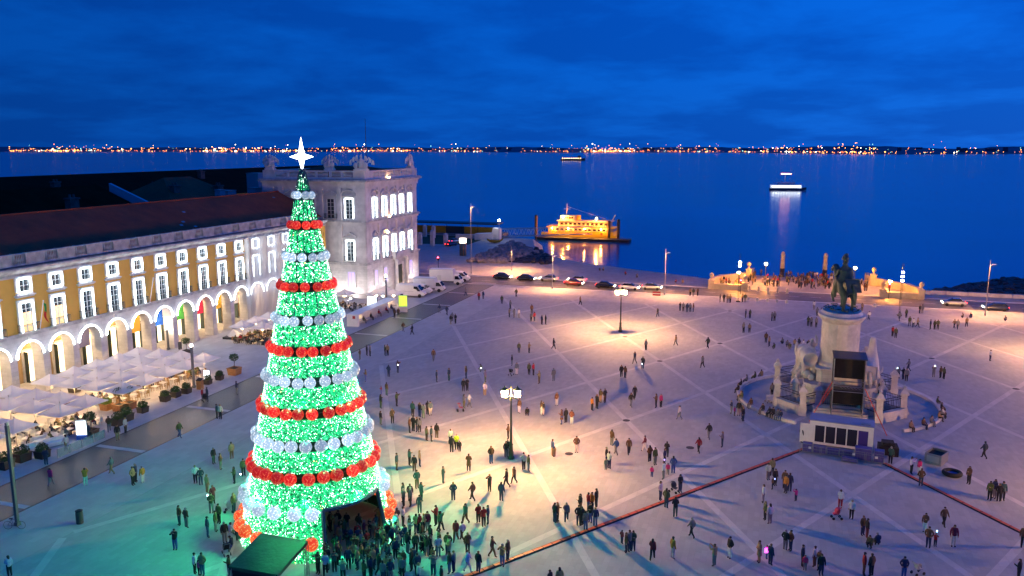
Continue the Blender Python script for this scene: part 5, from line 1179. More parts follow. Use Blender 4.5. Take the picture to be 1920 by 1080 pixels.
def shelter():
    A = at(668, 612); B = at(738, 580); d = (B - A); L = d.length; rz = math.atan2(d.y, d.x)
    o = thing('bench_shelter', 'long pale shelter wall with roof slab, bench and seated people', 'shelter', (A.x, A.y, 0), rz)
    b = MB(); b.box(0, L, 1.1, 1.35, 0, 1.9); b.build('back_wall', M_white, o, world=False)
    b = MB(); b.box(-.3, L + .3, -.5, 1.6, 1.9, 2.12); b.build('roof_slab', M_white, o, world=False)
    b = MB(); b.box(-.3, .25, -.5, 1.6, 0, 1.9); b.build('end_wall', M_white, o, world=False)
    b = MB(); b.box(.6, L, -.2, .35, .36, .46); b.box(.8, 1.0, -.1, .3, 0, .36); b.box(L / 2, L / 2 + .2, -.1, .3, 0, .36); b.box(L - .4, L - .2, -.1, .3, 0, .36); b.build('bench', M_stone_plain, o, world=False)
    b = MB(); b.box(2.0, 4.2, 1.06, 1.09, .6, 1.8); b.build('lit_panel', mat('shelter_glow', (1, .8, .4), .5, emit=(1, .7, .3), estr=1.0), o, world=False)
    b = MB(); b.box(-.31, -.30, 0, .5, 1.35, 1.85); b.build('red_sign', mat('red_plate', (.4, .02, .03), .5), o, world=False)
    return A, B
SH_A, SH_B = shelter()
def litter_bin(xp, yp, label, h=1.05):
    p = at(xp, yp); o = thing('litter_bin', label, 'bin', (p.x, p.y, 0), 0, 'litter bins'); b = MB(); b.lathe(0, 0, [(.26, 0), (.28, .05), (.28, h - .15), (.25, h)], 14); b.build('drum', mat('bin_grey', (.06, .065, .07), .5, metal=.3), o, world=False); b = MB(); b.lathe(0, 0, [(.29, h), (.29, h + .06), (.15, h + .1), (.12, h + .04)], 14); b.build('rim', M_iron, o, world=False)
litter_bin(150, 981, 'lone grey litter bin standing on the open paving'); litter_bin(669, 612, 'grey litter bin at the end of the bench shelter'); litter_bin(338, 655, 'grey litter bin beside an arcade pier')
def bicycle(p, rz, label):
    o = thing('bicycle', label, 'bicycle', (p.x, p.y, 0), rz); 
    for x in (-.52, .52):
        b = MB(); n = 18; b.path([(x + .33 * math.cos(2 * PI * i / n), 0, .34 + .33 * math.sin(2 * PI * i / n)) for i in range(n + 1)], .018, 4)
        w = b.build('wheel', M_rubber, o, world=False); s = MB()
        for i in range(8): a = PI * i / 8; s.tube((x - .32 * math.cos(a), 0, .34 - .32 * math.sin(a)), (x + .32 * math.cos(a), 0, .34 + .32 * math.sin(a)), .004, 3)
        s.build('spokes', M_steel, w, world=False)
    b = MB(); P = {'r': (-.52, 0, .34), 'bb': (-.08, 0, .30), 'st': (-.2, 0, .82), 'hd': (.36, 0, .80), 'f': (.52, 0, .34)}
    for a, c in (('r', 'bb'), ('bb', 'st'), ('st', 'hd'), ('hd', 'bb'), ('r', 'st'), ('hd', 'f')): b.tube(P[a], P[c], .018, 5)
    b.tube(P['hd'], (.33, 0, .98), .014, 5); b.tube((.33, -.26, 1.0), (.33, .26, 1.0), .013, 5); b.build('frame', mat('bike_teal', (.05, .12, .12), .4, metal=.3), o, world=False)
    b = MB(); b.cbox((-.22, 0, .9), (.26, .13, .06)); b.build('saddle', M_rubber, o, world=False)
bicycle(at(28, 992), R(20), 'bicycle leaning against the tall pale lamp column')
# black stage tent at the foot of the tree
def stage_tent():
    o = thing('stage_tent', 'black open fronted tent with sloping green lit roof at the foot of the tree', 'tent', (-31, 43.4, 0)); x0, x1, y0, y1 = -32.7, -29.2, 41.6, 45.0
    b = MB(); b.poly([(x0 - .1, y0 - .1, 3.15), (x1 + .1, y0 - .1, 3.15), (x1 + .1, y1 + .1, 3.75), (x0 - .1, y1 + .1, 3.75)]); b.poly([(x0 - .1, y0 - .1, 3.1), (x0 - .1, y1 + .1, 3.7), (x1 + .1, y1 + .1, 3.7), (x1 + .1, y0 - .1, 3.1)]); b.quad_strip([(x0 - .1, y0 - .1, 3.15), (x1 + .1, y0 - .1, 3.15), (x1 + .1, y1 + .1, 3.75), (x0 - .1, y1 + .1, 3.75), (x0 - .1, y0 - .1, 3.15)], [(x0 - .1, y0 - .1, 2.9), (x1 + .1, y0 - .1, 2.9), (x1 + .1, y1 + .1, 3.5), (x0 - .1, y1 + .1, 3.5), (x0 - .1, y0 - .1, 2.9)])
    b.build('roof_tarpaulin', mat('wet_black_tarpaulin', (.02, .03, .028), .38, .4, 1.2, .5), o)
    b = MB(); b.box(x0, x0 + .04, y0, y1, 0, 3.1); b.box(x0, x1 - .3, y0, y0 + .04, 0, 3.0); b.build('side_cloth', M_black, o)
    b = MB()
    for x in (x0, x1):
        for y in (y0, y1):
            for dx, dy in ((0, 0), (.22, 0), (0, .22), (.22, .22)): b.tube((x + dx - .11, y + dy - .11, 0), (x + dx - .11, y + dy - .11, 3.0 + (.5 if y > 43 else 0)), .025, 4)
            for i in range(7): z = .4 * i; b.tube((x - .11, y - .11, z), (x + .11, y + .11 * (-1) ** i, z + .4), .012, 4); b.tube((x + .11, y - .11, z), (x + .11, y + .11, z + .4), .012, 4)
            b.build('truss_leg', M_steel, o); b = MB()
    b.tube((x1, y0, 3.0), (x1, y1, 3.5), .03, 5); b.build('roof_beam', M_steel, o); b = MB(); b.tube((x1 - .2, y0, 2.75), (x1 - .2, y1, 3.25), .03, 5); b.build('roof_beam', M_steel, o)
    b = MB(); b.box(x0 + .1, x1 - .1, y0 + .1, y1 - .1, 0, .6); b.build('stage_floor', M_black, o)
stage_tent()

# ------------------------------------------------------------------ vehicles
M_tyre = M_rubber; M_rim = mat('wheel_rim', (.35, .35, .36), .35, metal=.6); M_vglass = mat('vehicle_glass', (.015, .02, .03), .06, spec=.8)
M_hl = mat('headlight_on', (1, .95, .8), .3, emit=(1, .86, .62), estr=30); M_tl = mat('tail_light_on', (.6, .02, .02), .3, emit=(1, .03, .02), estr=12); M_hloff = mat('headlight_off', (.6, .62, .65), .15)
def wheel(o, x, y, r, w=.22):
    b = MB(); b.lathe(0, 0, [(r * .62, -w / 2), (r * .95, -w / 2), (r, -w / 4), (r, w / 4), (r * .95, w / 2), (r * .62, w / 2)], 14); b.xf(Matrix.Translation((x, y, r)) @ Matrix.Rotation(PI / 2, 4, 'X')); t = b.build('wheel', M_tyre, o, world=False)
    b = MB(); b.cyl(0, 0, -w * .46, w * .46, r * .63, r * .63, 12); b.xf(Matrix.Translation((x, y, r)) @ Matrix.Rotation(PI / 2, 4, 'X')); b.build('rim', M_rim, t, world=False)
def loft(b, secs, m=0):
    "secs: list of (x, [(y,z)...]) closed outlines with equal counts"
    n = len(secs[0][1]); vs = [(x, y, z) for x, s in secs for y, z in s]; fs = []
    for i in range(len(secs) - 1):
        for j in range(n): j2 = (j + 1) % n; fs.append((i * n + j, (i + 1) * n + j, (i + 1) * n + j2, i * n + j2))
    fs.append(tuple(range(n))); fs.append(tuple((len(secs) - 1) * n + j for j in range(n))[::-1]); b.add(vs, fs, m)
def car(x, y, rz, label, paint, wagon=False, lights=True):
    o = thing('car', label, 'car', (x, y, 0), rz, 'cars on the riverside road'); L, W = 4.3, .86
    def sec(h0, h1, w0, w1): return [(-w0, h0), (w0, h0), (w0 * 1.0, (h0 + h1) / 2), (w1, h1), (-w1, h1), (-w0, (h0 + h1) / 2)]
    b = MB(); loft(b, [(-2.12, sec(.38, .78, .70, .66)), (-1.95, sec(.26, .90, .84, .76)), (-1.2, sec(.2, .96, W, .80)), (0, sec(.2, .95, W, .80)), (1.0, sec(.2, .92, W, .80)), (1.8, sec(.24, .78, .84, .74)), (2.12, sec(.34, .62, .70, .62))]); fixn(b.build('body', paint, o, True, world=False))
    b = MB(); back = -2.0 if wagon else -1.55
    loft(b, [(back, sec(.92, .97, .74, .70)), (back + .45, sec(.92, 1.40, .76, .58)), (-.3, sec(.92, 1.46, .78, .60)), (.35, sec(.92, 1.42, .78, .58)), (1.12, sec(.90, .95, .76, .72))]); fixn(b.build('glasshouse', M_vglass, o, world=False))
    b = MB(); b.box(back + .5, .3, -.58, .58, 1.44, 1.475); b.build('roof', paint, o, world=False)
    for wx in (-1.32, 1.32):
        for wy in (-.78, .78): wheel(o, wx, wy, .31)
    for s in (-1, 1):
        b = MB(); b.cbox((2.06, s * .56, .62), (.14, .3, .14)); b.build('headlight', M_hl if lights else M_hloff, o, world=False); b = MB(); b.cbox((-2.08, s * .58, .74), (.1, .26, .14)); b.build('tail_light', M_tl, o, world=False)
    return o
P_dark = mat('car_paint_black', (.012, .013, .016), .2, coat=.6); P_silver = mat('car_paint_silver', (.45, .46, .48), .25, metal=.5, coat=.5); P_white = mat('car_paint_white', (.72, .72, .72), .25, coat=.5); P_navy = mat('car_paint_navy', (.02, .03, .07), .22, coat=.6); P_red = mat('car_paint_maroon', (.12, .015, .02), .22, coat=.6)
cars = [(942, 523, 0, P_dark, 'dark saloon car, first in the line of traffic beyond the white trucks'), (987, 526, 0, P_dark, 'dark saloon car, second in the line of traffic beyond the white trucks'), (1029, 527, PI, P_silver, 'silver car between the two dark saloons and the slim road pole'), (1076, 535, 0, P_red, 'dark maroon car in front of a white car on the road'), (1082, 529, PI, P_white, 'white car half hidden behind the dark maroon car'), (1135, 540, 0, P_dark, 'black car just left of the far lantern post on the road'), (1180, 543, 0, P_white, 'white small car right of the far lantern post'), (1222, 543, 0, P_silver, 'silver car beside the tall slim road pole'), (1788, 573, PI, P_silver, 'silver car on the road beyond the monument'), (1866, 582, PI, P_navy, 'dark blue estate car beside the slim pole at the right')]
for i, (xp, yp, rz, pt, lb) in enumerate(cars): p = at(xp, yp); car(p.x, p.y, rz, lb, pt, i == 9)
for i, (xp, yp) in enumerate([(846, 461), (853, 455)]): p = at(xp, yp); car(p.x, p.y, R(70), ['grey car parked by the pier, nearer one', 'pale car parked by the pier, further one'][i], [P_navy, P_silver][i], False, False)['group'] = 'cars parked by the pier'
def van(p, rz, label, L=5.6, H=2.5, boxy=False):
    o = thing('van', label, 'truck' if boxy else 'van', (p.x, p.y, 0), rz, 'white vans and trucks parked before the tower'); W = .98
    cab = MB(); hb = 1.15
    def sec(z0, z1, w0, w1): return [(-w0, z0), (w0, z0), (w0, (z0 + z1) / 2), (w1, z1), (-w1, z1), (-w0, (z0 + z1) / 2)]
    xf = L / 2; cabl = 1.9
    if boxy:
        loft(cab, [(xf - cabl, sec(.45, 2.25, W * .96, W * .86)), (xf - .95, sec(.45, 2.22, W * .96, W * .84)), (xf - .35, sec(.42, 1.25, W * .94, W * .84)), (xf, sec(.42, .85, W * .86, W * .78))]); fixn(cab.build('cab', M_white, o, world=False))
        b = MB(); b.box(-xf, xf - cabl - .08, -W * 1.12, W * 1.12, .85, H); b.build('cargo_box', mat('truck_box_white', (.74, .74, .75), .5, .05, .8), o, world=False)
        for z in (.9, H - .06): b = MB(); b.box(-xf - .01, xf - cabl - .07, -W * 1.13, W * 1.13, z - .03, z + .05); b.build('box_rail', M_steel, o, world=False)
        b = MB(); b.box(-xf + 1.8, -xf + 2.7, -W * 1.125, -W * 1.121, 1.05, 2.2); b.build('side_door', M_sash, o, world=False)
        b = MB(); b.box(-xf, xf - .4, -.5, .5, .5, .7); b.build('chassis', M_iron, o, world=False)
    else:
        loft(cab, [(-xf, sec(.4, H, W, W * .88)), (-xf + .3, sec(.35, H + .05, W, W * .88)), (xf - 2.1, sec(.35, H, W, W * .88)), (xf - 1.55, sec(.35, H - .12, W, W * .84)), (xf - .75, sec(.35, 1.35, W * .98, W * .86)), (xf - .1, sec(.38, 1.0, W * .92, W * .82)), (xf, sec(.42, .8, W * .86, W * .78))]); fixn(cab.build('body', M_white, o, world=False))
        b = MB(); b.box(-xf + .4, xf - 2.2, -W - .012, -W + .01, 1.2, 1.24); b.build('side_trim', M_steel, o, world=False)
    zt = 2.15 if boxy else H - .18; x1 = xf - (.93 if boxy else 1.5); x2 = xf - (.36 if boxy else .78); zb = 1.28 if boxy else 1.38
    b = MB(); b.add([(x1 + .02, -.76, zt), (x1 + .02, .76, zt), (x2 + .03, .80, zb), (x2 + .03, -.80, zb)], [(0, 1, 2, 3)]); b.xf(Matrix.Translation((.05, 0, .03))); b.build('windscreen', M_vglass, o, world=False)
    for s in (-1, 1):
        b = MB(); b.prism([(x1 - .75, s * (W * .97 + .005), 1.3), (x2 - .1, s * (W * .97 + .005), 1.3), (x1 - .02, s * (W * .9 + .012), zt - .1), (x1 - .75, s * (W * .9 + .012), zt - .1)], (0, s * .02, 0)); b.build('side_window', M_vglass, o, world=False)
        b = MB(); b.cbox((xf - .08, s * .68, .86), (.16, .3, .2)); b.build('headlight', M_hloff, o, world=False)
        b = MB(); b.cbox((x2 - .15, s * (W + .16), 1.5), (.1, .2, .3)); b.build('mirror', M_black, o, world=False)
        for wx in (-xf + 1.15, xf - 1.0): wheel(o, wx, s * (W - .1), .38, .26)
    b = MB(); b.box(xf - .06, xf + .06, -W * .86, W * .86, .36, .58); b.build('bumper', mat('van_bumper', (.08, .08, .085), .6), o, world=False)
van(at(772, 556), R(6), 'white panel van, nearest of the row parked before the tower', 6.0, 2.55)
van(at(787, 551) , R(6), 'white van tucked behind the nearest panel van', 5.2, 2.0)
van(at(806, 546), R(6), 'white box truck with sloped nose, between the panel van and the big truck', 6.6, 2.95, True)
van(at(838, 533), R(8), 'large white box truck, tallest of the parked row', 7.4, 3.5, True)
van(at(860, 527), R(8), 'white van nosing out behind the largest box truck', 5.2, 2.3)

# ------------------------------------------------------------------ riverside: promenade wall, bollards, rocks, pier, boats
def bollard(xp, yp, label, h=.75, stone_=True):
    p = at(xp, yp); o = thing('stone_bollard', label, 'bollard', (p.x, p.y, 0), 0, 'pale bollards beside the road'); b = MB(); b.lathe(0, 0, [(.24, 0), (.22, h - .2), (.26, h - .15), (.16, h), (.02, h + .04)], 10); b.build('shaft', M_marble, o, True, world=False); b = MB(); b.box(-.3, .3, -.3, .3, 0, .06); b.build('foot', M_stone_plain, o, world=False)
for i, x in enumerate((1405, 1422, 1440, 1458, 1476)): bollard(x, 545 + i * 1.2, 'pale bollard on the quay side of the road, %s from the left' % ORD[i], 1.1)
for i, x in enumerate((1402, 1420, 1439, 1457, 1475, 1602, 1640)): bollard(x, 563 + i * 1.4 + (4 if x > 1500 else 0), 'low pale bollard on the square side of the road, %s from the left' % ORD[i], .7)
o = thing('promenade_wall', 'long low pale wall along the promenade right of the quay', 'wall', (60, 187, 0))
for i in range(18): b = MB(); x = 30.5 + 4.0 * i; b.box(x, x + 3.9, 186.6, 187.1, 0, .75 + .02 * (i % 3)); b.build('wall_block', M_stone_plain, o)
M_rock = mat('dark_wet_rock', (.018, .018, .022), .55, .5, .6, .6); M_rockl = mat('pale_rock', (.23, .22, .215), .85, .35, .8, .5)
def rocks(name, label, n, fn, m, s0, s1, seed):
    rnd = random.Random(seed); b = MB()
    for i in range(n):
        x, y, z = fn(rnd); s = rnd.uniform(s0, s1); st = len(b.v); b.ball((0, 0, 0), s, 6, 0, rnd.uniform(.7, 1.4), rnd.uniform(.7, 1.3), rnd.uniform(.5, .8))
        b.v[st:] = [(p[0] * rnd.uniform(.8, 1.2), p[1] * rnd.uniform(.8, 1.2), p[2] * rnd.uniform(.8, 1.2)) for p in b.v[st:]]; b.xf(Matrix.Translation((x, y, z)) @ Matrix.Rotation(rnd.uniform(0, 6), 4, 'Z'), st)
    tag(b.build(name, m), label, 'rocks', kind='stuff')
def in_tri(r, A, B, C, z):
    u, v = r.random(), r.random()
    if u + v > 1: u, v = 1 - u, 1 - v
    return at(A[0] + u * (B[0] - A[0]) + v * (C[0] - A[0]), A[1] + u * (B[1] - A[1]) + v * (C[1] - A[1]), z)
def pale_f(r):
    p = in_tri(r, (872, 490), (962, 452), (1012, 474), .3) if r.random() < .6 else in_tri(r, (872, 490), (1012, 474), (945, 492), .3)
    return p.x, p.y, r.uniform(.0, .7)
rocks('rock_bank', 'bank of pale grey boulders sloping to the water beside the pier', 620, pale_f, M_rockl, .35, 1.0, 4)
def dark_f(r):
    p = in_tri(r, (935, 494), (1008, 470), (1036, 492), -.6) if r.random() < .7 else in_tri(r, (935, 494), (1036, 492), (1028, 500), -.6)
    return p.x, p.y, r.uniform(-1.6, .4)
rocks('weedy_rock_bank', 'dark weed covered rocks at the waterline beside the pier', 560, dark_f, M_rock, .5, 1.2, 5)
def right_f(r):
    x = 32 + 75 * r.random(); u = r.random(); w = 15 + 30 * min(1, (x - 32) / 25); return x, 189 + w * u, WZ - .1 + 1.9 * (1 - u) * r.uniform(.5, 1)
rocks('foreshore_rocks', 'wide dark foreshore of weedy rocks right of the quay', 2200, right_f, M_rock, .4, 1.3, 6)

def quay():
    q = thing('landing_quay', 'stone landing quay with curved walls and ball finials at the river edge', 'quay', (8, 188, 0)); ms = mat('quay_limestone', (.50, .44, .34), .8, .25, .5, .3, detail=9)
    # sloping apron down to the steps
    b = MB(); b.add([(-12, 181, .03), (28, 181, .03), (26, 206, -.5), (-10, 206, -.5), (-12, 181, -3.4), (28, 181, -3.4), (26, 206, -3.4), (-10, 206, -3.4)], [(0, 1, 2, 3), (3, 2, 6, 7), (1, 5, 6, 2), (0, 3, 7, 4)]); b.build('apron', mat('quay_paving', (.42, .37, .29), .75, .2, .6, .2), q)
    for i in range(6): b = MB(); b.box(-8, 24, 206 + .8 * i, 206.8 + .8 * i, -3.5, -.7 - .3 * i); b.build('step', ms, q)
    # each arm: straight wall from the road, then a curve out to the finial by the water
    for sg, cx in ((-1, 8), (1, 8)):
        P = [(cx + sg * 20.6, 180.6), (cx + sg * 19.5, 180.4), (cx + sg * 16.0, 182.5), (cx + sg * 14.2, 187), (cx + sg * 13.6, 192), (cx + sg * 13.2, 198), (cx + sg * 12.8, 204)]
        # outer low wall
        pts = [(cx + sg * 20.6, 179.8), (cx + sg * 20.8, 184), (cx + sg * 19.2, 189.5), (cx + sg * 15.4, 193.6), (cx + sg * 13.2, 198.5), (cx + sg * 12.8, 205)]
        for i in range(len(pts) - 1):
            a, c = Vector(pts[i]), Vector(pts[i + 1]); d = (c - a).normalized(); n = Vector((-d.y, d.x)) * .42; h = 1.55 - .06 * i; z0 = -3.2
            w = MB(); w.add([(*(a + n), z0), (*(a - n), z0), (*(c - n), z0), (*(c + n), z0), (*(a + n), h), (*(a - n), h), (*(c - n), h - .06), (*(c + n), h - .06)], [(4, 5, 6, 7), (0, 1, 5, 4), (2, 3, 7, 6), (1, 2, 6, 5), (3, 0, 4, 7)]); fixn(w.build('wall', ms, q))
            w = MB(); w.add([(*(a + n * 1.25), h), (*(a - n * 1.25), h), (*(c - n * 1.25), h - .06), (*(c + n * 1.25), h - .06), (*(a + n * 1.25), h + .18), (*(a - n * 1.25), h + .18), (*(c - n * 1.25), h + .12), (*(c + n * 1.25), h + .12)], [(4, 5, 6, 7), (0, 1, 5, 4), (2, 3, 7, 6), (1, 2, 6, 5), (3, 0, 4, 7), (0, 3, 2, 1)]); fixn(w.build('coping', ms, q))
        # front return wall along the road
        w = MB(); x0, x1 = sorted((cx + sg * 20.6, cx + sg * 13.8)); w.box(x0, x1, 179.5, 180.3, 0, 1.0); w.box(x0 - .1, x1 + .1, 179.4, 180.4, 1.0, 1.16); w.build('front_wall', ms, q)
        for (x, y, h) in ((cx + sg * 20.6, 179.8, 1.7), (cx + sg * 13.6, 179.9, 1.5), (cx + sg * 13.4, 196.5, 2.1)):
            b = MB(); b.box(x - .6, x + .6, y - .6, y + .6, -1.5, h); b.box(x - .75, x + .75, y - .75, y + .75, h, h + .22); b.lathe(x, y, [(.5, h + .22), (.22, h + .6), (.2, h + .8), (.42, h + 1.0), (.5, h + 1.3), (.42, h + 1.6), (.15, h + 1.78), (.02, h + 1.85)], 12); b.build('finial_post', ms, q, False)
    # lamp plinths
    for i, (x, y) in enumerate(((-1.6, 192), (17.1, 192), (-7.0, 181), (22.9, 181))):
        o = thing('quay_lamp', ['orange glowing lamp on the quay left of the columns', 'orange glowing lamp on the quay right of the bronze rider', 'orange glowing lamp beside the road at the left end of the quay', 'orange glowing lamp beside the road at the right end of the quay'][i], 'lamp', (x, y, 0), 0, 'orange lamps of the quay'); zl = (4.3, 4.2, 3.7, 3.2)[i]
        b = MB(); b.box(-.7, .7, -.7, .7, -1.2, .9 if i < 2 else .25); b.build('plinth', ms, o, world=False); b = MB(); b.lathe(0, 0, [(.14, .2), (.1, .6), (.05, zl - .35), (.12, zl - .3)], 8); b.build('post', M_post, o, world=False); b = MB(); b.ball((0, 0, zl), .3, 12); b.build('globe', M_sodium, o, True, world=False); b = MB(); b.lathe(0, 0, [(.3, zl + .15), (.1, zl + .4), (.02, zl + .5)], 8); b.build('cap', M_post, o, world=False)
    for i, x in enumerate((2.1, 11.65)):
        o = thing('river_column', ['tall stone column rising from the water at the quay, left one', 'tall stone column rising from the water at the quay, right one'][i], 'column', (x, 205.3, 0), 0, 'twin columns at the quay')
        b = MB(); b.lathe(0, 0, [(.7, -3.4), (.7, -.4), (.56, -.2), (.53, 1.6)], 14); b.build('wet_base', M_rock, o, True, world=False); b = MB(); b.lathe(0, 0, [(.53, 1.6), (.48, 3), (.43, 4.7), (.52, 4.78), (.52, 5.0), (.34, 5.1), (.4, 5.35), (.26, 5.55), (.02, 5.65)], 14); b.build('shaft', mat('river_column_stone', (.34, .33, .33), .8, .3, 1.2), o, True, world=False)
    for i, (xp, yp) in enumerate(((1384, 566), (1686, 592))):
        p = at(xp, yp); o = thing('light_mast', ['lattice mast with white floodlights at the left end of the quay', 'lattice mast with white floodlights at the right end of the quay'][i], 'light mast', (p.x, p.y, 0)); b = MB(); H = 8.2
        for dx, dy in ((-.15, -.15), (.15, -.15), (0, .17)): b.tube((dx, dy, 0), (dx, dy, H + 1.5), .025, 4)
        for j in range(18): z = H * j / 18; b.tube((-.15, -.15, z), (.15, -.15, z + .45), .012, 3); b.tube((.15, -.15, z), (0, .17, z + .45), .012, 3); b.tube((0, .17, z), (-.15, -.15, z + .45), .012, 3)
        b.build('lattice', M_iron, o, world=False); b = MB(); b.box(-.4, .4, -.4, .4, 0, .2); b.build('foot', M_iron, o, world=False)
        for j in range(3 if i else 2):
            z = H - .2 - .75 * j; b = MB(); b.cbox((.05, .02, z), (.5, .35, .35)); l = b.build('floodlight', M_iron, o, world=False); b = MB(); b.cbox((.02, -.19, z - .02), (.44, .05, .30)); b.build('floodlight_glass', mat('flood_white_%d' % i, (1, 1, 1), .3, emit=((.75, .9, 1), (.8, .75, 1))[i], estr=60), l, world=False)
quay()

def pier():
    p = thing('ferry_terminal', 'low ferry terminal pier with yellow panels under a flat canopy', 'pier', (-115, 268, 0)); my = mat('yellow_panel', (.42, .26, .02), .6, .15, .4); mb = mat('terminal_dark', (.03, .05, .07), .6)
    b = MB(); b.box(-170, -92, 267, 281, -4, .1); b.build('deck', M_asph, p)
    for x0, x1, m, nm in ((-140, -111, my, 'yellow_panel'), (-111, -104, mb, 'dark_panel'), (-104, -92, my, 'yellow_panel'), (-170, -140, mb, 'dark_panel')):
        b = MB(); b.box(x0 + .05, x1 - .05, 268, 268.4, .4, 2.9); b.build(nm, m, p)
    b = MB(); b.box(-170, -91, 265.5, 272, 4.0, 4.35); b.build('canopy', M_iron, p)
    for i in range(14): b = MB(); x = -168 + 5.8 * i; b.tube((x, 266.5, 0), (x, 266.5, 4), .1, 6); b.build('canopy_post', M_iron, p)
    w = thing('white_hut', 'small white sloped hut at the head of the gangway', 'hut', (-91, 256, 0)); b = MB(); b.prism([(-95, 254, 0), (-86.5, 254, 0), (-86.5, 254, 3.9), (-88.5, 254, 4.2), (-89, 254, 2.4), (-95, 254, 2.0)], (0, 3, 0)); fixn(b.build('shell', M_white, w)); b = MB(); b.box(-88.3, -87.2, 253.97, 253.99, .2, 2.0); b.build('door', M_sash, w)
    lp = thing('pier_lamp', 'bright white lamp at the head of the gangway', 'lamp', (-86, 253, 0)); b = MB(); b.tube((-86, 253, 0), (-86, 253, 6.6), .08, 6); b.build('post', M_steel, lp); b = MB(); b.ball((-86, 253, 6.8), .3, 10); b.build('globe', mat('pier_lamp_glow', (1, .95, .8), .3, emit=(1, .95, .8), estr=160), lp, True)
    g = thing('gangway', 'steel truss gangway bridging from the hut to the pontoon', 'gangway', (-84, 268, 0)); b = MB(); A, B = Vector((-90, 262, .4)), Vector((-62, 283, .2)); n = 14; up_ = Vector((0, 0, 2.6)); side = Vector((.8, -1.1, 0))
    for s in (-1, 1):
        o_ = side * s
        b.tube(A + o_, B + o_, .1, 5); b.tube(A + o_ + up_, B + o_ + up_, .1, 5)
        for i in range(n): u = A + (B - A) * i / n; v = A + (B - A) * (i + 1) / n; b.tube(u + o_, (u + v) / 2 + o_ + up_, .06, 4); b.tube((u + v) / 2 + o_ + up_, v + o_, .06, 4)
    b.build('truss', mat('gangway_steel', (.30, .42, .45), .5, metal=.3), g); b = MB(); b.add([A + side, A - side, B - side, B + side], [(0, 1, 2, 3)]); b.build('walkway', M_iron, g)
    po = thing('pontoon', 'long dark floating pontoon beneath the yellow ferry', 'pontoon', (-62, 287, WZ)); b = MB(); b.box(-82, -48.5, 283.5, 288.5, WZ - .5, WZ + .9); b.build('hull', mat('pontoon_black', (.02, .018, .018), .6), po)
    for i in range(10): b = MB(); x = -52.2 + .5 * i; b.tube((x, 284, WZ + .9), (x, 284, WZ + 2.0), .03, 4); b.build('rail_post', M_steel, po)
    for i, (x, h) in enumerate(((-56.8, 6.0), (-53.4, 6.6), (-84, 7.4))): o = thing('mooring_pile', ['rusty mooring pile beside the ferry, the left of two at its stern', 'rusty mooring pile at the pontoon end, thicker one', 'dark mooring pile rising behind the gangway'][i], 'pile', (x, 289.5, 0), 0, 'mooring piles'); b = MB(); b.cyl(0, 0, -5, h - 2, .55, .55, 14); b.build('shaft', mat('rusty_pile', (.20, .10, .03), .7, .4, 1), o, True, world=False); b = MB(); b.lathe(0, 0, [(.6, h - 2), (.6, h - 1.8), (.1, h - 1.5)], 14); b.build('cap', M_iron, o, world=False)
    # timber and stone posts on the quay left, kiosk, advertising column, small boat
    for i, (xp, yp, h) in enumerate(((788, 459, 4.0), (811, 461, 5.0), (836, 461, 4.0), (797, 444, 4.2), (813, 446, 4.2))): q = at(xp, yp); o = thing('dock_post', 'pale stone gate post on the old dock, %s of five' % ['leftmost', 'tallest', 'rightmost', 'rear left', 'rear right'][i], 'post', (q.x, q.y, 0), 0, 'gate posts on the old dock'); b = MB(); b.box(-.55, .55, -.55, .55, 0, h - .5); b.build('shaft', M_marble, o, world=False); b = MB(); b.lathe(0, 0, [(.75, h - .5), (.75, h - .25), (.2, h)], 4); b.build('cap', M_marble, o, world=False)
    q = at(868, 479); o = thing('advertising_column', 'glass advertising column with glowing top on the promenade', 'kiosk', (q.x, q.y, 0)); b = MB(); b.cyl(0, 0, 0, 3.6, .95, .95, 12); b.build('drum', mat('column_glass', (.06, .10, .12), .2), o, True, world=False); b = MB(); b.cyl(0, 0, 3.6, 4.9, 1.0, 1.0, 12); b.build('lit_head', mat('column_glow', (1, .8, .6), .4, emit=(1, .8, .6), estr=4), o, True, world=False)
    for i in range(6): a = PI / 3 * i; b = MB(); b.tube((.97 * math.cos(a), .97 * math.sin(a), 0), (.97 * math.cos(a), .97 * math.sin(a), 3.6), .05, 4); b.build('rib', mat('orange_rib', (.5, .15, .03), .5), o, world=False)
    q = at(928, 456); o = thing('small_boat', 'small yellow and dark boat drawn up on the quay beside the hut', 'boat', (q.x, q.y, 0), R(10)); b = MB()
    secs = [(-2.6, [(-.1, 1.5), (.1, 1.5), (.05, 1.0), (-.05, 1.0)]), (-1.5, [(-.8, 1.1), (.8, 1.1), (.4, .3), (-.4, .3)]), (0, [(-1, 1.0), (1, 1.0), (.5, .1), (-.5, .1)]), (1.5, [(-.85, 1.1), (.85, 1.1), (.4, .3), (-.4, .3)]), (2.6, [(-.12, 1.7), (.12, 1.7), (.05, 1.1), (-.05, 1.1)])]; loft(b, secs); fixn(b.build('hull', mat('boat_yellow', (.5, .32, .02), .4), o, True, world=False)); b = MB(); b.box(-1.4, 1.4, -.85, .85, 1.0, 1.15); b.build('deck', M_rock, o, world=False)
    q = at(548 + 340, 447); o = thing('dock_wall', 'low pale wall along the green of the old dock', 'wall', (q.x, q.y, 0), R(12)); b = MB(); b.box(-6, 6, -.4, .4, 0, 1.2); b.build('wall_block', M_stone_plain, o, world=False); b = MB(); b.box(-6.1, 6.1, -.5, .5, 1.2, 1.35); b.build('coping', M_stone_plain, o, world=False)
    b = MB(); b.poly([(-125, 236, .012), (-92, 240, .012), (-93, 264, .012), (-130, 264, .012)]); tag(b.build('dock_lawn', mat('dark_lawn', (.03, .06, .02), .9, .3, 1)), 'dark grass plot of the old dock behind the tower', 'grass', kind='stuff')
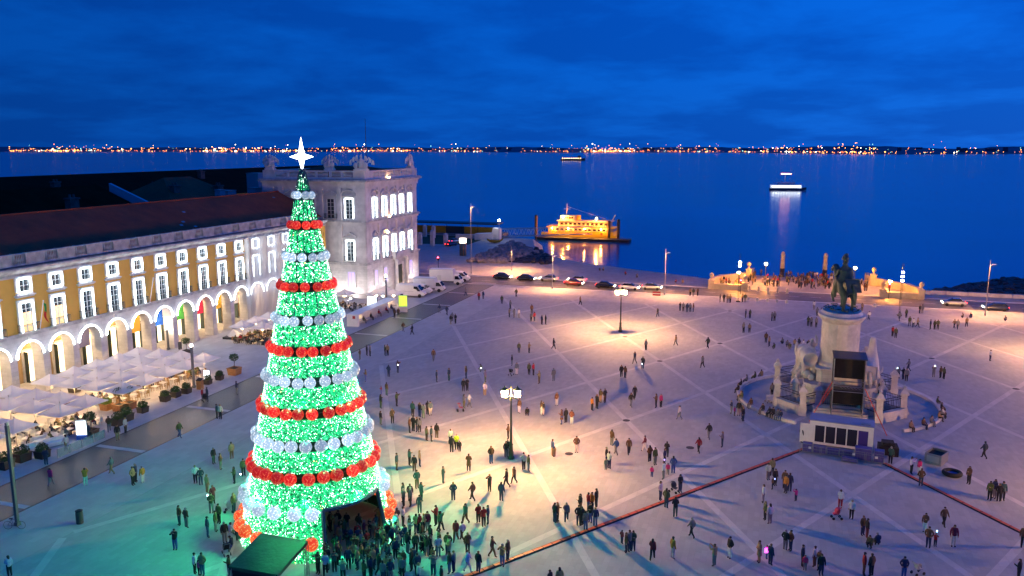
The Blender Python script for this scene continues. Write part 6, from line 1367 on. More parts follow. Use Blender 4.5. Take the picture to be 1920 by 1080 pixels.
    for i, (xp, yp, c) in enumerate(((822, 505, (.5, .03, .03)), (1035, 0, None))):
        if c: q = at(xp, yp); o = thing('traffic_light', 'traffic light showing red beside the trucks', 'traffic light', (q.x, q.y, 0)); b = MB(); b.tube((0, 0, 0), (0, 0, 3.2), .06, 6); b.build('pole', M_iron, o, world=False); b = MB(); b.box(-.2, .2, -.15, .15, 2.3, 3.3); b.build('housing', M_black, o, world=False); b = MB(); b.ball((0, -.16, 3.05), .17, 10); b.build('red_lens', mat('red_signal', (1, .05, .05), .3, emit=(1, .03, .06), estr=40), o, world=False)
    for i, (xp, yp) in enumerate(((1388, 552), (1666, 560))): q = at(xp, yp); o = thing('traffic_light', ['traffic light showing red below the left light mast', 'traffic light showing red below the right light mast'][i], 'traffic light', (q.x, q.y, 0)); b = MB(); b.tube((0, 0, 0), (0, 0, 3.2), .06, 6); b.build('pole', M_iron, o, world=False); b = MB(); b.box(-.2, .2, -.15, .15, 2.2, 3.3); b.build('housing', mat('signal_red_case', (.3, .02, .02), .5), o, world=False); b = MB(); b.ball((0, -.16, 3.0), .15, 10); b.build('red_lens', mat('red_signal', (1, .05, .05), .3, emit=(1, .03, .06), estr=40), o, world=False)
    q = at(1231, 554); o = thing('road_barrier', 'red plastic road barrier lying by the road near the slim pole', 'barrier', (q.x, q.y, 0), R(5)); b = MB(); b.prism([(-.8, -.25, 0), (-.8, -.1, .8), (-.8, .1, .8), (-.8, .25, 0)], (1.6, 0, 0)); fixn(b.build('block', mat('barrier_red', (.35, .02, .02), .5), o, world=False)); b = MB(); b.box(-.75, .75, -.27, -.2, .35, .5); b.build('stripe', M_white, o, world=False)
pier()

def ferry():
    z = WZ; o = thing('yellow_ferry', 'yellow and white river ferry lit up at the pontoon', 'ferry', (-64, 293, z)); my = mat('ferry_yellow_self_glow', (.75, .30, .012), .45, emit=(1, .34, .01), estr=.30); mw = mat('ferry_white', (.72, .56, .34), .45)  # yellow paint is given a faint glow of its own to look lamplit
    x0, x1 = -81.5, -54.5; y0, y1 = 290, 297
    def hull_sec(xs, w, zt): return (xs, [(293.5 - w, z + zt), (293.5 + w, z + zt), (293.5 + w * .8, z - .3), (293.5 - w * .8, z - .3)])
    b = MB(); loft(b, [hull_sec(x0 - 1.5, .3, 1.9), hull_sec(x0 + 1, 2.4, 1.7), hull_sec(x0 + 5, 3.5, 1.5), hull_sec(x1 - 4, 3.5, 1.5), hull_sec(x1, 2.8, 1.6)]); fixn(b.build('hull', my, o))
    b = MB(); b.box(x0 + 2, x1 - .8, y0, y1, z + 1.5, z + 2.9); b.build('main_deck', my, o)
    b = MB(); b.box(x0 + 2, x1 - .8, y0 + .02, y1 - .02, z + 2.9, z + 4.1); b.build('main_deck_upper', mw, o); b = MB(); b.box(x0 + 1.4, x1 - .4, y0 - .2, y1 + .2, z + 4.1, z + 4.35); b.build('main_roof', my, o)
    b = MB(); b.box(x0 + 5.6, x1 - 2.4, y0 + .6, y1 - .6, z + 4.35, z + 6.4); b.build('upper_deck', mw, o); b = MB(); b.box(x0 + 5.2, x1 - 1.4, y0 + .3, y1 - .3, z + 6.4, z + 6.6); b.build('upper_roof', mw, o)
    b = MB(); b.box(x0 + 6.2, x0 + 11.5, y0 + 1.2, y1 - 1.2, z + 6.6, z + 8.3); b.build('wheelhouse', mw, o)
    dw = mat('ferry_window', (.05, .03, .02), .2)
    for row, (xa, xb, n, yy, za, zb) in enumerate(((x0 + 2.8, x1 - 1.6, 13, y0, z + 3.1, z + 3.75), (x0 + 6.2, x1 - 3, 11, y0 + .6, z + 5.0, z + 5.9), (x0 + 6.5, x0 + 11.2, 5, y0 + 1.2, z + 7.3, z + 7.95))):
        for i in range(n): w = (xb - xa) / n; x = xa + w * i; b = MB(); b.box(x + .18 * w, x + .82 * w, yy - .04, yy - .01, za, zb); b.build('window', dw, o)
    b = MB()
    for i in range(26): x = x0 + 1.6 + i; b.tube((x, y0 - .1, z + 4.35), (x, y0 - .1, z + 5.2), .025, 3)
    b.tube((x0 + 1.6, y0 - .1, z + 5.2), (x1 - .6, y0 - .1, z + 5.2), .03, 4); tag(b.build('railing', mw, o), kind='stuff')
    b = MB(); b.tube((x0 + 8, 293.5, z + 8.3), (x0 + 8.2, 293.5, z + 12.6), .12, 6, r1=.05); b.tube((x0 + 7, 293.5, z + 10.6), (x0 + 9.4, 293.5, z + 10.6), .05, 4); b.tube((x0 + 8.2, 293.5, z + 11.5), (x1 - 4, 293.5, z + 7.2), .025, 3); b.build('mast', mw, o)
    b = MB(); b.lathe(x0 + 12.6, 293.5, [(.9, z + 6.6), (.8, z + 8.4)], 12); b.build('funnel', my, o); b = MB(); b.ball((x0 + 22, y0 - .3, z + 2.2), .42, 10, sy=.3); b.build('lifebuoy', mat('lifebuoy_red', (.5, .05, .02), .5), o); b = MB(); b.tube((x1 - 2, 293.5, z + 6.6), (x1 - .8, 293.5, z + 8.8), .12, 5); b.build('davit', mw, o)
    ml = mat('ferry_lamp', (1, .6, .2), .3, emit=(1, .40, .06), estr=1100)
    for x, y, zz in ((x0 + 7.6, y0 - .2, z + 8.0), (x1 - 7, y0 - .2, z + 7.6), (x0 + 4, y0 - 1.5, z + 3.9), (x0 + 10, y0 - 1.5, z + 3.9), (x0 + 16, y0 - 1.5, z + 3.9), (x0 + 22, y0 - 1.5, z + 3.9)): b = MB(); b.ball((x, y, zz), .3 if zz > z + 6 else .16, 8); b.build('deck_lamp', ml, o)
    # white ferry under way, ship at anchor
    a = at(1443, 357, WZ); c = at(1508, 355, WZ); o = thing('white_ferry', 'white lit ferry under way in mid river', 'ferry', (a.x + 13, a.y + 6, WZ), R(8)); L = 13.5
    b = MB(); loft(b, [(-L, [(-2.2, 1.6), (2.2, 1.6), (1.6, -.3), (-1.6, -.3)]), (-L + 3, [(-3.2, 1.7), (3.2, 1.7), (2.6, -.3), (-2.6, -.3)]), (L - 6, [(-3.2, 1.8), (3.2, 1.8), (2.4, -.3), (-2.4, -.3)]), (L + 1, [(-.3, 2.4), (.3, 2.4), (.1, .2), (-.1, .2)])]); fixn(b.build('hull', mat('ferry_hull_dark', (.05, .07, .10), .4), o, world=False))
    gl = mat('white_ferry_glow', (.9, .9, .9), .4, emit=(.85, .93, 1), estr=5); b = MB(); b.box(-L + 1, L - 3, -2.85, 2.85, 1.7, 4.2); b.build('saloon', mat('ferry_white_self_glow', (.8, .82, .85), .4, emit=(.8, .9, 1), estr=.5), o, world=False); b = MB(); b.box(-L + 1.6, L - 4, -2.93, 2.93, 2.5, 3.7); b.build('lit_windows', gl, o, world=False); b = MB(); b.box(-L + 1, L - 4, -2.95, 2.95, 4.2, 4.5); b.build('saloon_roof', M_white, o, world=False); b = MB(); b.box(-L + 6, L - 8, -2, 2, 4.5, 6.3); b.build('wheelhouse', M_white, o, world=False)  # saloon walls glow faintly themselves so the white paint looks lit
    for i in range(10): b = MB(); b.box(-L + 1.8 + 2 * i, -L + 2.1 + 2 * i, -2.96, -2.91, 1.8, 4.1); b.build('window_post', M_iron, o, world=False)
    b = MB(); b.tube((-2, 0, 6.3), (-2, 0, 13), .15, 5); b.build('mast', M_white, o, world=False); b = MB(); b.box(-5, 2.5, -.2, .2, 12.6, 13.1); b.build('mast_light', mat('mast_orange', (1, .4, .2), .4, emit=(1, .32, .18), estr=14), o, world=False)
    s = MB(); n = 16; A = [(L + 1 - 0, 0, .02)]; 
    a = at(1050, 301, WZ); o = thing('anchored_ship', 'long dark ship at anchor far out with a row of lamps', 'ship', (a.x + 33, a.y + 10, WZ), R(18)); L = 33; b = MB(); loft(b, [(-L, [(-6, 5), (6, 5), (4, -1), (-4, -1)]), (L - 8, [(-6, 5), (6, 5), (4, -1), (-4, -1)]), (L, [(-.5, 7), (.5, 7), (.2, 0), (-.2, 0)])]); fixn(b.build('hull', mat('ship_dark', (.02, .025, .03), .6), o, world=False)); b = MB(); b.box(L - 20, L - 12, -4, 4, 5, 13); b.build('bridge', mat('ship_dark', (.02, .025, .03), .6), o, world=False)
    for i in range(9): b = MB(); b.ball((-L + 5 + 6 * i, -6.2, 6), 1.0, 6); b.build('deck_lamp', mat('ship_lamp', (1, .7, .3), .4, emit=(1, .62, .25), estr=9), o, world=False)
ferry()

# ------------------------------------------------------------------ people
def attr_mat(name, prop, rough=.8):
    m = bpy.data.materials.new(name); m.use_nodes = True; N, L, b = nodes_of(m); b.inputs['Roughness'].default_value = rough
    a = N.new('ShaderNodeAttribute'); a.attribute_type = 'OBJECT'; a.attribute_name = prop
    tc = N.new('ShaderNodeTexCoord'); n = N.new('ShaderNodeTexNoise'); n.inputs['Scale'].default_value = 9; L.new(tc.outputs['Object'], n.inputs['Vector'])
    mr = N.new('ShaderNodeMapRange'); mr.inputs['To Min'].default_value = .7; mr.inputs['To Max'].default_value = 1.3; L.new(n.outputs[0], mr.inputs[0])
    mx = N.new('ShaderNodeVectorMath'); mx.operation = 'SCALE'; L.new(a.outputs['Vector'], mx.inputs[0]); L.new(mr.outputs[0], mx.inputs['Scale']); L.new(mx.outputs[0], b.inputs['Base Color']); return m
M_skin = mat('skin', (.42, .23, .15), .6); M_coat = attr_mat('coat_cloth', 'coat_colour'); M_trou = attr_mat('trouser_cloth', 'trouser_colour'); M_hairm = attr_mat('hair', 'hair_colour', .5); M_shoe = mat('shoes', (.02, .018, .016), .5)
PMATS = [M_skin, M_coat, M_trou, M_hairm, M_shoe]
def pose_skeleton(pose):
    z = 0.0
    S = {'pel': (0, 0, .93), 'ab': (0, .0, 1.10), 'ch': (0, .01, 1.30), 'nk': (0, 0, 1.46), 'hd': (0, -.015, 1.58), 'tp': (0, -.01, 1.67)}
    arms = {s: [(s * .17, 0, 1.40), (s * .24, .02, 1.14), (s * .25, -.05, .90), (s * .245, -.08, .81)] for s in (-1, 1)}
    legs = {s: [(s * .095, 0, .88), (s * .10, -.015, .48), (s * .105, .02, .09), (s * .11, -.13, .035)] for s in (-1, 1)}
    if pose == 'walk':
        legs = {-1: [(-.09, 0, .88), (-.09, -.16, .50), (-.09, -.24, .10), (-.09, -.38, .05)], 1: [(.09, 0, .88), (.09, .04, .48), (.09, .30, .14), (.09, .20, .035)]}
        arms = {-1: [(-.17, 0, 1.40), (-.23, .12, 1.15), (-.24, .08, .92), (-.235, .05, .83)], 1: [(.17, 0, 1.40), (.23, -.10, 1.16), (.22, -.26, .97), (.21, -.32, .90)]}
    elif pose == 'phone':
        arms[1] = [(.17, 0, 1.40), (.22, -.05, 1.15), (.12, -.27, 1.22), (.07, -.34, 1.27)]
    elif pose == 'photo':
        arms = {s: [(s * .17, 0, 1.40), (s * .25, -.18, 1.28), (s * .13, -.34, 1.46), (s * .06, -.38, 1.53)] for s in (-1, 1)}
    elif pose == 'fold':
        arms = {s: [(s * .17, 0, 1.40), (s * .25, -.02, 1.13), (s * .06, -.20, 1.12), (s * -.03, -.21, 1.13)] for s in (-1, 1)}
    elif pose == 'pocket':
        arms = {s: [(s * .17, 0, 1.40), (s * .29, .06, 1.15), (s * .20, -.06, .97), (s * .17, -.09, .91)] for s in (-1, 1)}
    elif pose == 'sit' or pose == 'crouch':
        zz = .50 if pose == 'sit' else .30; d = zz - .93
        S = {k: (p[0], p[1] - (.12 * max(0, p[2] - .93) * (2 if pose == 'crouch' else 1)), p[2] + d) for k, p in S.items()}
        if pose == 'sit': legs = {s: [(s * .10, -.06, .50), (s * .12, -.46, .50), (s * .12, -.44, .10), (s * .12, -.58, .035)] for s in (-1, 1)}
        else: legs = {s: [(s * .11, -.04, .30), (s * .15, -.38, .46), (s * .13, -.10, .10), (s * .13, -.24, .035)] for s in (-1, 1)}
        arms = {s: [(s * .17, -.04, 1.40 + d), (s * .23, -.12, 1.15 + d), (s * .14, -.34, 1.05 + d), (s * .10, -.42, 1.04 + d)] for s in (-1, 1)}
    return S, arms, legs
def person_mesh(pose, long_hair=False, coat=False):
    S, arms, legs = pose_skeleton(pose)
    P = S; ch = [[P['pel'], P['ab'], P['ch'], P['nk'], P['hd'], P['tp']]]; ra = [[.165, .165, .185, .065, .092, .078]]
    segs = [(P['pel'], P['ab'], 1, .13), (P['ab'], P['ch'], 1, .14), (P['ch'], P['nk'], 1, .09), (P['nk'], P['hd'], 0, .08), (P['hd'], P['tp'], 0, .09)]
    for s in (-1, 1):
        a, l = arms[s], legs[s]
        ch.append([P['ch'], *a]); ra.append([.185, .092, .072, .052, .042]); ch.append([P['pel'], *l]); ra.append([.165, .118, .088, .062, .05])
        segs += [(P['ch'], a[0], 1, .1), (a[0], a[1], 1, .07), (a[1], a[2], 1, .05), (a[2], a[3], 0, .04), (l[0], l[1], 2, .09), (l[1], l[2], 2, .07), (l[2], l[3], 4, .05)]
    o = skin_obj('person_base', ch, ra, None, None, 1); me = o.data; bpy.data.objects.remove(o)
    def dist(p, a, b):
        a, b = Vector(a), Vector(b); ab = b - a; t = max(0, min(1, (p - a).dot(ab) / max(1e-6, ab.length_squared))); return (p - a - ab * t).length
    vs = [v.co.copy() for v in me.vertices]; fs = []; ms = []
    for f in me.polygons:
        c = f.center; best = min(segs, key=lambda q: dist(c, q[0], q[1]) / q[3]); k = best[2]
        if k == 0 and c.z > P['nk'][2] + .02 and best[3] > .05: k = 3 if (c.z > P['hd'][2] + .055 or c.y > P['hd'][1] + .02) else 0
        fs.append(tuple(f.vertices)); ms.append(k)
    b = MB(); b.v = [tuple(v) for v in vs]; b.f = fs; b.m = ms
    hx, hy, hz = P['hd']
    b.ball((hx, hy + .012, hz + .045), .098, 8, 3, .92, 1.05, .82)                       # hair
    if long_hair: b.ball((hx, hy + .065, hz - .06), .10, 8, 3, .95, .6, 1.7)
    b.cbox((hx, hy - .105, hz - .01), (.022, .035, .04), 0, 0)                          # nose
    for s in (-1, 1): b.ball((hx + s * .036, hy - .088, hz + .018), .012, 5, 4); b.ball((hx + s * .09, hy, hz), .022, 5, 0, .5, 1, 1.3)
    b.cbox((hx, hy - .090, hz - .05), (.045, .012, .010), 0, 4)                         # mouth
    for s in (-1, 1):                                                                    # hands: palm end, four fingers, thumb
        w, h = Vector(arms[s][2]), Vector(arms[s][3]); d = (h - w).normalized(); side = d.cross(Vector((0, 1, 0)) if abs(d.y) < .8 else Vector((1, 0, 0))).normalized()
        for i in range(4): q = h + side * (.014 * (i - 1.5)); ln = (.060, .072, .068, .052)[i]; b.tube(q, q + d * ln * .6, .008, 4, 0); b.tube(q + d * ln * .6, q + d * ln + Vector((0, -.012, 0)), .007, 4, 0)
        q = w + (h - w) * .5 + side * .03; b.tube(q, q + d * .05 + side * .03, .009, 4, 0)
    if coat:
        n = 12; A = []; B = []
        for i in range(n + 1): a = 2 * PI * i / n; A.append((.165 * math.cos(a), .125 * math.sin(a), 1.05)); B.append((.215 * math.cos(a), .18 * math.sin(a), .58 + .015 * math.sin(3 * a)))
        b.quad_strip(A, B, 1); b.quad_strip(B, [(x * .9, y * .9, z) for x, y, z in B], 1)
    return b
PV = {}
def person_data(pose, lh, coat):
    k = (pose, lh, coat)
    if k not in PV:
        b = person_mesh(*k); o = b.build('person', PMATS, None, True); PV[k] = (o.data, b); bpy.data.objects.remove(o)
    return PV[k]
PC = {'k': ('black', (.016, .016, .019)), 'n': ('navy', (.02, .034, .085)), 'g': ('grey', (.18, .18, .19)), 'b': ('brown', (.13, .065, .032)), 'r': ('red', (.36, .014, .02)), 'w': ('white', (.62, .61, .60)), 't': ('beige', (.34, .23, .12)), 'T': ('mustard', (.45, .21, .03)), 'o': ('olive', (.085, .10, .04)), 'p': ('pink', (.62, .03, .19)), 'y': ('fluorescent', (.50, .75, .03)), 'u': ('blue', (.05, .10, .27)), 'd': ('teal', (.03, .085, .085)), 'm': ('maroon', (.17, .018, .04))}
POSEW = {'stand': 'standing', 'walk': 'walking', 'phone': 'holding phone', 'photo': 'taking photo', 'fold': 'arms folded', 'pocket': 'hands pocketed', 'sit': 'sitting', 'crouch': 'crouching'}
PCODE = {'s': 'stand', 'w': 'walk', 'p': 'phone', 'a': 'photo', 'f': 'fold', 'h': 'pocket', 'S': 'sit', 'c': 'crouch'}
LAND = [('near lantern post', (-23.5, 72.6)), ('far lantern post', (-23.6, 131.8)), ('lit tree', (-33.7, 53.7)), ('bench shelter', (-64.5, 118)), ('monument', (8, 102.3)), ('cabin', (7.5, 85.5)), ('rubber ring', (16.9, 81.4)), ('metal crate', (15.6, 84)), ('litter bin', (-52.7, 48.8)), ('pale lamp column', (-57, 46.6)), ('terrace planters', (-69, 76)), ('blue sign', (-68.4, 64)), ('slim pole', (-21.2, 169)), ('left mast', (-6.3, 165.5)), ('right mast', (22.2, 160.4)), ('stage tent', (-31, 43.4)), ('white trucks', (-66, 157)), ('cable ramp end', (-16, 54)), ('ramp middle', (-7, 68.5)), ('right ramp', (16, 75))]
PEOPLE = []
used_spots = []
def person(x, y, top, bot, pose, hair='k', kid=False, coat=False, lh=False, rz=None, z=0.0, rnd=random.Random(21), bare=False):
    SPEC.append((x, y, top, bot, pose, hair, kid, coat, lh, rz, z))
SPEC = []
def make_person(x, y, top, bot, pose, hair='k', kid=False, coat=False, lh=False, rz=None, z=0.0, rnd=random.Random(21)):
    me, _ = person_data(pose, lh, coat)
    o = bpy.data.objects.new('person', me); COL.objects.link(o); sc = rnd.uniform(.95, 1.06) * (.66 if kid else 1)
    o.location = (x, y, .012 + z); o.scale = (sc,) * 3; o.rotation_euler = (0, 0, rnd.uniform(0, 6.28) if rz is None else rz)
    j = lambda c: [max(0.004, v * rnd.uniform(.8, 1.25)) for v in c]
    o['coat_colour'] = j(PC[top][1]); o['trouser_colour'] = j(PC[bot][1]); o['hair_colour'] = j({'k': (.015, .011, .009), 'b': (.06, .03, .015), 't': (.25, .15, .06), 'g': (.25, .24, .23)}[hair]); o['category'] = 'person'; o['group'] = 'people on the square'
    PEOPLE.append((o, top, bot, pose, kid, x, y)); return o
TXT = '''
87 872 nk s;96 911 pg w;161 911 Tw a;210 889 gt w;250 910 tk s;255 904 kk s;268 906 kw s;125 847 wt w;367 906 wk s;377 909 nn h;401 870 kd s;414 881 bk f;435 861 kk s;440 907 kk p;457 893 ok s;389 925 tt s;400 945 kk p;397 962 ok s;439 961 kk s;455 955 kk s;411 982 ok s;405 997 ok s;337 985 bd h;350 990 bg h;329 1031 kk a;390 1008 nk h;19 1082 wk p;366 1076 wk s;373 1079 pk sK;380 1079 tk s;430 1081 bk p;422 1018 kk s;436 1030 nk c;445 1001 ok s;448 1016 dk c;432 1008 wk S
380 752 rn s;389 751 nn s;444 740 ng p;407 785 dk s;414 786 wk s;337 821 ok w;221 826 kt s;236 812 wk s;205 810 bk w;166 822 nn s
740 596 kk s;747 595 kk s;873 555 pp w;898 563 kk s;906 561 gg s;824 587 gk w;838 591 gk w;845 608 kk s;848 603 bk s;854 607 kk s;756 622 rk w;773 628 gk w;688 667 wk s;694 668 kk s;722 667 kk sC;727 667 kk s;675 675 ok s;686 716 bk s;729 707 nn h;746 699 kk a;819 717 kk s;842 714 nd s;874 710 bn sL;869 734 kk s;876 733 kk s;903 697 gk c;910 717 go s;909 742 wt s;715 740 rk sK;725 742 bg s;714 766 ko p;744 762 ok a;960 686 kk s;969 703 gw s;992 703 ok s;1000 704 rk s;1011 720 tk p;1038 715 gk s;973 662 nd s;992 662 nd sK;957 580 ok s;955 595 nk s;964 596 wd s;973 596 kn s;997 588 bk s;996 603 bn s;1002 603 kk s;1016 609 rk s;1023 609 kk f;941 570 gg s;968 557 kk w;813 677 gw w
1088 572 nw w;1038 655 kk w;1211 657 kk s;1205 692 nk p;1165 707 kk s;1172 709 bn s;1190 682 nk w;1267 648 kk w;1327 653 kk w;1317 690 gk w;1275 583 kk s;1281 584 ok s;1288 586 ww sC;1294 585 kk s;1300 585 nk s;1233 595 gk w;1294 555 kk s;1300 556 nk s;1308 555 kk s;1350 567 kk s;1357 567 kk s;1364 568 kk s;1369 568 kk s;1392 567 kk s;1397 567 bk s;1044 761 bw p;1119 767 kk s;1110 770 Tk s;1126 755 bt s;1134 755 kb s;1230 765 bk sL;1239 764 pk sL;1183 763 kk w;1190 748 kk w
1053 796 kk sC;1061 793 kk s;1072 796 bw h;1081 849 bw h;1147 836 bg s;1155 853 kg w;1179 852 bk w;1209 847 mw w;1137 869 kn sL;1142 879 wn s;1136 881 gk sK;1218 866 bk sL;1228 872 og s;1250 858 kk s;1246 871 nk s;1222 895 pu sK;1244 899 wg s;1252 891 pg sK;1262 888 uu h;1310 850 rk w;1329 824 kk w;1354 839 gn s;1274 787 wg w;1371 776 kk s;1385 780 kk s;1377 780 pk sK;1393 790 kk s;1275 924 kn sL;1238 938 wn s
714 797 kg s;736 794 kk p;787 782 kk p;794 785 gk s;774 781 dk s;802 778 kk s;807 779 kw s;768 812 bk s;775 809 kk s;782 810 kk s;787 811 gk s;800 827 tb s;809 828 kk s;819 822 kk s;847 849 kk s;856 843 yk s;862 847 kk sK;845 833 wk s;879 884 bk sC;921 869 bk h;949 857 kk s;952 856 kw s;953 824 bk s;982 881 wk s;991 884 og s;1036 856 ut s;1040 857 tt sK;974 775 bw s;989 779 kk c;1015 778 bw s;1019 779 kw s;870 766 go s;880 764 wg w;744 882 dk s;768 874 dk s;777 884 kk sL;787 875 kk sL;782 916 do h;831 906 dd f;918 922 kk aL;950 914 kk w;940 940 kn s;964 907 bk w;850 939 nn h;790 940 dd s;756 941 dk s;769 941 kk s;886 939 bk w
787 962 dd p;757 951 dk s;770 950 kk s;768 1003 kk s;787 1000 rk s;795 999 tk s;802 997 kk s;897 981 rk fL;907 987 rk sL;915 983 nn s;855 1015 rb w;867 1015 wb w;840 1040 on h;806 1043 kk sL;795 1035 kk c;822 1043 wu h;843 1076 ou s;851 1074 gn p;897 1074 kn s;877 1073 ww w;942 1062 ku aL;952 1052 bn s;923 1045 bk w;877 1038 bk p;772 1071 kk sC;757 1073 bk sC;828 1101 kk s;785 1098 wk s;907 1116 kk s;826 996 dk w;873 983 dk w
1040 981 kn s;1045 979 bk s;1062 978 gk w;1088 963 kk pL;1103 958 rk s;1110 957 kk s;1118 953 kk s;1085 985 kk h;1091 986 kk h;1098 994 gu s;1107 980 ku s;1116 987 nu s;1166 1020 mk sK;1174 1036 bn s;1180 1034 kn s;1187 1033 on s;1249 953 od h;1266 970 kd f;1261 1048 Tw s;1223 1050 mk w;1339 1062 tg a;1049 1106 tk s;1031 1110 kk s;1297 1008 gk w
1368 1047 kw h;1440 900 wg s;1447 893 kk s;1453 911 kk s;1448 918 bk sK;1473 925 kn s;1480 922 nn s;1471 916 bk s;1492 940 pn aK;1431 943 wg s;1434 975 ok sL;1443 983 wk sL;1423 1055 tt sC;1444 1060 nn s;1437 1048 pk sK;1472 1032 kg s;1482 1033 bn s;1504 1062 kk s;1509 1069 pk sK;1527 1063 wk s;1539 1079 kn s;1536 1071 bk s;1575 953 wr s;1596 973 wk s;1617 1004 bn s;1625 1010 km s;1632 1027 ok c;1646 1024 nk c;1669 870 kk s;1708 889 kk a;1723 892 pw s;1726 912 bn h;1816 908 bk pL;1855 938 ok p;1864 935 kk s;1872 941 kk h;1879 939 dk s;1734 998 bw sL;1740 1027 bn h;1753 1025 rn aK;1787 1025 mw sL;1769 987 bk w;1619 1079 rk s;1633 1081 kk s;1694 1084 nu h;1918 1027 kk s;1909 1090 kk p;1845 860 nk w
1699 596 kk s;1724 588 kk s;1729 588 kk s;1686 602 mk w;1744 618 kk s;1752 618 kk s;1758 618 kk h;1789 616 mk w;1795 618 nk w;1812 613 nk w;1673 631 gk s;1679 634 kk s;1705 612 kk w;1712 614 mk w;1720 614 nk w;1856 677 kk h;1750 707 bk a;1763 709 mk s;1769 711 kk s;1684 710 kk p;1693 712 nk s;1699 715 ok s;1703 696 bk w;1398 597 gk s;1406 597 nk s;1447 602 kk s;1452 602 kk s;1515 612 kk s;1521 613 kk s;1530 614 kk s;1526 581 dk s;1532 593 rk s;1539 593 kk s;1394 624 kk s;1405 624 kk s;1436 643 kk s;1442 650 nk s;1543 624 kk w;1616 584 kk s;1629 600 nk w;1385 778 kk s;1392 787 kk s;1447 743 gk s;1513 827 yk s;1502 830 kk s
'''
def read_people():
    rnd = random.Random(4)
    for tok in TXT.replace('\n', ';').split(';'):
        t = tok.split()
        if len(t) < 4: continue
        p = at(float(t[0]), float(t[1])); c = t[3]
        cc = t[2]
        if cc[0] == 'k' and rnd.random() < .38: cc = rnd.choice('nngbobmdtuTw') + cc[1]
        if cc[1] == 'k' and rnd.random() < .35: cc = cc[0] + rnd.choice('nugb')
        hair = rnd.choice('kkkbbtg'); lh = 'L' in c or rnd.random() < .25
        person(p.x, p.y, cc[0], cc[1], PCODE[c[0]] if not (c[0] == 's' and rnd.random() < .35) else rnd.choice(['pocket', 'phone', 'fold']), hair, 'K' in c, 'C' in c, lh)
    # sitters on the ring kerb, on the shelter bench, on the paving
    for (xp, yp) in ((1433, 718), (1446, 716), (1418, 723), (1410, 730), (1402, 738), (1393, 750), (1405, 752), (1418, 764), (1435, 775), (1446, 780), (1452, 782), (1467, 783), (1475, 783), (1724, 760), (1741, 770), (1752, 782), (1758, 780), (1745, 798), (1735, 805), (1716, 812), (1777, 793)):
        p = at(xp, yp); a = math.atan2(p.y - MY, p.x - MX); person(MX + 11.28 * math.cos(a), MY + 11.28 * math.sin(a), rnd.choice('kkknmbrg'), rnd.choice('knku'), 'sit', rnd.choice('kkbt'), rz=a + PI / 2 + rnd.uniform(-.3, .3), z=-.04)
    d = SH_B - SH_A; L = d.length; d = d.normalized(); nn = Vector((d.y, -d.x, 0)); rz = math.atan2(-nn.y, -nn.x) - PI / 2
    for i, t in enumerate((2.6, 5.5, 8.8, 12.0, 14.2, 16.4)):
        if t < L: q = SH_A + d * t - nn * (-.08) ; person(q.x, q.y, 'knkokn'[i], 'kkdkuk'[i], 'sit', rz=math.atan2(d.y, d.x), z=0.0)
    for (xp, yp) in ((1452, 655), (1468, 645), (1475, 650), (1482, 655), (1490, 648), (1497, 645), (1508, 650), (1515, 650), (1806, 597), (1821, 597), (1886, 602), (1124, 509), (1132, 508), (1172, 516), (1194, 521), (1268, 531), (1280, 532)): p = at(xp, yp); person(p.x, p.y, rnd.choice('kknkbm'), 'k', 'crouch')
    # visitors inside and before the doorway of the tree
    k = 0
    while k < 34:
        a = R(rnd.uniform(-62, 6)); r = rnd.uniform(1.0, 8.2); x, y = TX + r * math.cos(a), TY + r * math.sin(a)
        if 5.2 < r < 6.2 and not R(-48) < a < R(0): continue
        if all((x - q[0]) ** 2 + (y - q[1]) ** 2 > .30 for q in used_spots): used_spots.append((x, y)); person(x, y, rnd.choice('kkkbbnorgdmt'), rnd.choice('kknug'), rnd.choice(['stand', 'pocket', 'phone', 'photo', 'walk', 'fold']), rnd.choice('kkbtg'), rnd.random() < .08, False, rnd.random() < .4); k += 1
read_people()
def in_view(q): X, Y = px((q[0], q[1], q[10] + .8)); return -10 < X < 1930 and Y < 1092
SPEC = [q for q in SPEC if in_view(q)]; SPEC.sort(key=lambda q: math.hypot(q[0], q[1]) * (1 if q[4] not in ('sit', 'crouch') else 1.15))
FAR = SPEC[296:]
for q in SPEC[:296]: make_person(*q)
def label_people():
    lab = {}
    for o, top, bot, pose, kid, x, y in PEOPLE:
        X, Y = px((x, y, 0)); best = min(LAND, key=lambda l: (l[1][0] - x) ** 2 + (l[1][1] - y) ** 2); lx, ly = px((*best[1], 0)); dist = math.hypot(best[1][0] - x, best[1][1] - y)
        rel = 'beside' if dist < 2.2 else ('left of' if X < lx else 'right of') if abs(X - lx) > 1.3 * abs(Y - ly) else ('before' if Y > ly else 'beyond')
        if pose == 'sit' and math.hypot(x - MX, y - MY) < 12.5: place = 'on the ring kerb'
        elif pose == 'sit': place = 'on the shelter bench'
        elif math.hypot(x - TX, y - TY) < 5.3: place = 'inside the tree doorway'
        else: place = rel + ' the ' + best[0]
        s = '%s, %s coat, %s trousers, %s %s' % ('child' if kid else 'person', PC[top][0], PC[bot][0], POSEW[pose], place)
        lab.setdefault(s, []).append((X, Y, o))
    num = ['', 'one', 'two', 'three', 'four', 'five', 'six', 'seven', 'eight', 'nine', 'ten', 'eleven', 'twelve']
    for s, l in lab.items():
        l.sort(key=lambda q: q[0])
        for i, (X, Y, o) in enumerate(l): o['label'] = s if len(l) == 1 else s.replace(' coat, ', ' and ', 1) + (', left one' if i == 0 and len(l) == 2 else ', right one' if len(l) == 2 else ', %s from left' % ORD[i])
label_people()
print('PEOPLE', len(PEOPLE), 'CHAIRS', NCH, 'TABLES', NTB)

